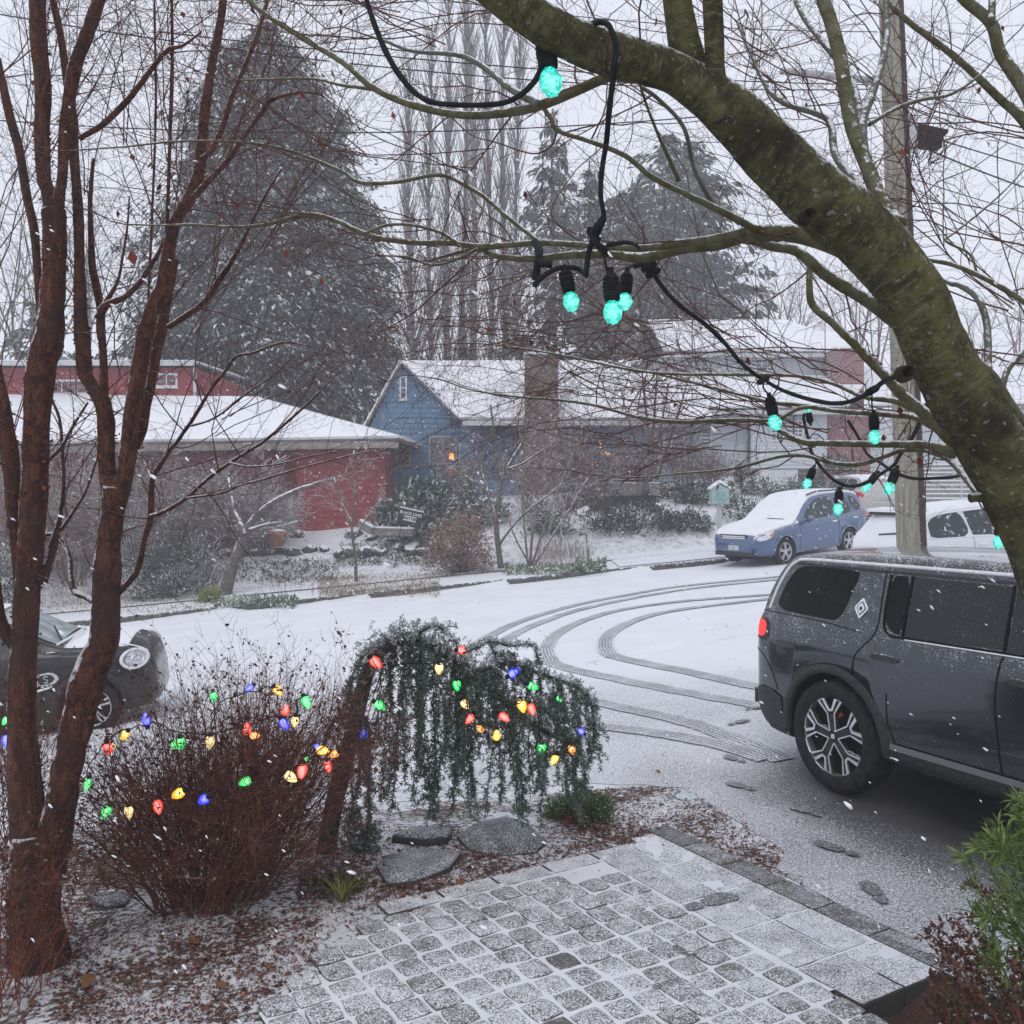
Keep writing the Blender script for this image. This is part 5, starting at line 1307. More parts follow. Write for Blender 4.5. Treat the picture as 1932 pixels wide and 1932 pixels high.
# white bonnet stripe along the edge, screen surround, screen glass with thin ice
st = MB(); pts = [(x, -mini.section(x)[11][0] * .90, mini.ztop(x, -mini.section(x)[11][0] * .90) + .012) for x in [1.08 + .045 * k for k in range(21)]]
V = []; 
for (x, y, z) in pts: V += [(x, y, z), (x, y + .055, mini.ztop(x, y + .055) + .013)]
st.add(V, [(2 * i, 2 * i + 2, 2 * i + 3, 2 * i + 1) for i in range(len(pts) - 1)]); st.build('bonnet_stripe', m_snowtrim, mc)
mini.toppatch(mc, .40, 1.03, -.68, .68, M('iced_screen', (.22, .27, .27), .25, (.5, .54, .55), 5, .1, 50), .012, 'windscreen', 12, 1.1)
MB().tube([(1.0, -.76, 1.10), (1.07, -.6, 1.13), (1.13, -.3, 1.15), (1.15, 0, 1.155), (1.13, .3, 1.15), (1.07, .6, 1.13)], .016, 6).build('screen_surround', m_snowtrim, mc, True)
MB().tube([(1.03, -.60, 1.12), (.86, -.1, 1.26)], .010, 5).build('wiper', m_black, mc)
mp = P(270, 1240, 11.35); ph = radians(15)
q = Vector((mp.x, mp.y, 0)) - Matrix.Rotation(ph, 3, 'Z') @ Vector((hlx, -.80, 0))
mc.location = (q.x, q.y, mp.z - hlz + .0); mc.rotation_euler = (0, -.085, ph)
mc.location.z += .085 * hlx * -1

# ================================================================== TREES AND PLANTS
def norm3(a):
    l = sqrt(a[0] * a[0] + a[1] * a[1] + a[2] * a[2]) or 1; return (a[0] / l, a[1] / l, a[2] / l)
R_ = random.random
def rnd_dir(): return norm3((random.gauss(0, 1), random.gauss(0, 1), random.gauss(0, 1)))
def grow(segs, p, d, L, r, lvl, st, tips=None):
    """a branch of jittered segments with side branches; st holds the habit of the plant"""
    n = st['n'][lvl]; step = L / n; jit = st['jit'][lvl]; up = st['up'][lvl]; kids = st['kids'][lvl] if lvl < len(st['kids']) else 0
    fl = st.get('flat', 1.0); rr = r; r_end = r * st.get('taper', .35)
    x, y, z = p; side = 1
    for i in range(n):
        g = (random.gauss(0, jit), random.gauss(0, jit) * fl, random.gauss(0, jit) + up)
        d = norm3((d[0] + g[0], d[1] + g[1], d[2] + g[2]))
        x2, y2, z2 = x + d[0] * step, y + d[1] * step, z + d[2] * step
        r2 = r + (r_end - r) * (i + 1) / n
        segs.append((x, y, z, x2, y2, z2, rr, r2)); x, y, z, rr = x2, y2, z2, r2
        if kids and i >= st.get('bare', 0) * n:
            k = kids / n; k = int(k) + (R_() < k - int(k))
            for _ in range(k):
                a = radians(random.uniform(*st['ang'])); q = rnd_dir(); q = (q[0], q[1] * fl, q[2] * st.get('vert', 1.0))
                dt = q[0] * d[0] + q[1] * d[1] + q[2] * d[2]; q = norm3((q[0] - d[0] * dt, q[1] - d[1] * dt, q[2] - d[2] * dt))
                c_, s_ = cos(a), sin(a); cd = (d[0] * c_ + q[0] * s_, d[1] * c_ + q[1] * s_, d[2] * c_ + q[2] * s_)
                grow(segs, (x, y, z), cd, L * random.uniform(*st['len']) * (1 - .45 * i / n), max(r2 * st['rr'], st['rmin']), lvl + 1, st, tips)
    if tips is not None: tips.append((x, y, z, d))
def limb_pts(pts, k=5):
    """pts: (dx, dy, width, depth) -> world points and radii"""
    q = catmull(pts, k); return [P(a[0], a[1], a[3]) for a in q], [max(a[2], .8) / 2 * a[3] / F for a in q]
def with_depth(pts, y0, y1):
    n = len(pts); L = [0]
    for a, b in zip(pts, pts[1:]): L.append(L[-1] + math.hypot(b[0] - a[0], b[1] - a[1]))
    out = []; wlast = pts[0][2]
    for i, p in enumerate(pts):
        if len(p) > 2: wlast = p[2]
        out.append((p[0], p[1], wlast, y0 + (y1 - y0) * L[i] / L[-1]))
    # fill gaps in the widths linearly
    known = [i for i, p in enumerate(pts) if len(p) > 2]
    for a, b in zip(known, known[1:]):
        for i in range(a, b): t = (L[i] - L[a]) / max(L[b] - L[a], 1e-6); o = out[i]; out[i] = (o[0], o[1], pts[a][2] + (pts[b][2] - pts[a][2]) * t, o[3])
    return out
def knotty(mb, pts, rad, n, amp, seed=0, m=0):
    """tube with an uneven bark surface"""
    k0 = len(mb.v); mb.tube(pts, rad, n, m); rr = random.Random(seed); al = seed * 3.7
    ph = [rr.uniform(0, 6) for _ in range(8)]
    for i in range(len(pts)):
        if i: al += (Vector(pts[i]) - Vector(pts[i - 1])).length
        for j in range(n):
            mb.bark[k0 + i * n + j] = (cos(2 * pi * j / n) * rad[i], sin(2 * pi * j / n) * rad[i], al)
            v = Vector(mb.v[k0 + i * n + j]); c = Vector(pts[i]); e = v - c; a = 2 * pi * j / n
            s = 1 + amp * (sin(2 * a + ph[0] + i * .13) * .5 + sin(3 * a + ph[1] - i * .21) * .35 + sin(i * .9 + ph[2]) * .25 + sin(i * .31 + a + ph[3]) * .4) + rr.uniform(-amp, amp) * .22
            mb.v[k0 + i * n + j] = tuple(c + e * s)

# ------------------------------------------------------------------ mossy maple leaning in from the right
def moss_mat(name):
    t = NT(name); co = t.coord(); bv = t.n('ShaderNodeAttribute', attribute_name='bark').outputs['Vector']
    mp = t.n('ShaderNodeMapping'); mp.inputs['Scale'].default_value = (14, 14, 55); t.l(bv, mp.inputs[0]); wr = t.noise(1, 5, .7, mp.outputs[0], 1.5)
    n = t.noise(13, 7, .75, co); n2 = t.noise(70, 5, .8, co); n3 = t.noise(3.5, 3, .6, co); n4 = t.noise(60, 2, .5, co)
    col = t.mix(t.ramp(n, .42, .60), (.066, .060, .036), (.145, .138, .055))
    col = t.mix(t.ramp(wr, .52, .64, 0, .75), col, (.20, .19, .13)); col = t.mix(t.ramp(wr, .30, .42, .65, 0), col, (.026, .022, .016))
    col = t.mix(t.ramp(n2, .50, .66, 0, .8), col, (.19, .175, .085))
    col = t.mix(t.ramp(n3, .54, .64, 0, .8), col, (.032, .028, .023))
    col = t.mix(t.ramp(n4, .66, .69, 0, .75), col, (.30, .31, .27))           # lichen spots
    nz = t.math('ADD', t.nz(), t.math('MULTIPLY', t.math('SUBTRACT', n2, .5), 1.3))
    nz = t.math('ADD', nz, t.math('MULTIPLY', t.math('SUBTRACT', n3, .5), .8))
    col = t.mix(t.ramp(nz, .50, .70), col, SNOW)
    t.bump(t.math('ADD', t.math('MULTIPLY', wr, 1.5), t.math('ADD', n2, t.math('MULTIPLY', n, .8))), 1.0, .012); return t.fin(col, .95, spec=.15)
m_moss = moss_mat('mossy_bark')
m_limb = M('green_grey_bark', (.085, .08, .034), .95, (.15, .145, .095), 25, .7, 80, snow=.50, sscale=45)
m_grlimb = M('lichen_grey_bark', (.17, .175, .15), .95, (.10, .10, .075), 20, .7, 70, snow=.46, sscale=40)
m_twig = M('red_brown_twig', (.085, .040, .036), .9, (.12, .07, .055), 9, 0, snow=.90, sscale=60)
m_twigfar = M('grey_brown_twig', (.13, .095, .09), .9, (.17, .13, .12), 6, 0, snow=.82, sscale=25)
mp_o = empty('mossy_maple', (0, 0, 0)); tag(mp_o, 'big moss-covered maple leaning over the car, its bare limbs hung with teal bulbs', 'tree')
TRUNK = [(2075, 1420, 190, 2.35), (2040, 1200, 165, 2.3), (1985, 1050, 150, 2.25), (1925, 935, 138, 2.2), (1873, 842, 128, 2.18), (1812, 743, 128, 2.15), (1765, 655, 124, 2.12), (1722, 556, 124, 2.1), (1643, 460, 126, 2.08), (1582, 403, 128, 2.06), (1520, 350, 122, 2.05), (1436, 272, 116, 2.03), (1370, 205, 104, 2.0), (1295, 150, 84, 1.98), (1230, 122, 80, 1.96), (1160, 104, 84, 1.94), (1095, 82, 80, 1.92), (1036, 54, 80, 1.9), (960, 0, 76, 1.88), (880, -60, 72, 1.86)]
mb = MB(); tp, tr_ = limb_pts([(a, b, c * .95, d) for a, b, c, d in TRUNK], 7); knotty(mb, tp, tr_, 26, .055, 3)
# root flare down to the ground, out of the frame
b0 = tp[0]; gz = ground(2.0, 2.5) - .05
pts = catmull([(b0.x, b0.y, b0.z), (b0.x + .12, b0.y + .05, b0.z - .5), (b0.x + .2, b0.y + .1, gz)], 6)
knotty(mb, [Vector(q) for q in pts], [.125 + .05 * k / 12 for k in range(len(pts))], 22, .05, 5)
trunk_o = mb.build('trunk', m_moss, mp_o, True)
# pruning knots
def knot(dx, dy, Y, r, depth=.02, par=None):
    M_ = Matrix.Translation(P(dx, dy, Y)) @ Matrix.Rotation(radians(90), 4, 'X')
    MB().lathe([(r * 1.25, -.03), (r * 1.15, .004), (r, .012), (r * .72, .004), (r * .5, -.006), (r * .1, -.01)], 14, M=M_).build('knot', M('dark_knot', (.03, .024, .018), .95, (.08, .065, .04), 30, .8, 80), par, True)
knot(1526, 405, 1.985, .012, par=trunk_o); knot(1712, 704, 2.06, .015, par=trunk_o)
LIMBS = [  # points (dx, dy[, width]), depth from, depth to, material
 ([(1310, 150, 70), (1292, 90, 62), (1278, 0, 56), (1268, -70, 52)], 2.0, 1.95, m_moss),
 ([(1362, 230, 60), (1350, 150, 40), (1348, 80, 37), (1345, 0, 38), (1345, -70, 36)], 1.98, 1.9, m_moss),
 ([(1690, 430, 44), (1664, 388, 31), (1637, 317, 28), (1607, 234, 27), (1587, 117, 26), (1570, 50, 25), (1553, 0, 24), (1540, -60, 22)], 2.1, 2.5, m_limb),
 ([(1650, 400, 20), (1620, 351, 17), (1577, 294, 15), (1567, 234, 13), (1540, 214, 12), (1486, 197, 11), (1450, 170, 9), (1420, 110, 7), (1390, 40, 5)], 2.3, 3.0, m_grlimb),
 ([(1637, 330, 16), (1633, 300, 16), (1627, 234, 17), (1647, 174, 15), (1664, 120, 14), (1673, 67, 12), (1672, 0, 11), (1690, -40, 9)], 2.45, 2.9, m_grlimb),
 ([(1627, 240, 13), (1607, 150, 12), (1563, 94, 10), (1520, 40, 9), (1500, 0, 8)], 2.6, 3.1, m_grlimb),
 ([(2000, 330, 22), (1931, 227, 20), (1887, 187, 16), (1843, 144, 14), (1793, 100, 13), (1743, 63, 12), (1687, 17, 10), (1650, -30, 8)], 2.9, 3.2, m_limb),
 ([(2010, 330, 30), (1950, 205, 26), (1920, 150, 24), (1887, 100, 22), (1870, 43, 21), (1820, 0, 19), (1790, -40, 18)], 2.6, 2.9, m_limb),
 ([(1870, 43, 14), (1872, 0, 13), (1870, -50, 12)], 2.65, 2.8, m_limb),
 ([(1640, 500, 50), (1590, 470, 36), (1520, 445, 35), (1453, 439, 32), (1403, 444, 29), (1353, 461, 25), (1291, 468, 22), (1214, 486, 20), (1147, 479, 17), (1080, 481, 15), (1013, 488, 13), (946, 485, 11), (900, 470, 9), (850, 480, 6), (800, 492, 5), (742, 482, 4)], 2.12, 3.0, m_limb),
 ([(1403, 440, 22), (1340, 452, 16), (1291, 458, 15), (1214, 468, 14), (1147, 466, 13), (1080, 461, 12), (1013, 458, 12), (913, 465, 12), (846, 458, 11), (780, 458, 10), (712, 448, 10), (666, 431, 9), (646, 421, 9), (585, 404, 8), (501, 424, 7), (434, 428, 6), (368, 424, 5), (300, 425, 4), (234, 423, 3)], 2.2, 3.7, m_limb),
 ([(1020, 460, 9), (1007, 448, 8), (963, 414, 8), (913, 371, 8), (880, 351, 8), (846, 334, 8), (813, 331, 7), (746, 344, 7), (679, 344, 7), (646, 324, 7), (568, 291, 6), (501, 274, 6), (434, 267, 5), (334, 267, 4), (234, 277, 3), (134, 284, 3)], 2.75, 3.8, m_limb),
 ([(1200, 120, 30), (1140, 147, 20), (1080, 174, 19), (1013, 201, 18), (946, 214, 16), (880, 217, 15), (813, 207, 15), (746, 187, 13), (696, 160, 12), (646, 117, 11), (568, 70, 10), (501, 27, 9), (468, 0, 8), (440, -30, 7)], 2.02, 2.8, m_limb),
 ([(1015, 195, 13), (990, 183, 15), (960, 165, 14), (930, 140, 12), (900, 118, 11), (860, 103, 9), (780, 97, 7), (733, 80, 6), (680, 62, 4), (646, 50, 3)], 2.15, 2.7, m_grlimb),
 ([(700, 168, 8), (672, 164, 7), (646, 161, 6), (600, 150, 5), (560, 148, 5), (500, 150, 4), (430, 152, 3)], 2.6, 3.2, m_limb),
 ([(1020, 195, 9), (1040, 225, 8), (1053, 247, 8), (1114, 267, 9), (1180, 294, 10), (1230, 334, 11), (1291, 365, 11), (1336, 386, 13), (1386, 411, 14), (1430, 435, 16)], 2.35, 2.3, m_limb),
 ([(1403, 446, 18), (1453, 464, 18), (1503, 474, 20), (1553, 515, 22), (1587, 538, 23), (1637, 568, 24), (1700, 615, 28)], 2.4, 2.25, m_limb),
 ([(1520, 480, 8), (1527, 495, 10), (1527, 535, 12), (1533, 575, 14), (1570, 608, 15), (1603, 640, 16), (1637, 676, 17), (1670, 709, 19), (1704, 746, 22), (1754, 789, 24), (1795, 830, 26), (1850, 870, 30)], 2.6, 2.3, m_limb),
 ([(1850, 875, 26), (1807, 850, 20), (1754, 840, 16), (1700, 838, 14), (1654, 838, 13), (1553, 836, 12), (1513, 833, 13), (1473, 813, 11), (1430, 794, 9), (1353, 793, 8), (1286, 796, 8), (1214, 789, 7), (1164, 776, 6), (1114, 763, 6), (1047, 754, 5), (980, 749, 4), (930, 743, 4), (880, 733, 3), (830, 716, 3), (780, 708, 2)], 2.35, 4.4, m_limb),
 ([(1720, 770, 14), (1687, 756, 12), (1630, 749, 9), (1570, 723, 8), (1503, 709, 7), (1420, 707, 7), (1340, 706, 6), (1286, 706, 6), (1214, 701, 5), (1147, 689, 5), (1080, 674, 4), (1013, 662, 4), (946, 652, 3), (880, 647, 3), (820, 650, 2)], 2.5, 4.0, m_limb),
 ([(1795, 825, 18), (1731, 789, 14), (1687, 783, 12), (1587, 776, 9), (1540, 769, 9), (1503, 763, 8), (1453, 759, 7), (1403, 746, 7), (1353, 733, 6), (1286, 716, 5), (1214, 700, 4), (1140, 680, 3)], 2.5, 3.8, m_limb),
 ([(1550, 768, 8), (1510, 770, 8), (1470, 790, 7), (1430, 794, 6)], 3.0, 3.1, m_limb),
 ([(1800, 860, 12), (1747, 850, 10), (1704, 850, 9), (1664, 863, 9), (1620, 876, 9), (1570, 873, 8), (1520, 860, 7), (1470, 862, 6), (1403, 880, 6), (1353, 888, 5), (1286, 893, 4), (1214, 900, 3), (1140, 898, 2)], 2.6, 3.9, m_limb),
 ([(1747, 850, 9), (1787, 866, 10), (1820, 900, 12), (1847, 933, 13), (1880, 960, 16)], 2.7, 2.4, m_grlimb),
 ([(1830, 940, 18), (1850, 938, 20), (1880, 945, 24)], 2.2, 2.2, m_moss),
 ([(1730, 488, 7), (1793, 498, 9), (1843, 518, 10), (1887, 541, 11), (1931, 568, 12), (1990, 610, 14)], 3.0, 2.7, m_limb),
 ([(1765, 520, 5), (1793, 535, 9), (1810, 538, 11), (1843, 561, 12), (1860, 602, 13), (1864, 646, 14), (1866, 700, 15), (1890, 745, 17), (1950, 840, 22)], 2.9, 2.5, m_grlimb),
 ([(1890, 745, 10), (1900, 700, 12), (1932, 665, 14), (1990, 630, 15)], 2.6, 2.7, m_grlimb),
 ([(1842, 680, 12), (1875, 712, 18), (1910, 770, 20), (1950, 830, 22)], 2.3, 2.4, m_limb),
 ([(1843, 518, 5), (1830, 480, 5), (1785, 455, 5), (1800, 440, 4), (1850, 400, 4), (1900, 355, 3), (1950, 300, 2)], 2.9, 3.2, m_limb),
 ([(1640, 235, 8), (1690, 205, 8), (1740, 188, 7), (1793, 178, 6), (1850, 140, 4), (1900, 80, 3)], 2.6, 3.0, m_limb),
 ([(1050, 250, 4), (1040, 275, 4), (1005, 290, 3), (940, 270, 3), (890, 255, 2), (850, 220, 2)], 2.5, 2.9, m_twig),
 ([(1280, 340, 9), (1240, 250, 6), (1217, 190, 5), (1205, 150, 5)], 2.3, 2.0, m_limb),
 ([(1350, 395, 9), (1310, 320, 8), (1290, 240, 8), (1240, 185, 8), (1210, 165, 8)], 2.4, 2.2, m_grlimb),
 ([(1100, 460, 3), (1040, 405, 3), (1080, 330, 2), (1110, 300, 2)], 2.7, 2.9, m_twig),
 ([(900, 470, 6), (860, 490, 5), (815, 500, 5), (770, 485, 4), (725, 483, 3)], 2.8, 3.0, m_limb),
 ([(690, 440, 5), (730, 425, 6), (780, 425, 6), (835, 440, 7), (860, 458, 7)], 3.0, 2.8, m_limb),
 ([(880, 500, 4), (830, 545, 3), (780, 590, 3), (730, 620, 2)], 2.9, 3.3, m_twig),
]
segs_m = []; ST = dict(n=[8, 6, 4], jit=[.22, .28, .34], up=[.012, .02, .03], kids=[7, 3.4, 0], ang=(28, 68), len=(.34, .62), rr=.62, rmin=.00065, bare=.05, flat=.8, vert=.8)
bylimb = {}
for k, (pts, ya, yb, mt) in enumerate(LIMBS):
    q = with_depth(pts, ya, yb); wp, wr_ = limb_pts(q, 5)
    mb = MB(); knotty(mb, wp, wr_, 10 if q[0][2] < 30 else 16, .05 if q[0][2] < 30 else .06, k)
    mb.build('limb', mt, mp_o, True)
    n = len(wp)
    for i in range(4, n - 1):
        d = (wp[i + 1] - wp[i]); L = d.length; d = tuple(d.normalized()); r = wr_[i]
        if r > .022: continue
        rate = 5.0 if r < .012 else 2.2           # side twigs per metre
        c = rate * L; c = int(c) + (R_() < c - int(c))
        for _ in range(c):
            a = radians(random.uniform(30, 75)); z = rnd_dir(); z = (z[0], z[1] * .7, z[2] * .9 + .25)
            dt = z[0] * d[0] + z[1] * d[1] + z[2] * d[2]; z = norm3((z[0] - d[0] * dt, z[1] - d[1] * dt, z[2] - d[2] * dt))
            cd = (d[0] * cos(a) + z[0] * sin(a), d[1] * cos(a) + z[1] * sin(a), d[2] * cos(a) + z[2] * sin(a))
            grow(segs_m, tuple(wp[i]), cd, random.uniform(.18, .55), min(r * .5, .0028), 0, ST)
    grow(segs_m, tuple(wp[-1]), d, .6, min(wr_[-1], .003), 0, ST)
# twig sprays behind, above and to the right, growing from limbs beyond the frame
def spray(segs, dx, dy, Y, ang, L, r, st, n=1, spread=.25):
    for _ in range(n):
        a = radians(ang + random.uniform(-14, 14)); d = norm3((cos(a), random.uniform(-spread, spread), sin(a)))
        grow(segs, tuple(P(dx + random.uniform(-30, 30), dy + random.uniform(-30, 30), Y + random.uniform(-.3, .3))), d, L * random.uniform(.8, 1.2), r, 0, st)
ST2 = dict(ST, n=[13, 8, 5], kids=[12, 5.5, 0], len=(.28, .46), jit=[.15, .22, .3])
for a in ((1560, 820, 3.6, 176, 1.5, .005, 4), (1500, 790, 3.8, 168, 1.4, .005, 4), (1420, 800, 3.8, 172, 1.5, .0045, 4), (1560, 730, 3.6, 160, 1.5, .005, 4), (1650, 700, 3.5, 150, 1.3, .005, 3), (1450, 700, 4.0, 165, 1.5, .004, 3),
          (1900, 560, 3.4, 150, 1.3, .005, 4), (2000, 480, 3.4, 158, 1.4, .005, 4), (1980, 700, 3.4, 120, 1.0, .005, 3), (1990, 250, 3.4, 160, 1.3, .005, 4), (1990, 900, 3.6, 130, .8, .004, 2),
          (1800, 480, 3.3, 110, 1.2, .004, 3), (1720, 300, 3.2, 60, 1.0, .004, 3), (1500, 200, 3.2, 130, 1.0, .004, 4), (1440, 100, 3.2, 150, 1.0, .004, 3), (1400, 280, 3.3, 100, 1.0, .004, 3),
          (1240, 180, 3.2, 150, 1.1, .004, 4), (1100, 60, 3.0, 170, 1.1, .004, 4), (950, 20, 3.0, 175, 1.1, .004, 4), (820, 80, 3.2, 165, 1.1, .004, 5), (760, 20, 3.0, 185, 1.0, .004, 4), (900, 300, 3.4, 175, 1.2, .004, 4),
          (1280, 480, 3.3, 200, 1.1, .004, 3), (1000, 500, 3.4, 190, 1.2, .004, 4), (820, 440, 3.4, 170, 1.2, .004, 4), (1150, 560, 3.8, 190, 1.2, .004, 3), (660, 300, 3.4, 165, 1.1, .004, 4), (560, 420, 3.6, 175, 1.1, .004, 3), (1700, 100, 3.3, 120, 1.0, .004, 3), (1400, 620, 4.2, 178, 1.1, .004, 3), (1200, 640, 4.4, 175, 1.2, .004, 4), (1350, 820, 4.2, 170, 1.2, .004, 4), (1250, 880, 4.4, 165, 1.0, .004, 2), (1050, 620, 4.4, 165, 1.2, .004, 3), (1250, 640, 4.2, 185, 1.3, .004, 4), (1100, 720, 4.4, 170, 1.3, .004, 3)):
    spray(segs_m, *a[:5], a[5] * .68, ST2, a[6])
segs_m = [s for s in segs_m if s[1] > .9 and HY + (CZ - s[5]) / s[4] * F < lin([(600, 880), (1000, 900), (1300, 930), (1500, 940), (1932, 1020)], CX + s[3] / s[4] * F)]
print('maple twigs', len(segs_m))
o = link('twigs', segs_mesh('twigs', segs_m, m_twig), mp_o); o['kind'] = 'stuff'
# red dead leaves and buds left on the twigs
m_dead = ML('dead_red_leaf', (.16, .035, .022), .8, .5)
S_ = random.sample(segs_m, 520); C = np.array([s[3:6] for s in S_]) - np.array([0, 0, .006]); n = len(C)
Ls = np.where(rng.random(n) < .13, rng.uniform(.018, .036, n), rng.uniform(.004, .010, n))
o = link('dead_leaves', leaves_mesh('dead_leaves', C - np.c_[np.zeros((n, 2)), Ls * .5], unit_rand(n) * .5 + [0, 0, -1], unit_rand(n), Ls, Ls * .55, m_dead, fold=.3), mp_o); o['kind'] = 'stuff'

# ------------------------------------------------------------------ paperbark maple at the left
def paper_mat(name):
    t = NT(name); co = t.coord(); mp = t.n('ShaderNodeMapping'); mp.inputs['Scale'].default_value = (5, 5, 1.6); t.l(co, mp.inputs[0])
    n2 = t.noise(26, 5, .75, co); n3 = t.noise(2.2, 3, .6, co)
    bv = t.n('ShaderNodeAttribute', attribute_name='bark').outputs['Vector']; m1 = t.n('ShaderNodeMapping'); m1.inputs['Scale'].default_value = (38, 38, 5); t.l(bv, m1.inputs[0]); n = t.noise(1, 6, .7, m1.outputs[0], .8)
    m2 = t.n('ShaderNodeMapping'); m2.inputs['Scale'].default_value = (9, 9, 7); t.l(bv, m2.inputs[0]); pe = t.noise(1, 5, .75, m2.outputs[0], 2.0)
    col = t.mix(t.ramp(n, .40, .62), (.036, .014, .011), (.12, .048, .031)); col = t.mix(t.ramp(pe, .50, .53, 0, .85), col, (.040, .014, .012)); col = t.mix(t.math('MULTIPLY', t.ramp(pe, .465, .50), t.ramp(pe, .53, .50)), col, (.22, .075, .038)); col = t.mix(t.ramp(n2, .60, .70, 0, .7), col, (.22, .09, .055))
    col = t.mix(t.ramp(n3, .5, .62, 0, .7), col, (.05, .028, .024)); 
    sp = t.n('ShaderNodeSeparateXYZ'); t.l(t.n('ShaderNodeNewGeometry').outputs['Normal'], sp.inputs[0])
    w_ = t.math('ADD', t.math('MULTIPLY', sp.outputs[0], -.65), t.math('ADD', t.math('MULTIPLY', sp.outputs[2], .9), t.math('MULTIPLY', t.math('SUBTRACT', n2, .5), 1.5)))
    col = t.mix(t.ramp(w_, .55, .75), col, (.70, .68, .70))        # snow driven onto the windward side
    t.bump(t.math('ADD', t.math('ADD', n2, n), t.ramp(pe, .49, .53, 1.2, 0)), .9, .012); return t.fin(col, .85, spec=.25)
m_paper = paper_mat('paper_bark'); m_curl = ML('peeling_bark', (.17, .050, .024), .7, .6)
m_curl.node_tree.nodes['Principled BSDF'].inputs['Roughness'].default_value = .6
pm = empty('paperbark_maple', (0, 0, 0)); tag(pm, 'multi-stemmed tree with peeling red-brown papery bark at the left', 'tree')
D = 4.75
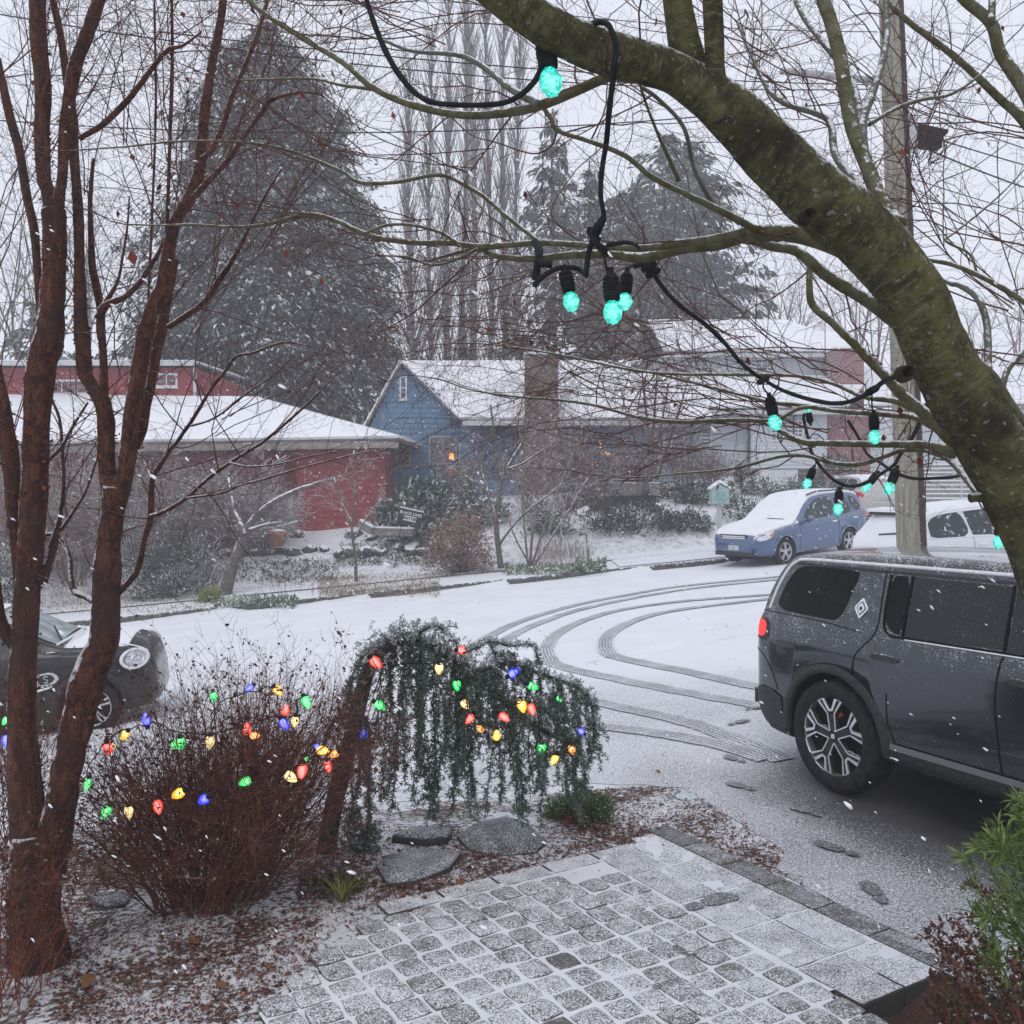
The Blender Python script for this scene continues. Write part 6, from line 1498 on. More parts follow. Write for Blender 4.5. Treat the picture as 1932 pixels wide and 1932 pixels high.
PB = [ # (dx, dy, w) lists, depth from, to, part name
 ([(75, 1880, 150), (72, 1850, 125), (72, 1820, 110), (68, 1720, 98), (70, 1640, 96), (68, 1570, 88)], D, D, 'trunk', 20),
 ([(60, 1600, 72), (50, 1520, 66), (44, 1400, 54), (42, 1286, 53), (50, 1147, 47), (58, 1050, 46), (60, 980, 46), (66, 880, 45), (70, 813, 45), (78, 700, 52), (88, 646, 56), (95, 612, 52), (100, 560, 46), (102, 500, 42), (103, 430, 41), (101, 395, 40)], D, D, 'stem', 16),
 ([(98, 410, 28), (90, 360, 26), (84, 334, 26), (79, 250, 27), (80, 167, 28), (74, 80, 29), (72, 0, 30), (70, -60, 30)], D, D + .1, 'stem', 12),
 ([(106, 410, 24), (114, 360, 20), (118, 334, 19), (123, 234, 23), (140, 134, 26), (158, 80, 25), (172, 40, 24), (187, 0, 22), (205, -60, 22)], D, D - .1, 'stem', 12),
 ([(88, 1640, 70), (102, 1560, 62), (115, 1510, 58), (128, 1450, 60), (137, 1403, 60), (150, 1340, 60), (166, 1281, 62), (186, 1235, 54), (197, 1200, 50), (202, 1080, 49), (206, 1020, 44), (212, 960, 46), (218, 920, 52)], D, D - .05, 'stem', 16),
 ([(214, 945, 34), (203, 880, 30), (201, 830, 32), (199, 796, 33), (192, 757, 32), (180, 735, 30)], D, D, 'stem', 12),
 ([(186, 748, 26), (170, 722, 24), (160, 700, 26), (156, 650, 28), (152, 600, 25), (150, 501, 21), (147, 401, 20), (140, 301, 18), (139, 234, 18), (126, 150, 14), (114, 67, 13), (100, 0, 12), (92, -50, 11)], D, D + .2, 'stem', 10),
 ([(194, 760, 20), (196, 700, 15), (193, 646, 14), (190, 590, 13), (182, 540, 15), (174, 501, 14), (171, 430, 11), (170, 380, 9), (176, 300, 7)], D, D + .4, 'stem', 10),
 ([(218, 940, 42), (231, 913, 36), (241, 850, 33), (250, 780, 31), (262, 700, 30), (272, 640, 29), (285, 590, 27), (307, 535, 26), (318, 470, 25), (330, 420, 26), (355, 380, 26), (368, 350, 24), (377, 310, 21), (384, 234, 19), (398, 134, 16), (414, 50, 15), (421, 0, 14), (425, -50, 13)], D, D + .1, 'stem', 12),
 ([(250, 850, 24), (267, 813, 22), (276, 760, 20), (287, 713, 19), (296, 660, 20), (305, 620, 21), (316, 560, 17), (330, 490, 14)], D + .1, D + .3, 'stem', 10),
 ([(-10, 690, 24), (5, 770, 28), (17, 850, 30), (24, 930, 28), (30, 1000, 24), (34, 1060, 22), (38, 1120, 22), (44, 1200, 20)], D, D, 'stem', 10),
 ([(-10, 1100, 20), (0, 1164, 22), (14, 1200, 24), (35, 1225, 22)], D - .1, D, 'stem', 10),
 ([(-5, 110, 12), (2, 144, 13), (18, 217, 17), (37, 284, 17), (50, 368, 17), (64, 434, 17), (70, 501, 15), (76, 585, 15), (82, 640, 17)], D + .3, D, 'stem', 10),
 ([(318, 616, 12), (350, 596, 12), (384, 571, 12), (418, 521, 11), (438, 491, 9), (468, 434, 7), (501, 368, 5), (530, 320, 3)], D, D - .4, 'branch', 8),
 ([(152, 262, 10), (157, 257, 11), (190, 238, 12), (217, 214, 12), (251, 177, 11), (291, 124, 9), (317, 94, 9), (345, 86, 6), (380, 60, 4)], D, D - .3, 'branch', 8),
 ([(366, 372, 12), (390, 345, 12), (428, 304, 10), (468, 247, 9), (500, 205, 9), (515, 187, 8), (568, 174, 5), (610, 180, 3)], D, D - .3, 'branch', 8),
 ([(380, 300, 10), (395, 288, 11), (411, 261, 11), (424, 227, 11), (438, 180, 10), (458, 134, 9), (485, 67, 8), (505, 0, 7)], D, D + .3, 'branch', 8),
 ([(185, 600, 15), (192, 585, 18), (205, 573, 14), (234, 561, 11), (262, 535, 11), (281, 505, 10), (300, 475, 8), (309, 450, 6)], D, D + .2, 'branch', 8),
 ([(192, 640, 16), (190, 610, 18), (195, 580, 13), (222, 530, 6), (232, 480, 5), (240, 430, 4), (244, 370, 3)], D, D + .2, 'branch', 8),
 ([(277, 640, 6), (278, 600, 5), (283, 500, 5), (287, 401, 5), (292, 280, 5), (294, 167, 5), (291, 0, 5)], D, D + .3, 'branch', 6),
 ([(316, 430, 8), (316, 400, 7), (320, 280, 7), (324, 167, 8), (325, 90, 7), (324, 0, 6), (324, -40, 5)], D, D - .2, 'branch', 6),
 ([(202, 1150, 18), (214, 1128, 16), (227, 1114, 14), (245, 1095, 13), (261, 1070, 12), (274, 1014, 11), (284, 974, 12), (287, 907, 10), (301, 880, 9), (320, 850, 8), (334, 833, 8), (350, 810, 7), (364, 790, 7), (401, 730, 6), (425, 700, 6), (445, 673, 5), (480, 665, 5), (535, 646, 4), (590, 655, 2)], D, D - .5, 'branch', 8),
 ([(284, 974, 9), (310, 965, 9), (351, 940, 8), (390, 905, 7), (434, 873, 7), (470, 850, 6), (501, 830, 6), (568, 773, 5), (612, 730, 3), (650, 690, 2)], D - .2, D - .9, 'branch', 7),
 ([(351, 940, 5), (418, 930, 5), (455, 915, 4), (501, 903, 4), (570, 882, 3), (645, 863, 3), (700, 850, 2)], D - .4, D - .9, 'branch', 6),
 ([(361, 803, 5), (390, 795, 4), (418, 780, 4), (468, 740, 4), (510, 712, 3), (551, 676, 3)], D - .3, D - .7, 'branch', 6),
 ([(434, 873, 4), (470, 880, 4), (520, 876, 3), (580, 862, 3), (640, 850, 2)], D - .5, D - .9, 'branch', 6),
 ([(287, 907, 6), (282, 890, 6), (272, 870, 5), (262, 850, 5)], D - .2, D, 'branch', 6),
 ([(178, 1135, 12), (160, 1125, 13), (142, 1117, 12), (134, 1095, 11), (132, 1060, 10), (125, 1035, 9), (112, 1018, 9), (100, 1008, 9), (80, 1010, 8)], D, D + .5, 'branch', 8),
 ([(80, 1100, 18), (92, 1060, 18), (102, 1020, 17), (112, 980, 10), (120, 920, 8), (118, 860, 7), (112, 790, 6), (90, 740, 4)], D, D + .5, 'branch', 8),
 ([(115, 1000, 8), (135, 970, 7), (160, 930, 6), (175, 890, 5), (190, 840, 3)], D + .1, D + .4, 'branch', 6),
 ([(80, 880, 8), (100, 860, 8), (118, 840, 8), (140, 800, 6), (165, 760, 5)], D + .1, D + .5, 'branch', 6),
 ([(180, 1030, 3), (240, 1000, 3), (290, 985, 3)], D, D, 'branch', 5),
]
segs_p = []; curlC = []; curlD = []; curlL = []; curlN = []
STP = dict(n=[6, 4, 3], jit=[.12, .18, .22], up=[.06, .03, .02], kids=[5, 2.6, 0], ang=(35, 75), len=(.34, .6), rr=.6, rmin=.0012, bare=.1)
stems_mesh = {}
for k, (pts, ya, yb, nm, n) in enumerate(PB):
    q = with_depth(pts, ya, yb); wp, wr_ = limb_pts(q, 6); mb = MB(); knotty(mb, wp, wr_, n, .13 if q[0][2] > 20 else .08, 60 + k)
    so = mb.build(nm, m_paper, pm, True)
    for i in range(2, len(wp) - 1):
        d = wp[i + 1] - wp[i]; L = d.length; dn = d.normalized(); r = wr_[i]; dt_ = tuple(dn)
        # loose curls of bark
        c = L * (150 if r > .03 else 45); c = int(c) + (R_() < c - int(c))
        if R_() < .55:
            for _ in range(c):
                e = Vector(rnd_dir()); e.y *= .35; e = (e - dn * e.dot(dn)).normalized(); s_ = random.uniform(.008, .027) * (1 if r > .03 else .5)
                curlC.append(tuple(wp[i] + e * (r * 1.0 + s_ * .25) + dn * random.uniform(0, L))); curlD.append(tuple(e * random.uniform(.3, 1) + Vector(rnd_dir()) * .6 + dn * .3)); curlN.append(rnd_dir()); curlL.append(s_)
        if r < .06 and r > .001:
            rate = 6 if r < .014 else 3.0
            if q[0][1] > 1200: rate = 0
            c = rate * L; c = int(c) + (R_() < c - int(c))
            for _ in range(c):
                z = Vector(rnd_dir()); z.y *= .8; z = (z - dn * z.dot(dn)).normalized(); a = radians(random.uniform(30, 75)); cd = dn * cos(a) + z * sin(a)
                grow(segs_p, tuple(wp[i]), tuple(cd), random.uniform(.35, .95) * (1 if r < .014 else .8), min(r * .45, .0042), 0, STP)
n = len(curlC); cl = np.array(curlL)
link('bark_curls', leaves_mesh('bark_curls', curlC, curlD, curlN, cl, cl * rng.uniform(.4, 1.1, n), m_curl, fold=.5), pm)['kind'] = 'stuff'
for a in ((330, 420, 4.6, 100, 1.5, .004, 3), (150, 350, 4.8, 90, 1.6, .004, 3), (260, 300, 4.9, 95, 1.6, .004, 4), (60, 300, 4.9, 100, 1.5, .004, 4), (200, 700, 5.0, 80, 1.6, .004, 3), (350, 650, 4.6, 60, 1.4, .004, 3), (440, 300, 4.5, 70, 1.3, .004, 3), (20, 800, 5.0, 75, 1.5, .004, 4), (-20, 500, 4.9, 70, 1.6, .004, 4), (500, 450, 4.6, 60, 1.2, .004, 3), (430, 800, 4.2, 30, 1.0, .003, 3), (0, 150, 4.8, 30, 1.5, .004, 3)):
    spray(segs_p, *a[:6], dict(STP, n=[10, 6, 4], kids=[11, 5, 0]), a[6])
segs_p = [s for s in segs_p if not (s[0] > -.5 and s[2] < 1.2)]
print('paperbark twigs', len(segs_p))
link('twigs', segs_mesh('twigs', segs_p, M('dark_red_twig', (.075, .032, .028), .9, (.11, .06, .05), 9, 0, snow=.88, sscale=50)), pm)['kind'] = 'stuff'
lf = [(388, 760, .05), (537, 42, .03), (250, 486, .055), (540, 230, .03), (835, 740, .02), (247, 300, .03), (176, 395, .025)]
C = [P(390 / 1.0 if 0 else 250, 487, 4.6), P(345, 28, 4.6), P(354, 150, 4.5), P(540, 478, 4.3), P(250, 297, 4.6), P(605, 270, 3.6), P(570, 180, 3.6)]
link('last_leaves', leaves_mesh('last_leaves', [tuple(c) for c in C], [(.3, .1, -1)] * 7, [(.3, -1, .2)] * 7, [.075, .035, .03, .04, .04, .035, .035], [.05, .028, .02, .025, .03, .02, .02], m_dead, fold=.25), pm)['kind'] = 'stuff'

# ------------------------------------------------------------------ far evergreens
def conifer(name, label, dx, dytop, Y, outline, mat, mtr, dens=1.0, spray_l=.55, droop=.45, zbase=None, group=None, seed=0):
    """outline: (dy, half width in px); drooping boughs of many small sprays"""
    r_ = np.random.default_rng(seed); o = empty(name, (0, 0, 0)); tag(o, label, 'tree', group)
    zt = P(dx, dytop, Y).z; x0 = P(dx, 0, Y).x; zb = zbase if zbase is not None else 2.5; s = Y / F
    MB().tube([(x0, Y, zb - .5), (x0, Y, (zb + zt) / 2), (x0, Y, zt)], [.45, .28, .03], 8).build('trunk', mtr, o, True)
    prof = sorted([((CZ - (dy - HY) * s), hw * s) for dy, hw in outline])
    C = []; Dv = []; segs = []
    z = prof[0][0]
    while z < zt - .1:
        hw = lin(prof, z); nb = max(4, int((5 + hw * 2.0) * dens)); 
        for k in range(nb):
            az = r_.uniform(0, 2 * pi); L = hw * r_.uniform(.32, 1.18); dr = droop * r_.uniform(.5, 1.4)
            if sin(az) > .55 and r_.random() < .6: continue          # the far side is never seen
            q0 = np.array([x0, Y, z + r_.uniform(-.3, .3)]); m = max(3, int(L / .35)); pv_ = q0
            for i in range(1, m + 1):
                t = i / m; rr = L * t; p = q0 + np.array([cos(az) * rr, sin(az) * rr, .18 * rr - dr * rr * t])
                if i % 2 == 0 or i == m: segs.append((*pv_, *p, .05 * (1 - t) + .012, .05 * (1 - t) + .01)); pv_ = p
                ns = int((6.5 * dens) * (.45 + t) * max(0., -.28 + 2.0 * (hash_n(p[0] * 1.3, p[2] * 1.7) * .5 + .5)))
                c = p + r_.normal(size=(ns, 3)) * np.array([.30, .30, .16]) * (.6 + .5 * min(L, 3) / 3); C.append(c)
                dd = np.tile([cos(az), sin(az), -.55 - dr], (ns, 1)) + r_.normal(size=(ns, 3)) * .55; Dv.append(dd)
        z += .36 / dens ** .5
    C = np.concatenate(C); Dv = np.concatenate(Dv); n = len(C); L = r_.uniform(.5, 1.2, n) * spray_l
    N = r_.normal(size=(n, 3)) * .5 + [0, -.2, 1]
    link('foliage', leaves_mesh('foliage', C, Dv, N, L, L * r_.uniform(.22, .42, n), mat, fold=.3), o)['kind'] = 'stuff'
    link('boughs', segs_mesh('boughs', segs, mtr, 3), o)['kind'] = 'stuff'
    print(name, n); return o
m_ced = ML('cedar_needles', (.042, .064, .056), .9, .45, snow=.74, sscale=.9)
m_fir = ML('far_needles', (.055, .075, .064), .9, .4, snow=.88, sscale=.8)
m_ctr = M('conifer_trunk', (.06, .05, .045), .95, (.1, .09, .08), 3)
conifer('deodar_cedar', 'large dark drooping cedar behind the red house', 500, 52, 47, [(800, 200), (700, 245), (620, 250), (500, 222), (400, 205), (300, 172), (220, 150), (150, 108), (100, 74), (60, 22)], m_ced, m_ctr, 1.8, .44, .5, seed=1)
conifer('fir_tree', 'dark pointed fir just left of centre behind the big cedar', 640, 220, 52, [(800, 110), (600, 110), (450, 88), (350, 55), (240, 12)], m_ced, m_ctr, .9, .7, .4, seed=2)
conifer('fir_tree', 'hazy grey fir beside the tall bare poplars', 1042, 205, 60, [(760, 95), (600, 85), (450, 62), (330, 38), (230, 8)], m_fir, m_ctr, .8, .75, .45, seed=3)
conifer('fir_tree', 'small pointed fir between two larger hazy evergreens', 1112, 292, 62, [(760, 75), (600, 62), (450, 45), (320, 10)], m_fir, m_ctr, .75, .75, .4, seed=4)
conifer('fir_tree', 'broad domed hazy evergreen behind the white house', 1262, 262, 64, [(760, 170), (600, 165), (480, 150), (380, 110), (300, 62), (270, 20)], m_fir, m_ctr, .95, .85, .3, seed=5)
conifer('fir_tree', 'low hazy evergreen at the far left behind the red house', 62, 560, 52, [(800, 90), (700, 80), (620, 50), (565, 8)], m_fir, m_ctr, .6, .8, .4, seed=6)

# ------------------------------------------------------------------ bare trees far and near
m_farwood = M('far_grey_wood', (.13, .115, .11), .95, (.20, .185, .18), 2)
m_farwood2 = M('far_brown_wood', (.16, .12, .10), .95, (.22, .17, .15), 2)
pop_st = dict(n=[9, 5], jit=[.025, .06], up=[.05, .09], kids=[7, 0], ang=(14, 30), len=(.22, .4), rr=.5, rmin=.012, bare=.1, taper=.3)
for k, (dx, wd, top, Y) in enumerate(((782, 9, 120, 60), (815, 10, 40, 61), (848, 16, -60, 60), (872, 14, -60, 62), (898, 17, -60, 60), (925, 12, -60, 61), (948, 15, -60, 62), (975, 10, 60, 60))):
    o = empty('poplar', (0, 0, 0)); tag(o, 'tall bare poplar in the pale row behind the blue house', 'tree', 'row of bare poplars'); s = Y / F; x0 = P(dx, 0, Y).x; zt = CZ - (top - HY) * s
    lean = random.uniform(-.3, .3); H_ = zt - 2
    f_ = lambda t: Vector((x0 + lean * t * 2 + .15 * sin(t * 7 + k), Y, 2 + H_ * t)); r0 = wd * s / 2
    MB().tube([f_(i / 12) for i in range(13)], [r0 * (1 - .85 * i / 12) + .02 for i in range(13)], 6).build('trunk', m_farwood, o, True)
    sg = []
    for i in range(190):
        t = random.uniform(.05, .97); c = f_(t); az = random.uniform(0, 2 * pi); q = (cos(az) * .36, sin(az) * .36, 1)
        grow(sg, tuple(c), norm3(q), random.uniform(2.2, 4.6) * (1.05 - .5 * t), .045, 0, pop_st)
    link('crown', segs_mesh('crown', sg, m_farwood), o)['kind'] = 'stuff'
BT = dict(n=[7, 6, 5], jit=[.09, .13, .18], up=[.04, .03, .03], kids=[8, 5, 0], ang=(22, 55), len=(.4, .62), rr=.55, rmin=.010, bare=.25, taper=.35)
def bare_tree(name, label, dx, dy, Y, hpx, wd, mat, nstem=1, st=BT, rmin=.010, lean=0, spread=.12, fine=None, group=None, cat='tree', z=None):
    o = empty(name, (0, 0, 0)); tag(o, label, cat, group); s = Y / F; b = P(dx, dy, Y)
    if z is None: b.z = ground(b.x, Y) - .05
    H_ = hpx * s; sg = []; tk = MB()
    for k in range(nstem):
        d = norm3((lean + random.uniform(-spread, spread), random.uniform(-spread, spread), 1)); th = H_ * .38; n = 5; pts = [Vector(b) + Vector((random.uniform(-.1, .1), random.uniform(-.1, .1), 0)) * (nstem > 1)]
        for i in range(n): pts.append(pts[-1] + Vector(d) * th / n + Vector((random.gauss(0, .02), random.gauss(0, .02), 0)) * th); 
        r0 = wd * s / 2; tk.tube(pts, [r0 * (1 - .4 * i / n) for i in range(n + 1)], 7)
        st2 = dict(st, rmin=rmin, bare=.1)
        for j in range(5): 
            q = rnd_dir(); grow(sg, tuple(pts[-1 - (j % 3)]), norm3((d[0] + q[0] * .55, d[1] + q[1] * .4, d[2] + abs(q[2]) * .2)), H_ * random.uniform(.42, .6), r0 * .5, 0, st2)
    tk.build('trunk', mat, o, True); link('crown', segs_mesh('crown', sg, fine or mat), o)['kind'] = 'stuff'; return o
for k, (dx, Y, h, w_) in enumerate(((-20, 50, 420, 12), (30, 54, 460, 12), (95, 56, 380, 10), (170, 58, 420, 10), (250, 60, 330, 10), (1520, 62, 340, 10), (1590, 60, 360, 10), (1660, 58, 300, 10), (1450, 66, 300, 9), (795, 50, 350, 12), (730, 52, 300, 9), (1840, 55, 260, 8), (1930, 55, 300, 9), (1340, 66, 330, 9), (1190, 56, 360, 9))):
    bare_tree('bare_tree', 'hazy leafless tree standing far behind the snowy roofs', dx, 800, Y, h, w_, m_farwood2 if dx > 1000 else m_farwood, rmin=.014, group='leafless trees beyond the houses', z=2)

# garden trees across the street, twigs rimed with snow
m_rime = M('snow_rimed_bark', (.085, .075, .07), .95, (.14, .12, .11), 8, .4, 40, snow=.30, sscale=7)
m_rimetwig = M('snow_rimed_twig', (.15, .115, .105), .95, (.22, .18, .165), 5, 0, snow=.32, sscale=6)
m_redtwig = M('reddish_twig', (.13, .075, .07), .95, (.20, .12, .11), 5, 0, snow=.52, sscale=6)
def traced_tree(name, label, Y, limbs, mat, twig, rate=5, tl=.7, r=.006, st=None, cat='tree'):
    o = empty(name, (0, 0, 0)); tag(o, label, cat); sg = []; st = st or dict(BT, rmin=.005, n=[6, 5, 4], kids=[5, 3.5, 0], bare=.05, jit=[.12, .16, .2])
    for k, (pts, dY) in enumerate(limbs):
        wp, wr_ = limb_pts(with_depth(pts, Y, Y + dY), 4); mb = MB(); knotty(mb, wp, wr_, 8, .05, k); mb.build('trunk' if k == 0 else 'limb', mat, o, True)
        for i in range(3, len(wp) - 1):
            d = wp[i + 1] - wp[i]; L = d.length; dn = d.normalized()
            if wr_[i] > .14: continue
            c = rate * L; c = int(c) + (R_() < c - int(c))
            for _ in range(c):
                z = Vector(rnd_dir()); z = (z - dn * z.dot(dn)).normalized(); a = radians(random.uniform(25, 65)); grow(sg, tuple(wp[i]), tuple(dn * cos(a) + z * sin(a)), tl * random.uniform(.6, 1.3), r, 0, st)
    link('twigs', segs_mesh('twigs', sg, twig), o)['kind'] = 'stuff'; return o
traced_tree('leaning_tree', 'small leaning tree with snow lining its pale limbs at the kerb bed', 26.0, [
    ([(424, 1122, 26), (432, 1090, 24), (445, 1050, 20), (462, 1010, 16), (482, 975, 13), (520, 945, 11), (560, 925, 9), (600, 912, 8), (628, 902, 6)], .3),
    ([(462, 1012, 12), (452, 985, 10), (440, 960, 8), (430, 900, 5)], .5), ([(482, 975, 9), (492, 930, 7), (500, 890, 5), (540, 860, 3)], -.4), ([(470, 1000, 8), (500, 990, 6), (530, 985, 4)], .2)], m_rime, m_rimetwig, 5, .9)
traced_tree('young_tree', 'slender young tree with snow on its forked limbs before the brown chimney', 26.2, [
    ([(945, 1072, 12), (941, 1040, 11), (937, 1000, 10), (940, 950, 9), (948, 900, 8), (965, 870, 7), (988, 830, 6), (998, 790, 5), (1002, 760, 4)], .4),
    ([(938, 985, 7), (920, 930, 6), (905, 880, 5), (890, 830, 3)], .4), ([(945, 905, 6), (935, 860, 5), (930, 800, 4), (925, 760, 3)], .3), ([(955, 885, 5), (985, 875, 5), (1010, 858, 4), (1040, 840, 3)], -.4), ([(940, 1030, 5), (970, 990, 4), (1000, 960, 4), (1040, 930, 3), (1070, 900, 2)], -.6)], m_rime, m_rimetwig, 6, .95)
traced_tree('many_stemmed_tree', 'fan of thin bare stems rising right of the slender young tree', 26.4, [
    ([(1000, 1066, 6), (1005, 1000, 5), (1015, 930, 4), (1030, 860, 3), (1040, 780, 2)], .2), ([(1004, 1066, 5), (1025, 1000, 4), (1050, 930, 4), (1075, 870, 3), (1100, 800, 2)], -.2),
    ([(996, 1066, 5), (990, 1000, 4), (985, 930, 4), (985, 850, 3)], .3), ([(1008, 1066, 5), (1040, 1015, 4), (1075, 960, 3), (1110, 900, 2)], .4), ([(1000, 1066, 4), (970, 1010, 3), (955, 960, 2)], 0)], m_rimetwig, m_rimetwig, 5, .8)
traced_tree('sapling', 'thin rimed sapling in the bed before the red end wall', 25.8, [
    ([(672, 1096, 7), (670, 1050, 6), (664, 1000, 5), (668, 950, 4), (664, 900, 3), (668, 850, 2)], .1), ([(667, 1020, 4), (690, 980, 3), (720, 940, 2)], .2), ([(666, 990, 4), (645, 950, 3), (630, 900, 2)], .2)], m_rime, m_rimetwig, 7, .7)
traced_tree('birch_clump', 'clump of reddish multi-stem trees before the low blue wing', 33.0, [
    ([(1230, 905, 6), (1226, 860, 6), (1222, 800, 5), (1215, 740, 4), (1210, 680, 3)], 0), ([(1236, 905, 6), (1240, 850, 5), (1250, 790, 4), (1262, 720, 3)], 0), ([(1240, 905, 5), (1258, 850, 5), (1280, 780, 4), (1300, 710, 2)], 0), ([(1226, 905, 5), (1205, 850, 4), (1185, 790, 3), (1170, 730, 2)], 0), ([(1234, 905, 5), (1232, 830, 5), (1236, 760, 4), (1240, 690, 3)], 0)], m_redtwig, m_redtwig, 5, 1.3, .010)
DS = dict(n=[6, 5, 4], jit=[.14, .18, .22], up=[.03, .02, .02], kids=[6, 4, 0], ang=(22, 60), len=(.4, .65), rr=.62, rmin=.0078, bare=.05, taper=.45)
def twiggy_shrub(name, label, dx, dy, Y, wpx, hpx, mat, n=26, st=DS, r=.008, group=None, z=None, leaf=None):
    o = empty(name, (0, 0, 0)); tag(o, label, 'shrub', group); s = Y / F; b = P(dx, dy, Y); b.z = (ground(b.x, Y) - .03) if z is None else z; sg = []
    for k in range(n):
        az = random.uniform(0, 2 * pi); e = sqrt(R_()); q = norm3((cos(az) * e * wpx / hpx * .6, sin(az) * e * .6, 1)); c = (b.x + cos(az) * e * wpx * s * .16, b.y + sin(az) * e * wpx * s * .16, b.z)
        grow(sg, c, q, hpx * s * random.uniform(.75, 1.0) * (1 - .25 * e), r, 0, st)
    tw = link('twigs', segs_mesh('twigs', sg, mat), o); tw['kind'] = 'stuff'
    if leaf:
        m_, cnt, sz = leaf; S_ = random.choices(sg, k=cnt); C = np.array([q[3:6] for q in S_]); link('leaves', leaves_mesh('leaves', C, unit_rand(cnt), unit_rand(cnt), rng.uniform(.6, 1.3, cnt) * sz, rng.uniform(.3, .6, cnt) * sz, m_), o)['kind'] = 'stuff'
    return o
def leafy_shrub(name, label, dx, dy, Y, wpx, hpx, mat, n=2500, leaf=.12, lw=.35, clumps=26, up=.3, stem=None, group=None, z=None, flatb=.25, droop=0, cat='shrub'):
    o = empty(name, (0, 0, 0)); tag(o, label, cat, group); s = Y / F; b = P(dx, dy, Y); b.z = (ground(b.x, Y)) if z is None else z; W_, H_ = wpx * s / 2, hpx * s
    cc = unit_rand(clumps) * rng.uniform(.55, .95, (clumps, 1)); cc[:, 2] = np.abs(cc[:, 2]) * .9 + flatb * .3; cl = rng.integers(0, clumps, n)
    P_ = cc[cl] + rng.normal(size=(n, 3)) * .15; C = np.array(b) + P_ * np.array([W_, W_ * .8, H_ * .92]); C[:, 2] = np.maximum(C[:, 2], b.z + .02)
    out = P_ + rng.normal(size=(n, 3)) * .6 + [0, 0, up - droop]; N = rng.normal(size=(n, 3)) * .6 + [0, 0, 1]
    L = rng.uniform(.6, 1.3, n) * leaf; link('foliage', leaves_mesh('foliage', C, out, N, L, L * lw, mat, fold=.2), o)['kind'] = 'stuff'
    sg = []
    for c in cc: t = np.array(b) + c * np.array([W_, W_ * .8, H_ * .92]); sg.append((b.x, b.y, b.z, *((np.array(b) + t) / 2 + rng.normal(size=3) * .05), .018, .012)); sg.append((*sg[-1][3:6], *t, .012, .005))
    link('stems', segs_mesh('stems', sg, stem or m_ctr), o)['kind'] = 'stuff'; return o
m_rhod = ML('rhododendron_leaf', (.045, .075, .05), .6, .35, snow=.62, sscale=2.5)
m_ochre = ML('tawny_leaf', (.25, .145, .105), .9, .35, snow=.92, sscale=3)
m_ever = ML('evergreen_leaf', (.060, .080, .055), .8, .4, snow=.74, sscale=2)
m_evd = ML('dark_evergreen_leaf', (.045, .065, .050), .8, .4, snow=.90, sscale=2)
m_yel = ML('yellow_green_leaf', (.22, .24, .07), .8, .35, snow=1.0, sscale=3)
m_straw = ML('dry_grass_blade', (.26, .20, .12), .9, .35, snow=1.15, sscale=3)
m_grn = ML('groundcover_leaf', (.12, .16, .08), .8, .4, snow=.75, sscale=4)
G1 = 'bare rimed shrubs before the red house'
for k, (dx, dy, Y, w_, h) in enumerate(((140, 1075, 27.6, 150, 200), (50, 1080, 27.4, 140, 200), (300, 1040, 28.2, 130, 190), (440, 1010, 28.6, 120, 170), (500, 1000, 28.8, 110, 150), (10, 1020, 28.5, 150, 260), (95, 1030, 28.8, 140, 240), (185, 1010, 28.5, 150, 230), (260, 1000, 29, 150, 240), (340, 1000, 28.6, 150, 210), (410, 985, 29, 140, 190), (480, 975, 28.8, 130, 170))):
    twiggy_shrub('bare_shrub', 'leafless snow-rimed shrub in the thicket before the red house', dx, dy, Y, w_, h, m_rimetwig if k % 3 else m_redtwig, 44, r=.014, group=G1)
G2 = 'reddish bare shrubs before the cottage'
for k, (dx, dy, Y, w_, h) in enumerate(((1075, 935, 31.5, 110, 190), (1125, 930, 31.2, 90, 150), (1010, 945, 31, 90, 150), (1195, 925, 32, 70, 120), (1290, 905, 33, 90, 120), (1340, 905, 33.5, 70, 80), (870, 930, 32, 90, 120))):
    twiggy_shrub('bare_shrub', 'reddish leafless shrub tangled before the blue cottage wall', dx, dy, Y, w_, h, m_redtwig, 38, r=.014, group=G2)
leafy_shrub('rhododendron', 'broad snow-dusted rhododendron below the cottage window', 788, 988, 29.6, 165, 112, m_rhod, 4800, .30, .26, 48)
leafy_shrub('rhododendron', 'smaller green rhododendron right of the broad one', 905, 985, 30.5, 110, 88, m_rhod, 1600, .22, .28, 22)
leafy_shrub('tawny_bush', 'rounded tawny-brown bush at the kerb left of the young tree', 865, 1062, 26.6, 145, 128, m_ochre, 6500, .085, .45, 60)
twiggy_shrub('bare_shrub', 'low reddish twiggy growth in front of the rounded tawny bush', 862, 1085, 26.4, 90, 60, m_redtwig, 26)
leafy_shrub('dark_bush', 'dark green feathery bush left of the leaning tree', 325, 1128, 26.3, 175, 145, m_evd, 6500, .13, .2, 40, up=.6)
leafy_shrub('dark_bush', 'dark green bush at the far left edge behind the stems', 0, 1150, 25.0, 110, 150, m_ever, 3500, .12, .3, 30)
twiggy_shrub('bare_shrub', 'dark twiggy shrub between the leaning tree and the green bush', 385, 1130, 26.2, 80, 110, m_rimetwig, 18)
leafy_shrub('yellow_shrub', 'small yellow-green shrub at the kerb below the leaning tree', 393, 1150, 24.9, 55, 30, m_yel, 900, .09, .3, 16)
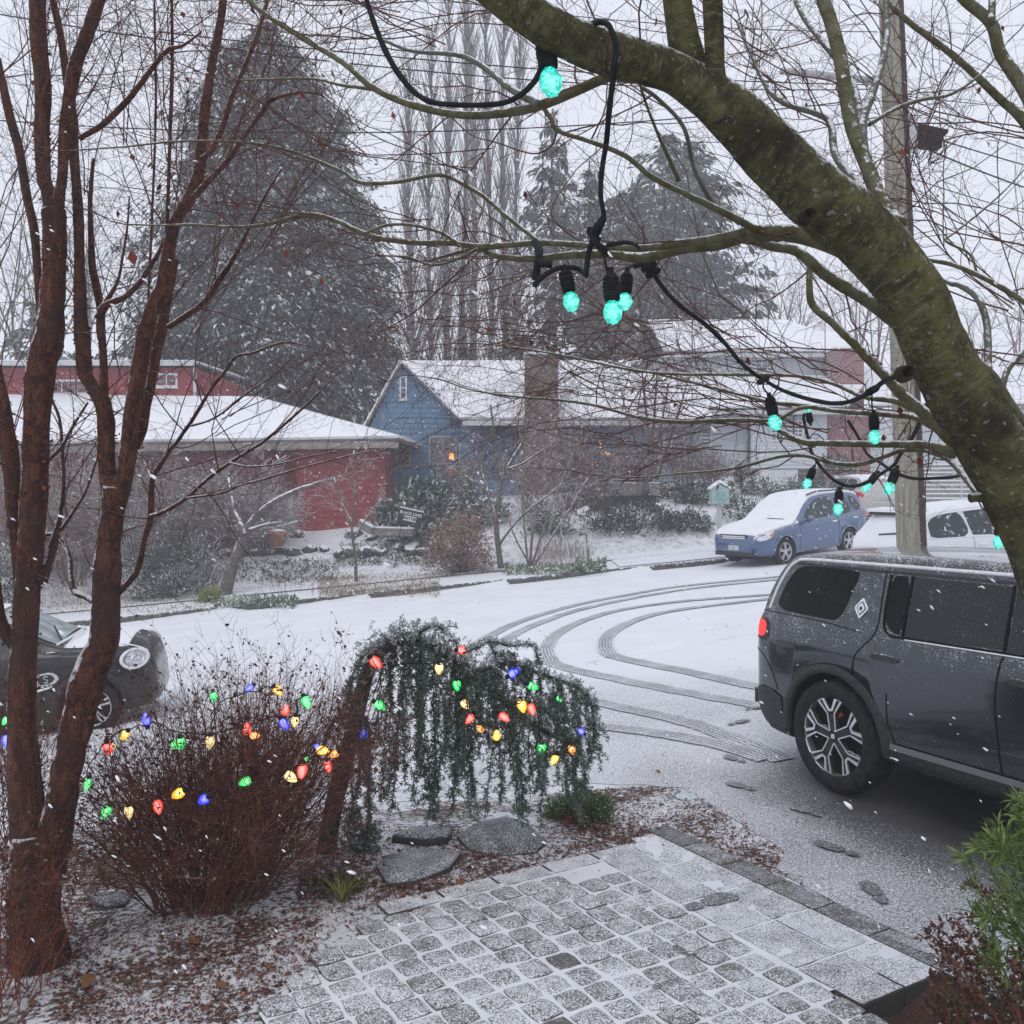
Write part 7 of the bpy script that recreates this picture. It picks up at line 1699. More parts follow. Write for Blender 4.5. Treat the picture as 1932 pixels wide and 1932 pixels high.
for k, (dx, dy, w_, h) in enumerate(((1150, 1000, 90, 55), (1205, 1005, 90, 60), (1262, 1000, 80, 50), (1310, 1002, 60, 42), (1130, 962, 80, 60), (1255, 940, 90, 46), (1310, 950, 70, 44), (1035, 1010, 90, 60))):
    p = PG(dx, dy); leafy_shrub('evergreen_shrub', 'snow-laden low evergreen on the bank left of the mailbox', dx, dy, p.y, w_ * 1.1, h * 1.05, m_ever if k % 2 else m_evd, 1500, .13, .3, 20, up=.2, group='low evergreens on the right bank')
for k, (dx, dy, w_, h) in enumerate(((1400, 985, 110, 55), (1455, 940, 90, 40), (1520, 935, 90, 44), (1400, 930, 60, 60), (1580, 900, 70, 40), (1370, 955, 60, 50), (1790, 960, 60, 40), (1860, 930, 90, 50), (1905, 950, 80, 50))):
    p = PG(dx, dy); leafy_shrub('garden_shrub', 'snowy shrub on the bank behind the blue wagon', dx, dy, min(p.y, 33), w_, h, m_ever, 1300, .12, .3, 18, group='snowy shrubs behind the parked cars', z=min(p.z, 3.5))
for k, (dx, dy, w_, h) in enumerate(((1190, 905, 60, 36), (1150, 945, 60, 40), (1215, 960, 50, 30))):
    p = PG(dx, dy); leafy_shrub('ornamental_grass', 'arching ornamental grass clump on the bank by the porch steps', dx, dy, p.y, w_, h, m_evd, 900, .45, .05, 8, up=1.0, group='ornamental grass clumps on the bank')
def stalks(name, label, x0, x1, y0, y1, n, h, mat, kind=None, lean=.15, r=.004, cat='grass', fn=ground):
    sg = []
    for _ in range(n):
        p = PG(random.uniform(x0, x1), random.uniform(y0, y1), fn); L = h * random.uniform(.5, 1.1); d = (random.gauss(0, lean), random.gauss(0, lean), 1); m = [p.x + d[0] * L * .5, p.y + d[1] * L * .5, p.z + L * .5]
        sg.append((p.x, p.y, p.z, *m, r, r * .8)); sg.append((*m, m[0] + d[0] * L * .8, m[1] + d[1] * L * .8, m[2] + L * .42, r * .8, r * .4))
    o = link(name, segs_mesh(name, sg, mat)); tag(o, label, cat, kind='stuff'); return o
m_stalk = M('dry_stalk', (.20, .13, .10), .9, (.28, .2, .15), 4, snow=.9, sscale=9)
stalks('dry_stalks', 'upright dry flower stalks at the kerb between the stakes', 1010, 1115, 1040, 1074, 260, .75, m_stalk)
stalks('dry_stalks', 'thin dry stalks in the snowy kerb bed behind the black hatchback', 75, 250, 1105, 1150, 260, .45, m_stalk)
stalks('dry_stalks', 'reddish stems at the foot of the leaning tree', 490, 640, 1070, 1125, 200, .45, m_stalk)
def groundcover(name, label, regions, mat, leaf, lw, h, cat='ground cover', up=.5):
    C = []; 
    for (x0, x1, y0, y1, n) in regions:
        for _ in range(n):
            p = PG(random.uniform(x0, x1), random.uniform(y0, y1)); C.append((p.x, p.y, p.z + random.uniform(0, h)))
    n = len(C); L = rng.uniform(.5, 1.3, n) * leaf; o = link(name, leaves_mesh(name, C, rng.normal(size=(n, 3)) + [0, 0, up], rng.normal(size=(n, 3)) * .5 + [0, -.3, 1], L, L * lw, mat)); tag(o, label, cat, kind='stuff')
groundcover('ground_cover', 'snowy green strap-leaved ground cover along the kerb', [(950, 1140, 1068, 1086, 1700), (1085, 1145, 1058, 1082, 500), (400, 560, 1128, 1150, 900)], m_grn, .20, .16, .12)
groundcover('ground_cover', 'tawny low growth in the snowy kerb bed', [(605, 830, 1090, 1128, 2600), (600, 690, 1090, 1132, 900), (90, 400, 1120, 1162, 1500)], m_straw, .11, .16, .12)
groundcover('ground_cover', 'dark low plants around the boulders of the terrace', [(640, 840, 1030, 1070, 1500), (380, 640, 1060, 1100, 1500), (980, 1340, 950, 1015, 1500)], m_ever, .12, .35, .15)

# ------------------------------------------------------------------ weeping cedar hung with bulbs
m_needle = ML('blue_cedar_needle', (.040, .072, .052), .8, .4, c2=(.16, .22, .18)); m_needle_s = ML('snowy_cedar_needle', (.28, .33, .32), .8, .4, c2=(.66, .70, .72))
m_cbark = M('cedar_bark', (.050, .038, .034), .95, (.095, .07, .06), 22, .8, 70, snow=.80, sscale=30)
wc = empty('weeping_cedar', (0, 0, 0)); tag(wc, 'small weeping blue cedar arching over the bed, its curtains hung with coloured bulbs', 'tree')
WD = 6.05
WL = [([(600, 1672, 54), (612, 1630, 40), (632, 1510, 33), (655, 1420, 31), (674, 1344, 29), (689, 1284, 28), (703, 1248, 26), (725, 1222, 22), (761, 1206, 18), (806, 1214, 17), (843, 1238, 16), (882, 1266, 16), (921, 1298, 14), (957, 1328, 13), (1002, 1365, 11), (1050, 1390, 9), (1090, 1400, 6)], 0, .1),
      ([(880, 1268, 12), (912, 1264, 11), (935, 1252, 9), (955, 1245, 9), (1002, 1264, 8), (1047, 1281, 8), (1092, 1299, 8), (1112, 1318, 6), (1119, 1350, 5), (1120, 1400, 3)], -.1, .1),
      ([(874, 1232, 5), (900, 1222, 5), (927, 1210, 5), (960, 1218, 5), (1002, 1216, 4), (1012, 1232, 3), (1020, 1260, 2)], -.2, .1),
      ([(780, 1205, 6), (800, 1188, 5), (826, 1182, 4), (850, 1200, 3), (862, 1216, 2)], 0, -.2), ([(820, 1190, 3), (850, 1182, 2), (865, 1186, 1.5)], 0, -.1),
      ([(725, 1222, 8), (700, 1225, 7), (680, 1245, 6), (665, 1275, 5), (656, 1320, 4), (652, 1380, 3)], 0, -.2),
      ([(672, 1348, 8), (650, 1350, 7), (630, 1362, 6), (618, 1385, 5), (612, 1405, 3)], 0, -.3),
      ([(688, 1352, 8), (697, 1380, 7), (698, 1420, 6), (696, 1490, 5), (700, 1545, 4)], 0, .2),
      ([(925, 1215, 4), (938, 1240, 4), (955, 1246, 4)], -.1, 0)]
arch = []
for k, (pts, a, b) in enumerate(WL):
    wp, wr_ = limb_pts(with_depth(pts, WD + a, WD + b), 5); mb = MB(); knotty(mb, wp, wr_, 12 if k == 0 else 6, .08, 90 + k); mb.build('trunk' if k == 0 else 'limb', m_cbark, wc, True)
    arch.append(wp)
ndC = []; ndD = []; ndS = []; sg = []
def tuft(p, up, n=12, L=.026, snow=False):
    for _ in range(n):
        d = rnd_dir(); d = (d[0], d[1], d[2] + up); d = norm3(d); l = L * random.uniform(.7, 1.3); ndC.append((p[0] + d[0] * l * .5, p[1] + d[1] * l * .5, p[2] + d[2] * l * .5)); ndD.append(d); ndS.append((l, snow))
def strand(p, bottom, sway=.012, dens=1.0):
    p = Vector(p); q = p + Vector((random.uniform(-.05, .05), random.uniform(-.08, .08), .01)); sx = random.uniform(-.02, .02); L = 0; prev = p
    while q.z > bottom:
        sg.append((*prev, *q, .0028, .0026))
        for _ in range(2 if dens > 1 else 1): tuft(q + Vector((random.uniform(-.012, .012), random.uniform(-.012, .012), random.uniform(-.01, .01))), -.1, 10)
        if R_() < .22 * dens:
            d = Vector((random.uniform(-1, 1), random.uniform(-1, 1), random.uniform(-.9, .1))).normalized(); e = q.copy()
            for i in range(random.randint(2, 6)): e2 = e + d * .024; sg.append((*e, *e2, .0018, .0015)); tuft(e2, 0, 9); e = e2; d.z -= .18; d.normalize()
        prev = q; q = q + Vector((random.gauss(sx * .2, sway * .5), random.gauss(0, sway * .4), -.024))
bott = [(640, 1560), (660, 1620), (700, 1600), (730, 1545), (750, 1545), (790, 1545), (815, 1500), (840, 1535), (880, 1540), (930, 1545), (960, 1545), (1000, 1515), (1050, 1530), (1090, 1505), (1120, 1490)]
def curtain(wp, x0, x1, n, dy0=0, dens=1.0, short=1.0):
    for _ in range(n):
        dx = random.uniform(x0, x1); best = min(wp, key=lambda v: abs(CX + v.x / v.y * F - dx)); by = lin(bott, dx) + random.uniform(-120, 22) * short
        gap = 0.5 + .5 * sin(dx * .105 + 1.2) 
        if gap < .25 and R_() < .7: continue
        bz = CZ - (by - HY) / F * best.y
        strand(best + Vector((random.uniform(-.03, .03), random.uniform(-.12, .12), 0)), bz, dens=dens)
CL = [(662, 1600, 16, 9), (690, 1605, 12, 9), (706, 1440, 8, 4), (732, 1400, 10, 5), (750, 1535, 9, 9), (768, 1542, 7, 7), (786, 1420, 8, 4), (806, 1580, 4, 3), (815, 1480, 9, 7), (846, 1540, 9, 9), (862, 1552, 8, 9), (880, 1525, 9, 9), (900, 1520, 9, 8), (922, 1505, 9, 8), (940, 1440, 8, 5), (957, 1552, 6, 7), (984, 1561, 8, 9), (1003, 1500, 7, 6), (1018, 1516, 7, 7), (1040, 1522, 9, 9), (1060, 1528, 9, 9), (1080, 1512, 8, 8), (1098, 1500, 7, 7), (1114, 1492, 6, 7)]
for (x_, by, wdt, ns_) in CL:
    dep_ = random.uniform(-.12, .12)
    for k in range(max(2, int(ns_ * .62))):
        dx = x_ + random.gauss(0, wdt * .5); wp = arch[5] if x_ < 680 else arch[7] if x_ < 722 else (arch[1] if x_ > 905 and k % 2 else arch[0])
        best = min(wp, key=lambda v: abs(CX + v.x / v.y * F - dx)); st0 = Vector((( dx - CX) / F * best.y, best.y, best.z)) if x_ > 722 else Vector(best)
        if x_ < 722: st0.x = (dx - CX) / F * best.y; st0.z -= random.uniform(0, .15)
        bz = CZ - (by - random.uniform(0, 1) ** 1.6 * 150 - HY) / F * best.y
        strand(st0 + Vector((0, dep_ + random.gauss(0, .02), random.uniform(-.02, .03))), bz, sway=.008, dens=1.3)
for wp, d_ in zip(arch, (1, 1, .8, .8, .4, 1, .7, .5, 1)):       # shaggy tops of the arches
    for i in range(2, len(wp)):
        a, b = wp[i - 1], wp[i]; 
        if CX + b.x / b.y * F < 690 and d_ == 1 and wp is arch[0]: continue
        th = (.11 if CX + b.x / b.y * F < 900 else .07) if wp is arch[0] else (.045 if wp is arch[1] else .022)
        for _ in range(int((b - a).length * (820 if th > .1 else 420 if th > .06 else 260) * d_)):
            c = a.lerp(b, R_()) + Vector((random.gauss(0, th * .45), random.gauss(0, th * .6), random.gauss(th * .25, th * .45)))
            tuft(c, .35, 9, .026, c.z > a.z - .01 and R_() < .72)
            if R_() < .3: sg.append((*a.lerp(b, R_()), *c, .002, .0015))
for (dx, dy, r_) in ((668, 1580, .10), (690, 1600, .09), (660, 1540, .08), (700, 1570, .07), (930, 1290, .10), (905, 1285, .09), (985, 1280, .08), (960, 1250, .07), (1060, 1340, .09), (1030, 1330, .08)):
    c = P(dx, dy, WD)
    for _ in range(130): v = rnd_dir(); e = c + Vector(v) * r_ * R_() ** .4; tuft(e, -.1, 9, .022, R_() < .15)
A_ = np.array(ndC); n = len(A_); Ls = np.array([s[0] for s in ndS]); sn = np.array([s[1] for s in ndS], int); print('cedar needles', n)
link('needles', leaves_mesh('needles', A_, ndD, unit_rand(n), Ls, np.full(n, .0062), [m_needle, m_needle_s], sn, fold=0), wc)['kind'] = 'stuff'
link('hanging_twigs', segs_mesh('hanging_twigs', sg, m_cbark), wc)['kind'] = 'stuff'

# ------------------------------------------------------------------ red-brown barberry bush with its bulbs
m_bst = M('barberry_stem', (.082, .030, .022), .9, (.18, .068, .045), 9, 0, snow=.96, sscale=60); m_bst2 = M('red_new_shoot', (.16, .045, .028), .85, (.23, .08, .045), 9, 0, snow=.95, sscale=60)
m_blf = ML('shrivelled_leaf', (.075, .026, .024), .8, .6, snow=1.3); m_blf2 = ML('pale_leaf', (.16, .13, .05), .8, .5)
BS = dict(n=[8, 6, 5], jit=[.11, .17, .24], up=[.015, .02, .03], kids=[9, 4.5, 0], ang=(22, 62), len=(.32, .52), rr=.62, rmin=.0011, bare=.18, taper=.4)
def bush(name, label, dx, dy, Y, spec, leafn, mats, segm=m_bst):
    o = empty(name, (0, 0, 0)); tag(o, label, 'shrub'); b = P(dx, dy, Y); b.z = ground(b.x, b.y) - .02; s = Y / F; sg = []
    for (n, x0, x1, h0, h1, r, st) in spec:
        for _ in range(n):
            tx = random.uniform(x0, x1); th = random.uniform(h0, h1); d = ((tx - dx) * s, random.uniform(-.45, .45), th * s); L = sqrt(d[0] ** 2 + d[1] ** 2 + d[2] ** 2)
            grow(sg, (b.x + d[0] * .28 + random.uniform(-.13, .13), b.y + random.uniform(-.2, .2), b.z), norm3(d), L * .98, r, 0, st)
    link('stems', segs_mesh('stems', sg, segm), o)['kind'] = 'stuff'
    if leafn:
        hi = [q for q in sg if q[5] > b.z + .35]; S_ = random.choices(hi, k=leafn); C = np.array([q[3:6] for q in S_]) + rng.normal(size=(leafn, 3)) * .01
        Ls = rng.uniform(.014, .036, leafn); link('leaves', leaves_mesh('leaves', C, unit_rand(leafn), unit_rand(leafn), Ls, Ls * rng.uniform(.35, .8, leafn), mats, (rng.random(leafn) < .07).astype(int), fold=.4), o)['kind'] = 'stuff'
    print(name, len(sg)); return o
BS1 = dict(BS, n=[8, 5, 4], kids=[15, 7.5, 0])
BSh = dict(BS, kids=[5, 2.5, 0], jit=[.05, .12, .2], up=[.03, .03, .03], bare=.4)
BD = 5.35
bush('barberry_bush', 'dense red-brown leafless bush wound with coloured bulbs left of the cedar', 380, 1752, BD,
     [(46, 200, 600, 60, 240, .004, dict(BS1, bare=.05)), (66, 200, 600, 250, 400, .0065, BS1), (34, 300, 560, 330, 430, .006, BS1), (34, 200, 560, 170, 290, .006, BS1), (34, 430, 650, 280, 400, .0045, BS1)], 3600, [m_blf, m_blf2])
bush('red_shoots', 'spray of fine upright red shoots rising behind the barberry bush', 450, 1700, BD + .35,
     [(46, 330, 640, 330, 420, .004, BSh), (18, 560, 680, 150, 300, .004, BSh)], 500, [m_blf, m_blf2], m_bst2)
bush('low_twiggy_shrub', 'low reddish twiggy shrub in front of the peeling trunk', -5, 1872, 4.3,
     [(30, -60, 75, 180, 330, .004, BS), (12, 20, 105, 120, 250, .003, BS)], 900, [m_blf, m_blf2], m_bst2)
bush('dark_shrub', 'dark bare shrub with a blue and a green bulb behind the left stems', 0, 1700, 6.2,
     [(34, -120, 110, 230, 330, .005, BS1)], 1500, [m_blf, m_blf2])
leafy_shrub('dwarf_conifer', 'low light green frosted dwarf shrub under the cedar by the flat stones', 1092, 1562, 6.65, 145, 60, ML('heather_leaf', (.11, .16, .06), .8, .4, snow=.92, sscale=20), 5200, .026, .45, 45, up=.8)
twiggy_shrub('dead_tuft', 'brown dry stems below the frosted dwarf shrub', 1085, 1572, 6.5, 120, 36, m_bst2, 30, dict(DS, rmin=.0012), .002)
def grass_tuft(name, label, dx, dy, Y, n, h, mat, wpx=60):
    b = P(dx, dy, Y); b.z = ground(b.x, b.y); C = []; V = []; Q = []
    for _ in range(n):
        az = random.uniform(0, 2 * pi); L = h * random.uniform(.5, 1.1); o_ = Vector((cos(az), sin(az), 0)); p = b + o_ * random.uniform(0, .05); sd = Vector((-o_.y, o_.x, 0)) * .0032; k = len(V)
        for t in (0, .35, .7, 1): c = p + o_ * L * .65 * t ** 1.6 + Vector((0, 0, L * (t - .45 * t * t))); V += [tuple(c - sd * (1 - t * .85)), tuple(c + sd * (1 - t * .85))]
        Q += [(k + 2 * i, k + 2 * i + 1, k + 2 * i + 3, k + 2 * i + 2) for i in range(3)]
    o = link(name, np_mesh(name, V, Q, mat)); tag(o, label, 'grass'); return o
grass_tuft('grass_tuft', 'yellow-green grass tuft between the bush and the patio', 645, 1712, 5.3, 70, .22, ML('grass_blade', (.20, .21, .06), .8, .4))
leafy_shrub('brown_mound', 'low brown matted plants around the grass tuft', 640, 1690, 5.5, 120, 26, ML('brown_mat', (.12, .10, .05), .9, .5, snow=1.05, sscale=20), 900, .035, .4, 20)
grass_tuft('grass_tuft', 'small green grass blades behind the flat stones', 870, 1555, 6.7, 22, .10, ML('grass_blade_green', (.16, .22, .07), .8, .4))

# ------------------------------------------------------------------ shrubs at the lower right
def leafstem_shrub(name, label, stems, mat, leafL, lw, n_per, stemmat, spread=.8, group=None, droop=.1):
    o = empty(name, (0, 0, 0)); tag(o, label, 'shrub', group); sg = []; C = []; Dd = []; Nn = []; Ls = []
    for (p, q, r) in stems:
        p, q = Vector(p), Vector(q); L = (q - p).length; n = max(3, int(L / .02)); d0 = (q - p).normalized(); pv = p
        for i in range(1, n + 1):
            t = i / n; c = p.lerp(q, t) + Vector((sin(t * 5 + r * 900) * .01, cos(t * 4) * .01, .06 * sin(pi * t))) ; sg.append((*pv, *c, r * (1.2 - t), r * (1.15 - t))); pv = c
            if t > .15:
                for _ in range(n_per):
                    v = Vector(rnd_dir()); v = (d0 * .7 + v * spread); v.z -= droop; v.normalize(); l = leafL * random.uniform(.6, 1.25)
                    C.append(tuple(c + v * l * .55)); Dd.append(tuple(v)); Nn.append((random.gauss(0, .5), random.gauss(0, .5), 1)); Ls.append(l)
    Ls = np.array(Ls); link('leaves', leaves_mesh('leaves', C, Dd, Nn, Ls, Ls * lw, mat, fold=.25), o)['kind'] = 'stuff'
    link('stems', segs_mesh('stems', sg, stemmat), o)['kind'] = 'stuff'; print(name, len(C)); return o
st_ = []
for _ in range(46):
    y = random.uniform(3.55, 4.3); dx, dy = random.choice(((1870, 1600), (1840, 1590), (1900, 1640), (1820, 1730), (1865, 1750), (1900, 1700), (1915, 1560), (1935, 1520), (1880, 1680), (1860, 1820), (1850, 1700)))
    q = P(dx + random.uniform(-32, 26), dy + random.uniform(-30, 30), y); p = q + Vector((random.uniform(.08, .22), random.uniform(-.1, .1), random.uniform(-.22, -.05))); st_.append((p, q, .003))
for _ in range(26):
    y = random.uniform(3.5, 4.3); q = P(random.uniform(1900, 2050), random.uniform(1500, 1850), y); st_.append((q + Vector((.1, 0, -.25)), q, .004))
m_sh1 = ML('bright_narrow_leaf', (.10, .17, .035), .55, .5, c2=(.22, .30, .08))
leafstem_shrub('green_shrub', 'bright green narrow-leaved shrub at the right edge beside the driveway', st_, m_sh1, .062, .19, 4, M('green_stem', (.12, .12, .05), .8), .75)
st_ = []
for _ in range(115):
    y = random.uniform(3.45, 4.05); dx = random.uniform(1740, 1990); dy = random.uniform(lin([(1740, 1800), (1800, 1760), (1860, 1790), (1932, 1790), (2000, 1780)], dx) , 2000)
    q = P(dx, dy, y); st_.append((q + Vector((random.uniform(.0, .22), random.uniform(-.08, .08), random.uniform(-.24, -.06))), q, .0026))
for (dx, dy) in ((1722, 1770), (1735, 1755), (1760, 1742), (1790, 1735), (1812, 1768), (1748, 1800), (1770, 1800), (1805, 1672), (1835, 1690)):
    q = P(dx + 10, dy, 3.9); st_.append((q + Vector((.16, .02, -.12)), q, .0028))
m_sh2 = ML('red_brown_leaf', (.085, .036, .024), .7, .5, c2=(.17, .075, .045)); 
leafstem_shrub('russet_shrub', 'russet red-brown shrub with small dulled leaves in the lower right corner', st_, m_sh2, .030, .5, 3, m_bst2, .9)
st_ = []
for _ in range(70):
    y = random.uniform(3.45, 3.95); q = P(random.uniform(1770, 2000), random.uniform(1850, 2010), y); st_.append((q + Vector((random.uniform(-.05, .15), 0, -.14)), q, .002))
leafstem_shrub('olive_shrub', 'olive frosted lower shrub tangled with the russet one', st_, ML('olive_leaf', (.06, .055, .028), .7, .5, snow=1.05, sscale=30), .024, .5, 3, m_bst2, .9)

# ------------------------------------------------------------------ flat stones, leaf litter, fallen leaves
m_slate = pave_mat('dark_slate', .45, (.035, .038, .042), (.09, .092, .096))
def flat_stone(label, poly, z0, th, tilt=(0, 0)):
    pts = [PG(a, b) for a, b in poly]; pts = [(p.x + random.uniform(-.015, .015), p.y + random.uniform(-.015, .015)) for p in pts]; z0 -= th * .2; zc = min(ground(*p) for p in pts); cx_ = sum(p[0] for p in pts) / len(pts); cy_ = sum(p[1] for p in pts) / len(pts); n = len(pts); V = []; f = []
    for s, z in ((1, -.05), (1.0, th * .75), (.965, th), (.6, th * 1.15)):
        for (x, y) in pts:
            X, Y_ = cx_ + (x - cx_) * s, cy_ + (y - cy_) * s; V.append((X, Y_, zc + z0 + z + (X - cx_) * tilt[0] + (Y_ - cy_) * tilt[1] + random.uniform(-.002, .002)))
    for r in range(3):
        for q in range(n): a, b = r * n + q, r * n + (q + 1) % n; f.append((a, b, b + n, a + n))
    V.append((cx_, cy_, zc + z0 + th * 1.2)); f += [(3 * n + q, 3 * n + (q + 1) % n, 4 * n) for q in range(n)]
    o = MB().add(V, f).build('flat_stone', m_slate, None, True); b = bmesh.new(); b.from_mesh(o.data); bmesh.ops.recalc_face_normals(b, faces=b.faces); b.to_mesh(o.data); b.free()
    tag(o, label, 'stone'); return o
flat_stone('big dark flat stone with frosted face just behind the bed', [(860, 1585), (900, 1566), (955, 1562), (1000, 1572), (1030, 1594), (1010, 1612), (950, 1618), (890, 1608)], .0, .055, (0, .12))
flat_stone('long low dark stone left of the big flat one', [(740, 1592), (780, 1572), (835, 1572), (852, 1584), (848, 1594), (800, 1600)], .0, .07)
flat_stone('frosted flat slab lying left in the leaf litter', [(710, 1640), (740, 1622), (800, 1612), (870, 1618), (850, 1650), (790, 1668), (730, 1672)], .0, .05)
flat_stone('grey slab under snow beside the foot of the bush', [(165, 1700), (210, 1690), (250, 1694), (240, 1712), (190, 1722)], .0, .05)
m_blue_lid = M('pale_ice', (.50, .56, .60), .4, (.6, .65, .68), 30)
lp = PG(1296, 1506); o = MB().lathe([(.01, 0), (.085, 0), (.09, .012), (.07, .016), (.01, .02)], 16, M=Matrix.Translation((lp.x, lp.y, lp.z))).build('valve_cover', m_blue_lid, None, True); tag(o, 'round pale frosted valve cover at the tip of the leaf bed', 'valve cover')
m_litter = ML('leaf_litter', (.085, .022, .014), .85, .55, c2=(.27, .10, .06)); m_litter.node_tree.nodes['Principled BSDF'].inputs['Roughness'].default_value = .7
REG = [((560, 1250), (1560, 1700), 6000), ((100, 600), (1720, 1932), 5200), ((1120, 1560), (1490, 1700), 2300), ((550, 760), (1600, 1760), 900), ((1100, 1420), (1450, 1560), 260), ((560, 1180), (1600, 1720), 1500)]
C = []
for (xa, xb), (ya, yb), n in REG:
    k = 0; tries = 0
    while k < n and tries < n * 6:
        tries += 1; dx, dy = random.uniform(xa, xb), random.uniform(ya, yb); y_ = CZ / ((dy - HY) / F) if dy > HY else 9; p = None
        yy = 2.3 / ((dy - HY) / F); x = (dx - CX) / F * yy; z = ground(x, yy); yy = (CZ - z) / ((dy - HY) / F); x = (dx - CX) / F * yy
        e = Vector((x - .98, yy - 6.28)); a, b = e.dot(A_DIR.xy), e.dot(B_DIR.xy)
        on = (patio_in(x, yy) and dy > lin([(470, 1905), (560, 1840), (666, 1755), (800, 1702), (966, 1655), (1100, 1622), (1250, 1550), (1900, 1490)], dx))
        if on and R_() > .02: continue
        if (0 < a < .2 and b > -.1) or drive_in(x, yy):
            if R_() > .03: continue
        if hash_n(x * 2.3 + 5, yy * 2.1) < random.uniform(-1.2, .15) and R_() < .55: continue
        C.append((x, yy, (PZ + .02 if on else ground(x, yy) + (.012 if drive_in(x, yy) else 0)) + random.uniform(.002, .012))); k += 1
n = len(C); Ls = rng.uniform(.010, .026, n) * np.where(rng.random(n) < .05, 1.8, 1)
tag(link('leaf_litter', leaves_mesh('leaf_litter', C, rng.normal(size=(n, 3)) * [1, 1, .35], rng.normal(size=(n, 3)) * .45 + [0, 0, 1], Ls, Ls * rng.uniform(.25, .6, n), m_litter, fold=.5)), 'small dark red fallen leaves scattered over the snow of the beds', 'leaf litter', kind='stuff'); print('litter', n)
m_big = ML('brown_dead_leaf', (.15, .065, .03), .75, .4, c2=(.24, .12, .05))
for k, (dx, dy, s_) in enumerate(((165, 1860, .11), (240, 1860, .07), (420, 1868, .07), (365, 1785, .09), (310, 1820, .06), (870, 1672, .09), (800, 1700, .05), (510, 1832, .06), (260, 1855, .05), (635, 1660, .05), (205, 1668, .07), (560, 1580, .06), (1240, 1460, .06), (450, 1842, .05), (60, 1900, .06))):
    p = PG(dx, dy); V = []; n = 8; az = random.uniform(0, 6.3)
    for i in range(n + 1):
        t = i / n; w_ = .30 * sin(pi * t ** .8) * (1 + .25 * sin(t * 17))
        for sd in (-1, 0, 1): V.append(((t - .5) * s_, sd * w_ * s_, (.08 * sin(pi * t) + .10 * abs(sd)) * s_ * (1 + .3 * sin(t * 5 + k))))
    f = [(i * 3 + j, i * 3 + 3 + j, i * 3 + 4 + j, i * 3 + 1 + j) for i in range(n) for j in (0, 1)]
    o = MB().add(V, f).build('fallen_leaf', m_big, None, True); o.location = (p.x, p.y, p.z + .012); o.rotation_euler = (random.uniform(-.25, .25), random.uniform(-.2, .2), az)
    tag(o, 'curled brown fallen leaf lying on the snowy bed', 'leaf', 'large fallen leaves on the bed')
# sprigs in the bed by the patio corner
stalks('dry_sprigs', 'thin reddish dry sprigs poking through the bed beside the patio corner', 1060, 1270, 1560, 1600, 60, .07, m_bst2, r=.0016, lean=.4)
stalks('dry_sprigs', 'thin dark sprigs standing in the snowy bed under the cedar', 560, 900, 1640, 1740, 90, .06, m_bst, r=.0014, lean=.6)
stalks('dry_sprigs', 'dry reddish sprigs in the leaf wedge between patio and driveway', 1330, 1420, 1560, 1640, 50, .06, m_bst2, r=.0016, lean=.5)

# ================================================================== STRING LIGHTS
def bulb_mat(name, c, em, dark):
    t = NT(name); co = t.coord('Generated'); v = t.n('ShaderNodeTexVoronoi'); v.inputs['Scale'].default_value = 7; t.l(co, v.inputs['Vector'])
    f = t.ramp(v.outputs['Distance'], .05, .6); col = t.mix(f, c, dark)
    lw = t.n('ShaderNodeLayerWeight'); lw.inputs[0].default_value = .5; hot = t.ramp(lw.outputs['Facing'], 0, .45, .38, 0)
    t.fin(col, .12, 0, .6); t.l(t.mix(hot, col, tuple(min(1, q * .6 + .5) for q in c)), t.b.inputs['Emission Color']); t.b.inputs['Emission Strength'].default_value = em; return t.m
m_teal_b = bulb_mat('glowing_teal_glass', (.12, 1.0, .76), 1.0, (.0, .36, .28))
m_teal_core = EM('bulb_filament_glow', (.75, 1.0, .92), 1.6)
sl = empty('string_lights', (0, 0, 0)); tag(sl, 'black outdoor light string looped through the maple with glowing teal bulbs', 'string lights')
def cord(pts, r=.0042, name='cord'):
    q = catmull(pts, 7); w3 = [P(a[0], a[1], a[2]) for a in q]; 
    mb = MB(); knotty(mb, w3, [r * 1.0 for _ in w3], 7, .16, len(w3)); return mb.build(name, m_cord, sl, True)
Yc = 1.93
cord([(686, -40, Yc), (692, 0, Yc), (712, 60, Yc), (733, 107, Yc), (756, 144, Yc), (786, 177, Yc), (819, 194, Yc), (880, 198, Yc), (946, 195, Yc), (980, 181, Yc), (1003, 160, Yc), (1016, 140, Yc), (1022, 115, Yc + .02), (1016, 92, Yc + .04)], .0058)
cord([(1110, 48, 2.0), (1128, 42, 1.88), (1146, 46, 1.86), (1156, 64, 1.86), (1162, 88, 1.86), (1158, 140, 1.88), (1150, 207, 2.0), (1144, 267, 2.1), (1136, 321, 2.15), (1134, 370, 2.15), (1139, 410, 2.15), (1130, 436, 2.15), (1118, 456, 2.15), (1110, 481, 2.15), (1105, 521, 2.15)], .0062)
cord([(1139, 412, 2.15), (1122, 432, 2.13), (1118, 448, 2.13), (1128, 462, 2.13), (1142, 474, 2.14), (1140, 481, 2.15)], .0085)
cord([(1116, 430, 2.15), (1112, 436, 2.15), (1118, 446, 2.15), (1134, 452, 2.15)], .006)
cord([(1008, 541, 2.3), (1020, 525, 2.3), (1047, 508, 2.3), (1080, 505, 2.3), (1098, 512, 2.3), (1106, 520, 2.25)], .0065)
cord([(1010, 456, 2.6), (1015, 466, 2.55), (1017, 485, 2.5), (1014, 505, 2.5), (1011, 528, 2.5)], .012); cord([(1014, 498, 2.48), (1030, 498, 2.48), (1042, 500, 2.48)], .010)
cord([(1144, 463, 2.15), (1180, 458, 2.15), (1197, 461, 2.2), (1206, 470, 2.3)], .005)
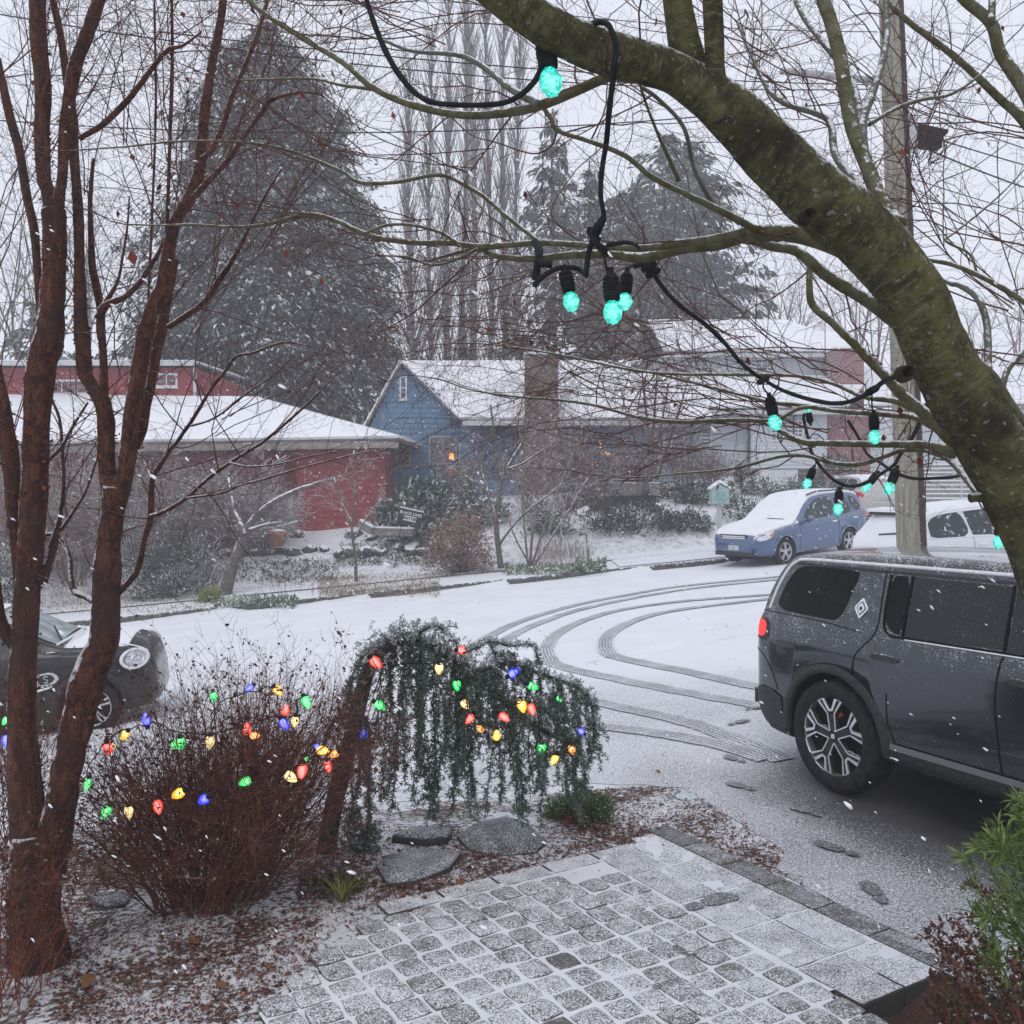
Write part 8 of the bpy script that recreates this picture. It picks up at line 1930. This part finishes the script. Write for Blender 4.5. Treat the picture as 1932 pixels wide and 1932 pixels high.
main2 = [(1196, 503, 2.3), (1212, 499, 2.3), (1224, 502, 2.3), (1240, 528, 2.32), (1262, 556, 2.4), (1291, 583, 2.5), (1330, 612, 2.6), (1366, 646, 2.7), (1393, 679, 2.8), (1420, 703, 2.85), (1443, 717, 2.9), (1473, 735, 2.85), (1513, 750, 2.75), (1560, 760, 2.6), (1593, 760, 2.5), (1620, 751, 2.4), (1647, 735, 2.3), (1670, 719, 2.2), (1694, 709, 2.1)]
cord(main2, .0062)
for (a, Y, r) in (((1224, 503), 2.3, .010), ((1232, 515), 2.31, .009), ((1440, 717), 2.87, .010), ((1645, 737), 2.3, .009)):
    p = P(*a, Y); MB().lathe([(r * .6, -.02), (r, -.012), (r, .012), (r * .6, .02)], 8, M=Matrix.Translation(p) @ Matrix.Rotation(radians(60), 4, 'Y')).build('junction', m_cord, sl, True)
th = [(1752, 757, 3.0), (1734, 800, 3.2), (1717, 833, 3.4), (1697, 860, 3.6), (1687, 877, 3.7), (1664, 893, 3.8), (1637, 909, 3.9), (1613, 917, 4.0), (1593, 915, 4.1), (1570, 903, 4.1), (1550, 883, 4.2), (1540, 868, 4.2), (1530, 850, 4.2), (1523, 820, 4.3), (1517, 793, 4.3), (1517, 780, 4.3)]
cord(th, .0072)
cord([(1600, 793, 4.4), (1620, 826, 4.4), (1637, 857, 4.3), (1660, 873, 4.2), (1687, 890, 4.1), (1721, 902, 4.0), (1771, 902, 3.8), (1811, 897, 3.6), (1850, 880, 3.4)], .0068)
cord([(1900, 950, 2.9), (1892, 970, 2.9), (1887, 990, 2.9)], .004)
def s14(dx, dy, Y, ang, R, sx, sy, wire=None):
    """bulb centre (dx, dy), radius in px R, cap towards angle ang (0 = cap above)"""
    s = Y / F; r = R * s; c = P(dx, dy, Y); M_ = Matrix.Translation(c) @ Matrix.Rotation(radians(ang), 4, 'Y')
    sk = MB(); h0 = r * 1.0
    sk.lathe([(r * .30, h0 + r * 3.5), (r * .34, h0 + r * 2.9), (r * .55, h0 + r * 2.8), (r * .80, h0 + r * 2.45), (r * .86, h0 + r * 2.3), (r * .70, h0 + r * 2.25), (r * .84, h0 + r * 2.1), (r * .84, h0 + r * .9), (r * .78, h0 + r * .2), (r * .5, h0 + r * .15)], 16, M=M_)
    for k in range(3): sk.lathe([(r * .87, h0 + r * (1.1 + k * .35)), (r * .90, h0 + r * (1.18 + k * .35)), (r * .87, h0 + r * (1.26 + k * .35))], 16, M=M_)
    so = sk.build('bulb_socket', m_cord, sl, True)
    b = bmesh.new(); bmesh.ops.create_icosphere(b, subdivisions=2, radius=1)
    for v in b.verts:
        z = v.co.z; w_ = 1.0 if z < .1 else 1 - .42 * ((z - .1) / .9) ** 1.2
        j = 1 + random.uniform(-.05, .05); v.co = Vector((v.co.x * r * w_ * j, v.co.y * r * w_ * j, z * r * 1.32 * j + (r * .12)))
    me = bpy.data.meshes.new('glass_bulb'); b.to_mesh(me); b.free(); me.materials.append(m_teal_b); o = link('glass_bulb', me, so); o.matrix_local = M_
    if wire: MB().tube([P(*w2, Y) for w2 in wire], r * .13, 6).build('drop_wire', m_cord, so, True)
s14(1039, 156, 1.93, -8, 23, 0, 0)
s14(1156, 590, 2.12, -3, 19, 0, 0, [(1140, 481), (1143, 500), (1148, 520)])
s14(1078, 570, 2.3, -12, 16, 0, 0, [(1062, 505), (1064, 515), (1066, 522)])
s14(1179, 570, 2.45, 4, 14.5, 0, 0, [(1186, 522), (1184, 510), (1190, 503), (1198, 502)])
s14(1462, 798, 2.9, -12, 13, 0, 0, [(1440, 722), (1440, 732), (1448, 742), (1453, 752)])
s14(1650, 825, 2.6, -2, 11.5, 0, 0, [(1645, 740), (1645, 760), (1646, 775)])
s14(1524, 770, 4.3, 170, 7.5, 0, 0)
s14(1523, 913, 4.2, 22, 8.5, 0, 0, [(1540, 870), (1537, 880), (1535, 888)])
s14(1581, 961, 4.1, 4, 9.5, 0, 0, [(1592, 917), (1585, 925), (1583, 930)])
s14(1635, 919, 4.0, 38, 8.5, 0, 0, [(1655, 898), (1652, 900)])
s14(1677, 922, 3.8, 22, 10.5, 0, 0, [(1690, 878), (1690, 890), (1688, 893)])
s14(1851, 911, 3.6, -28, 6.5, 0, 0, [(1835, 893), (1842, 897)])
s14(1884, 1023, 2.9, 4, 10.5, 0, 0, [(1887, 990), (1886, 995)])

COLS = {'r': ('glowing_red_bulb', (1.0, .045, .02)), 'g': ('glowing_green_bulb', (.0, .62, .10)), 'b': ('glowing_blue_bulb', (.03, .045, .95)), 'y': ('glowing_yellow_bulb', (1.0, .50, .01)), 'o': ('glowing_orange_bulb', (1.0, .30, .01)), 'w': ('glowing_warm_bulb', (1.0, .72, .28))}
m_c9 = {k: bulb_mat(n, c, 2.0 if k != 'w' else 1.6, tuple(q * .55 for q in c)) for k, (n, c) in COLS.items()}
def c9(strand_, dx, dy, Y, k, ang=None, R=10):
    s = Y / F; r = R * s * .86; ang = random.uniform(-60, 60) + (180 if R_() < .75 else 0) if ang is None else ang
    M_ = Matrix.Translation(P(dx, dy, Y)) @ Matrix.Rotation(radians(ang), 4, 'Y') @ Matrix.Rotation(radians(random.uniform(-25, 25)), 4, 'X')
    b = MB(); prof = [(r * .42, -r * 1.35), (r * .78, -r * 1.05), (r * .98, -r * .5), (r * .96, 0), (r * .80, r * .6), (r * .5, r * 1.15), (r * .2, r * 1.5), (r * .02, r * 1.6)]; n = 12
    v = []; f = []
    for rr, h in prof:
        for j in range(n): a = 2 * pi * j / n; q = rr * (1 + .05 * cos(j * pi)); v.append((q * cos(a), q * sin(a), h))
    for i in range(len(prof) - 1):
        for j in range(n): a, c = i * n + j, i * n + (j + 1) % n; f.append((a, c, c + n, a + n))
    b.add(v, f, 0, M_); o = b.build('coloured_bulb', m_c9[k], strand_, True)
    MB().lathe([(r * .42, -r * 2.1), (r * .55, -r * 2.0), (r * .55, -r * 1.3), (r * .45, -r * 1.2)], 8, M=M_).build('bulb_cap', m_cord, o, True)
def strandwire(par, pts, Y, r=.0034):
    q = catmull([(a, b, Y + random.uniform(-.03, .03)) for a, b in pts], 6); rr = [P(*c) + Vector((random.gauss(0, .004), random.gauss(0, .004), random.gauss(0, .004))) for c in q]; MB().tube(rr, r, 5).build('wire', m_cord, par, True)
bs = empty('coloured_light_string', (0, 0, 0)); tag(bs, 'coloured holiday light string draped over the red-brown bush at left', 'holiday lights')
BB = [(403, 1314, 'g', 8), (471, 1298, 'b', 7), (525, 1303, 'y', 9, 140), (578, 1325, 'g', 10, -30 + 180), (539, 1340, 'r', 9), (536, 1366, 'b', 10, 150), (556, 1361, 'w', 9, 190), (276, 1358, 'b', 10), (235, 1388, 'y', 9, 215), (204, 1411, 'r', 11, 180), (215, 1408, 'w', 6), (341, 1402, 'g', 10, 180), (331, 1407, 'g', 8), (396, 1400, 'w', 10, 185), (466, 1376, 'r', 10), (480, 1388, 'o', 8, 90), (165, 1480, 'g', 9, 185), (200, 1532, 'g', 10, 205), (243, 1532, 'w', 10, 180), (298, 1522, 'r', 11, 160), (336, 1498, 'y', 11, 240), (384, 1509, 'b', 11, 235), (463, 1475, 'g', 10, 250), (548, 1466, 'w', 11, 130), (570, 1455, 'r', 11, 185), (578, 1433, 'g', 5), (608, 1416, 'y', 10, 100), (598, 1410, 'b', 7), (631, 1423, 'o', 8), (619, 1446, 'r', 9), (10, 1360, 'g', 7), (12, 1398, 'b', 10, 170)]
for q in BB: c9(bs, q[0], q[1], BD - .36 if q[1] > 1450 else BD - .15 if q[0] > 100 else 5.7, q[2], q[4] if len(q) > 4 else None, q[3])
for w_ in ([(196, 1520), (215, 1512), (243, 1515), (290, 1505), (336, 1488), (384, 1495), (430, 1484), (470, 1472), (520, 1462), (548, 1450), (575, 1440), (608, 1410)], [(160, 1470), (172, 1440), (200, 1400), (232, 1378), (276, 1367), (300, 1365), (330, 1380), (396, 1385), (440, 1372), (470, 1355), (520, 1352)], [(520, 1352), (545, 1355), (562, 1340), (560, 1320), (580, 1312)], [(396, 1385), (410, 1330), (470, 1305), (525, 1295)]): strandwire(bs, w_, BD - .35)
cs = empty('coloured_light_string', (0, 0, 0)); tag(cs, 'coloured holiday light string woven through the weeping cedar', 'holiday lights')
CB = [(709, 1250, 'r', 11), (829, 1262, 'w', 10, 180), (874, 1227, 'r', 9, 95), (862, 1293, 'g', 9), (969, 1269, 'b', 10, 60), (1005, 1295, 'g', 9, 120), (716, 1331, 'g', 10, 130), (877, 1329, 'w', 8), (886, 1356, 'r', 9), (951, 1353, 'r', 9), (985, 1332, 'y', 10, 165), (1003, 1338, 'r', 9), (906, 1375, 'o', 7), (937, 1387, 'y', 9), (686, 1384, 'b', 9), (1022, 1412, 'g', 10, 180), (1079, 1414, 'o', 8), (1046, 1433, 'y', 8), (1095, 1379, 'b', 7), (1056, 1319, 'g', 6)]
for q in CB: c9(cs, q[0], q[1], WD - .09, q[2], q[4] if len(q) > 4 else None, q[3])
strandwire(cs, [(700, 1235), (720, 1300), (690, 1375), (700, 1330), (730, 1260), (829, 1250), (868, 1235), (862, 1285), (880, 1320), (890, 1350), (940, 1375), (955, 1340), (985, 1322), (1005, 1290), (969, 1262), (1010, 1330), (1022, 1400), (1050, 1425), (1080, 1405), (1095, 1370)], WD - .12)

# ================================================================== FALLING SNOW
fl_n = 0; V = []; Q = []
b = bmesh.new(); bmesh.ops.create_icosphere(b, subdivisions=1, radius=1); iv = np.array([v.co[:] for v in b.verts]); iq = np.array([[v.index for v in f.verts] for f in b.faces]); b.free()
N = 17000; u = rng.random(N); Yf = 1.6 + (34 - 1.6) * u ** .62; dxs = rng.uniform(-60, 1992, N); dys = rng.uniform(-60, 1992, N)
Pz = CZ - (dys - HY) / F * Yf; Px = (dxs - CX) / F * Yf
ok = np.array([z > ground(x, y) + .05 for x, y, z in zip(Px, Yf, Pz)]) & ~((Yf < 2.6) & (rng.random(N) < .35)); Px, Yf, Pz = Px[ok], Yf[ok], Pz[ok]; n = len(Px)
size = rng.uniform(.0020, .0046, n) * np.where(Yf > 12, 1.5, 1); dirv = np.stack([np.full(n, .80), rng.uniform(-.3, .3, n), np.full(n, -.55)], 1) + rng.normal(size=(n, 3)) * .18; dirv /= np.linalg.norm(dirv, axis=1, keepdims=True)
loc_ = iv[None] * size[:, None, None] * (1 + rng.normal(size=(n, len(iv), 1)) * .25); el = (loc_ @ dirv[:, :, None]); V = loc_ + el * dirv[:, None, :] * 1.7 + np.stack([Px, Yf, Pz], 1)[:, None, :]
Q = (iq[None] + (np.arange(n) * len(iv))[:, None, None]).reshape(-1, 3)
m_flake = NT('falling_flake'); m_flake = m_flake.fin((.88, .88, .92), .9)
tag(link('falling_snow', np_mesh('falling_snow', V.reshape(-1, 3), Q, m_flake, True)), 'snowflakes drifting down across the whole scene', 'snowflakes', kind='stuff'); print('flakes', n)

# ================================================================== HAZE AND FALLING SNOW
hz = MB().box(-95, 100, -6, 160, -9, 42).mesh('haze', [])
m_haze = bpy.data.materials.new('haze'); m_haze.use_nodes = True; nt = m_haze.node_tree; nt.nodes.clear()
pv = nt.nodes.new('ShaderNodeVolumePrincipled'); pv.inputs['Color'].default_value = (.93, .93, .96, 1); pv.inputs['Density'].default_value = HAZE if 'HAZE' in globals() else .0034
mo = nt.nodes.new('ShaderNodeOutputMaterial'); nt.links.new(pv.outputs[0], mo.inputs['Volume'])
hz.materials.append(m_haze); tag(link('haze', hz), kind='stuff')

# ---- every member of a small group gets its own label by its place in the row
ORD = ['leftmost', 'second from left', 'third from left', 'fourth from left', 'fifth from left', 'sixth from left', 'seventh from left', 'eighth from left', 'ninth from left', 'tenth from left'] + [w + ' from left' for w in ('eleventh', 'twelfth', 'thirteenth', 'fourteenth', 'fifteenth', 'sixteenth', 'seventeenth', 'eighteenth')]
def wx(o):
    p = o.matrix_world.translation if o.type == 'MESH' and not o.children and o.location.length > .5 else None
    if p is None:
        q = [o] if o.type == 'MESH' else [c for c in o.children if c.type == 'MESH']; v = q[0].data.vertices; n = len(v); i = [v[k].co for k in (0, n // 3, n // 2, 2 * n // 3)]; p = q[0].matrix_world @ (sum(i, Vector()) / 4)
    return p.x / max(p.y, .1)
bpy.context.view_layer.update(); groups = {}
for o in SC.objects:
    if o.parent is None and o.get('group') and o.get('label'): groups.setdefault((o['group'], o['label']), []).append(o)
for (g, lb), L in groups.items():
    if not 2 <= len(L) <= 18: continue
    L.sort(key=wx); n = len(L)
    for k, o in enumerate(L):
        w_ = ORD[k] if k < min(10, (n + 1) // 2 if n > 10 else n) and not (k == n - 1) else ['rightmost'] [0] if k == n - 1 else ORD[n - 1 - k].replace('left', 'right')
        o['label'] = lb + ', ' + w_
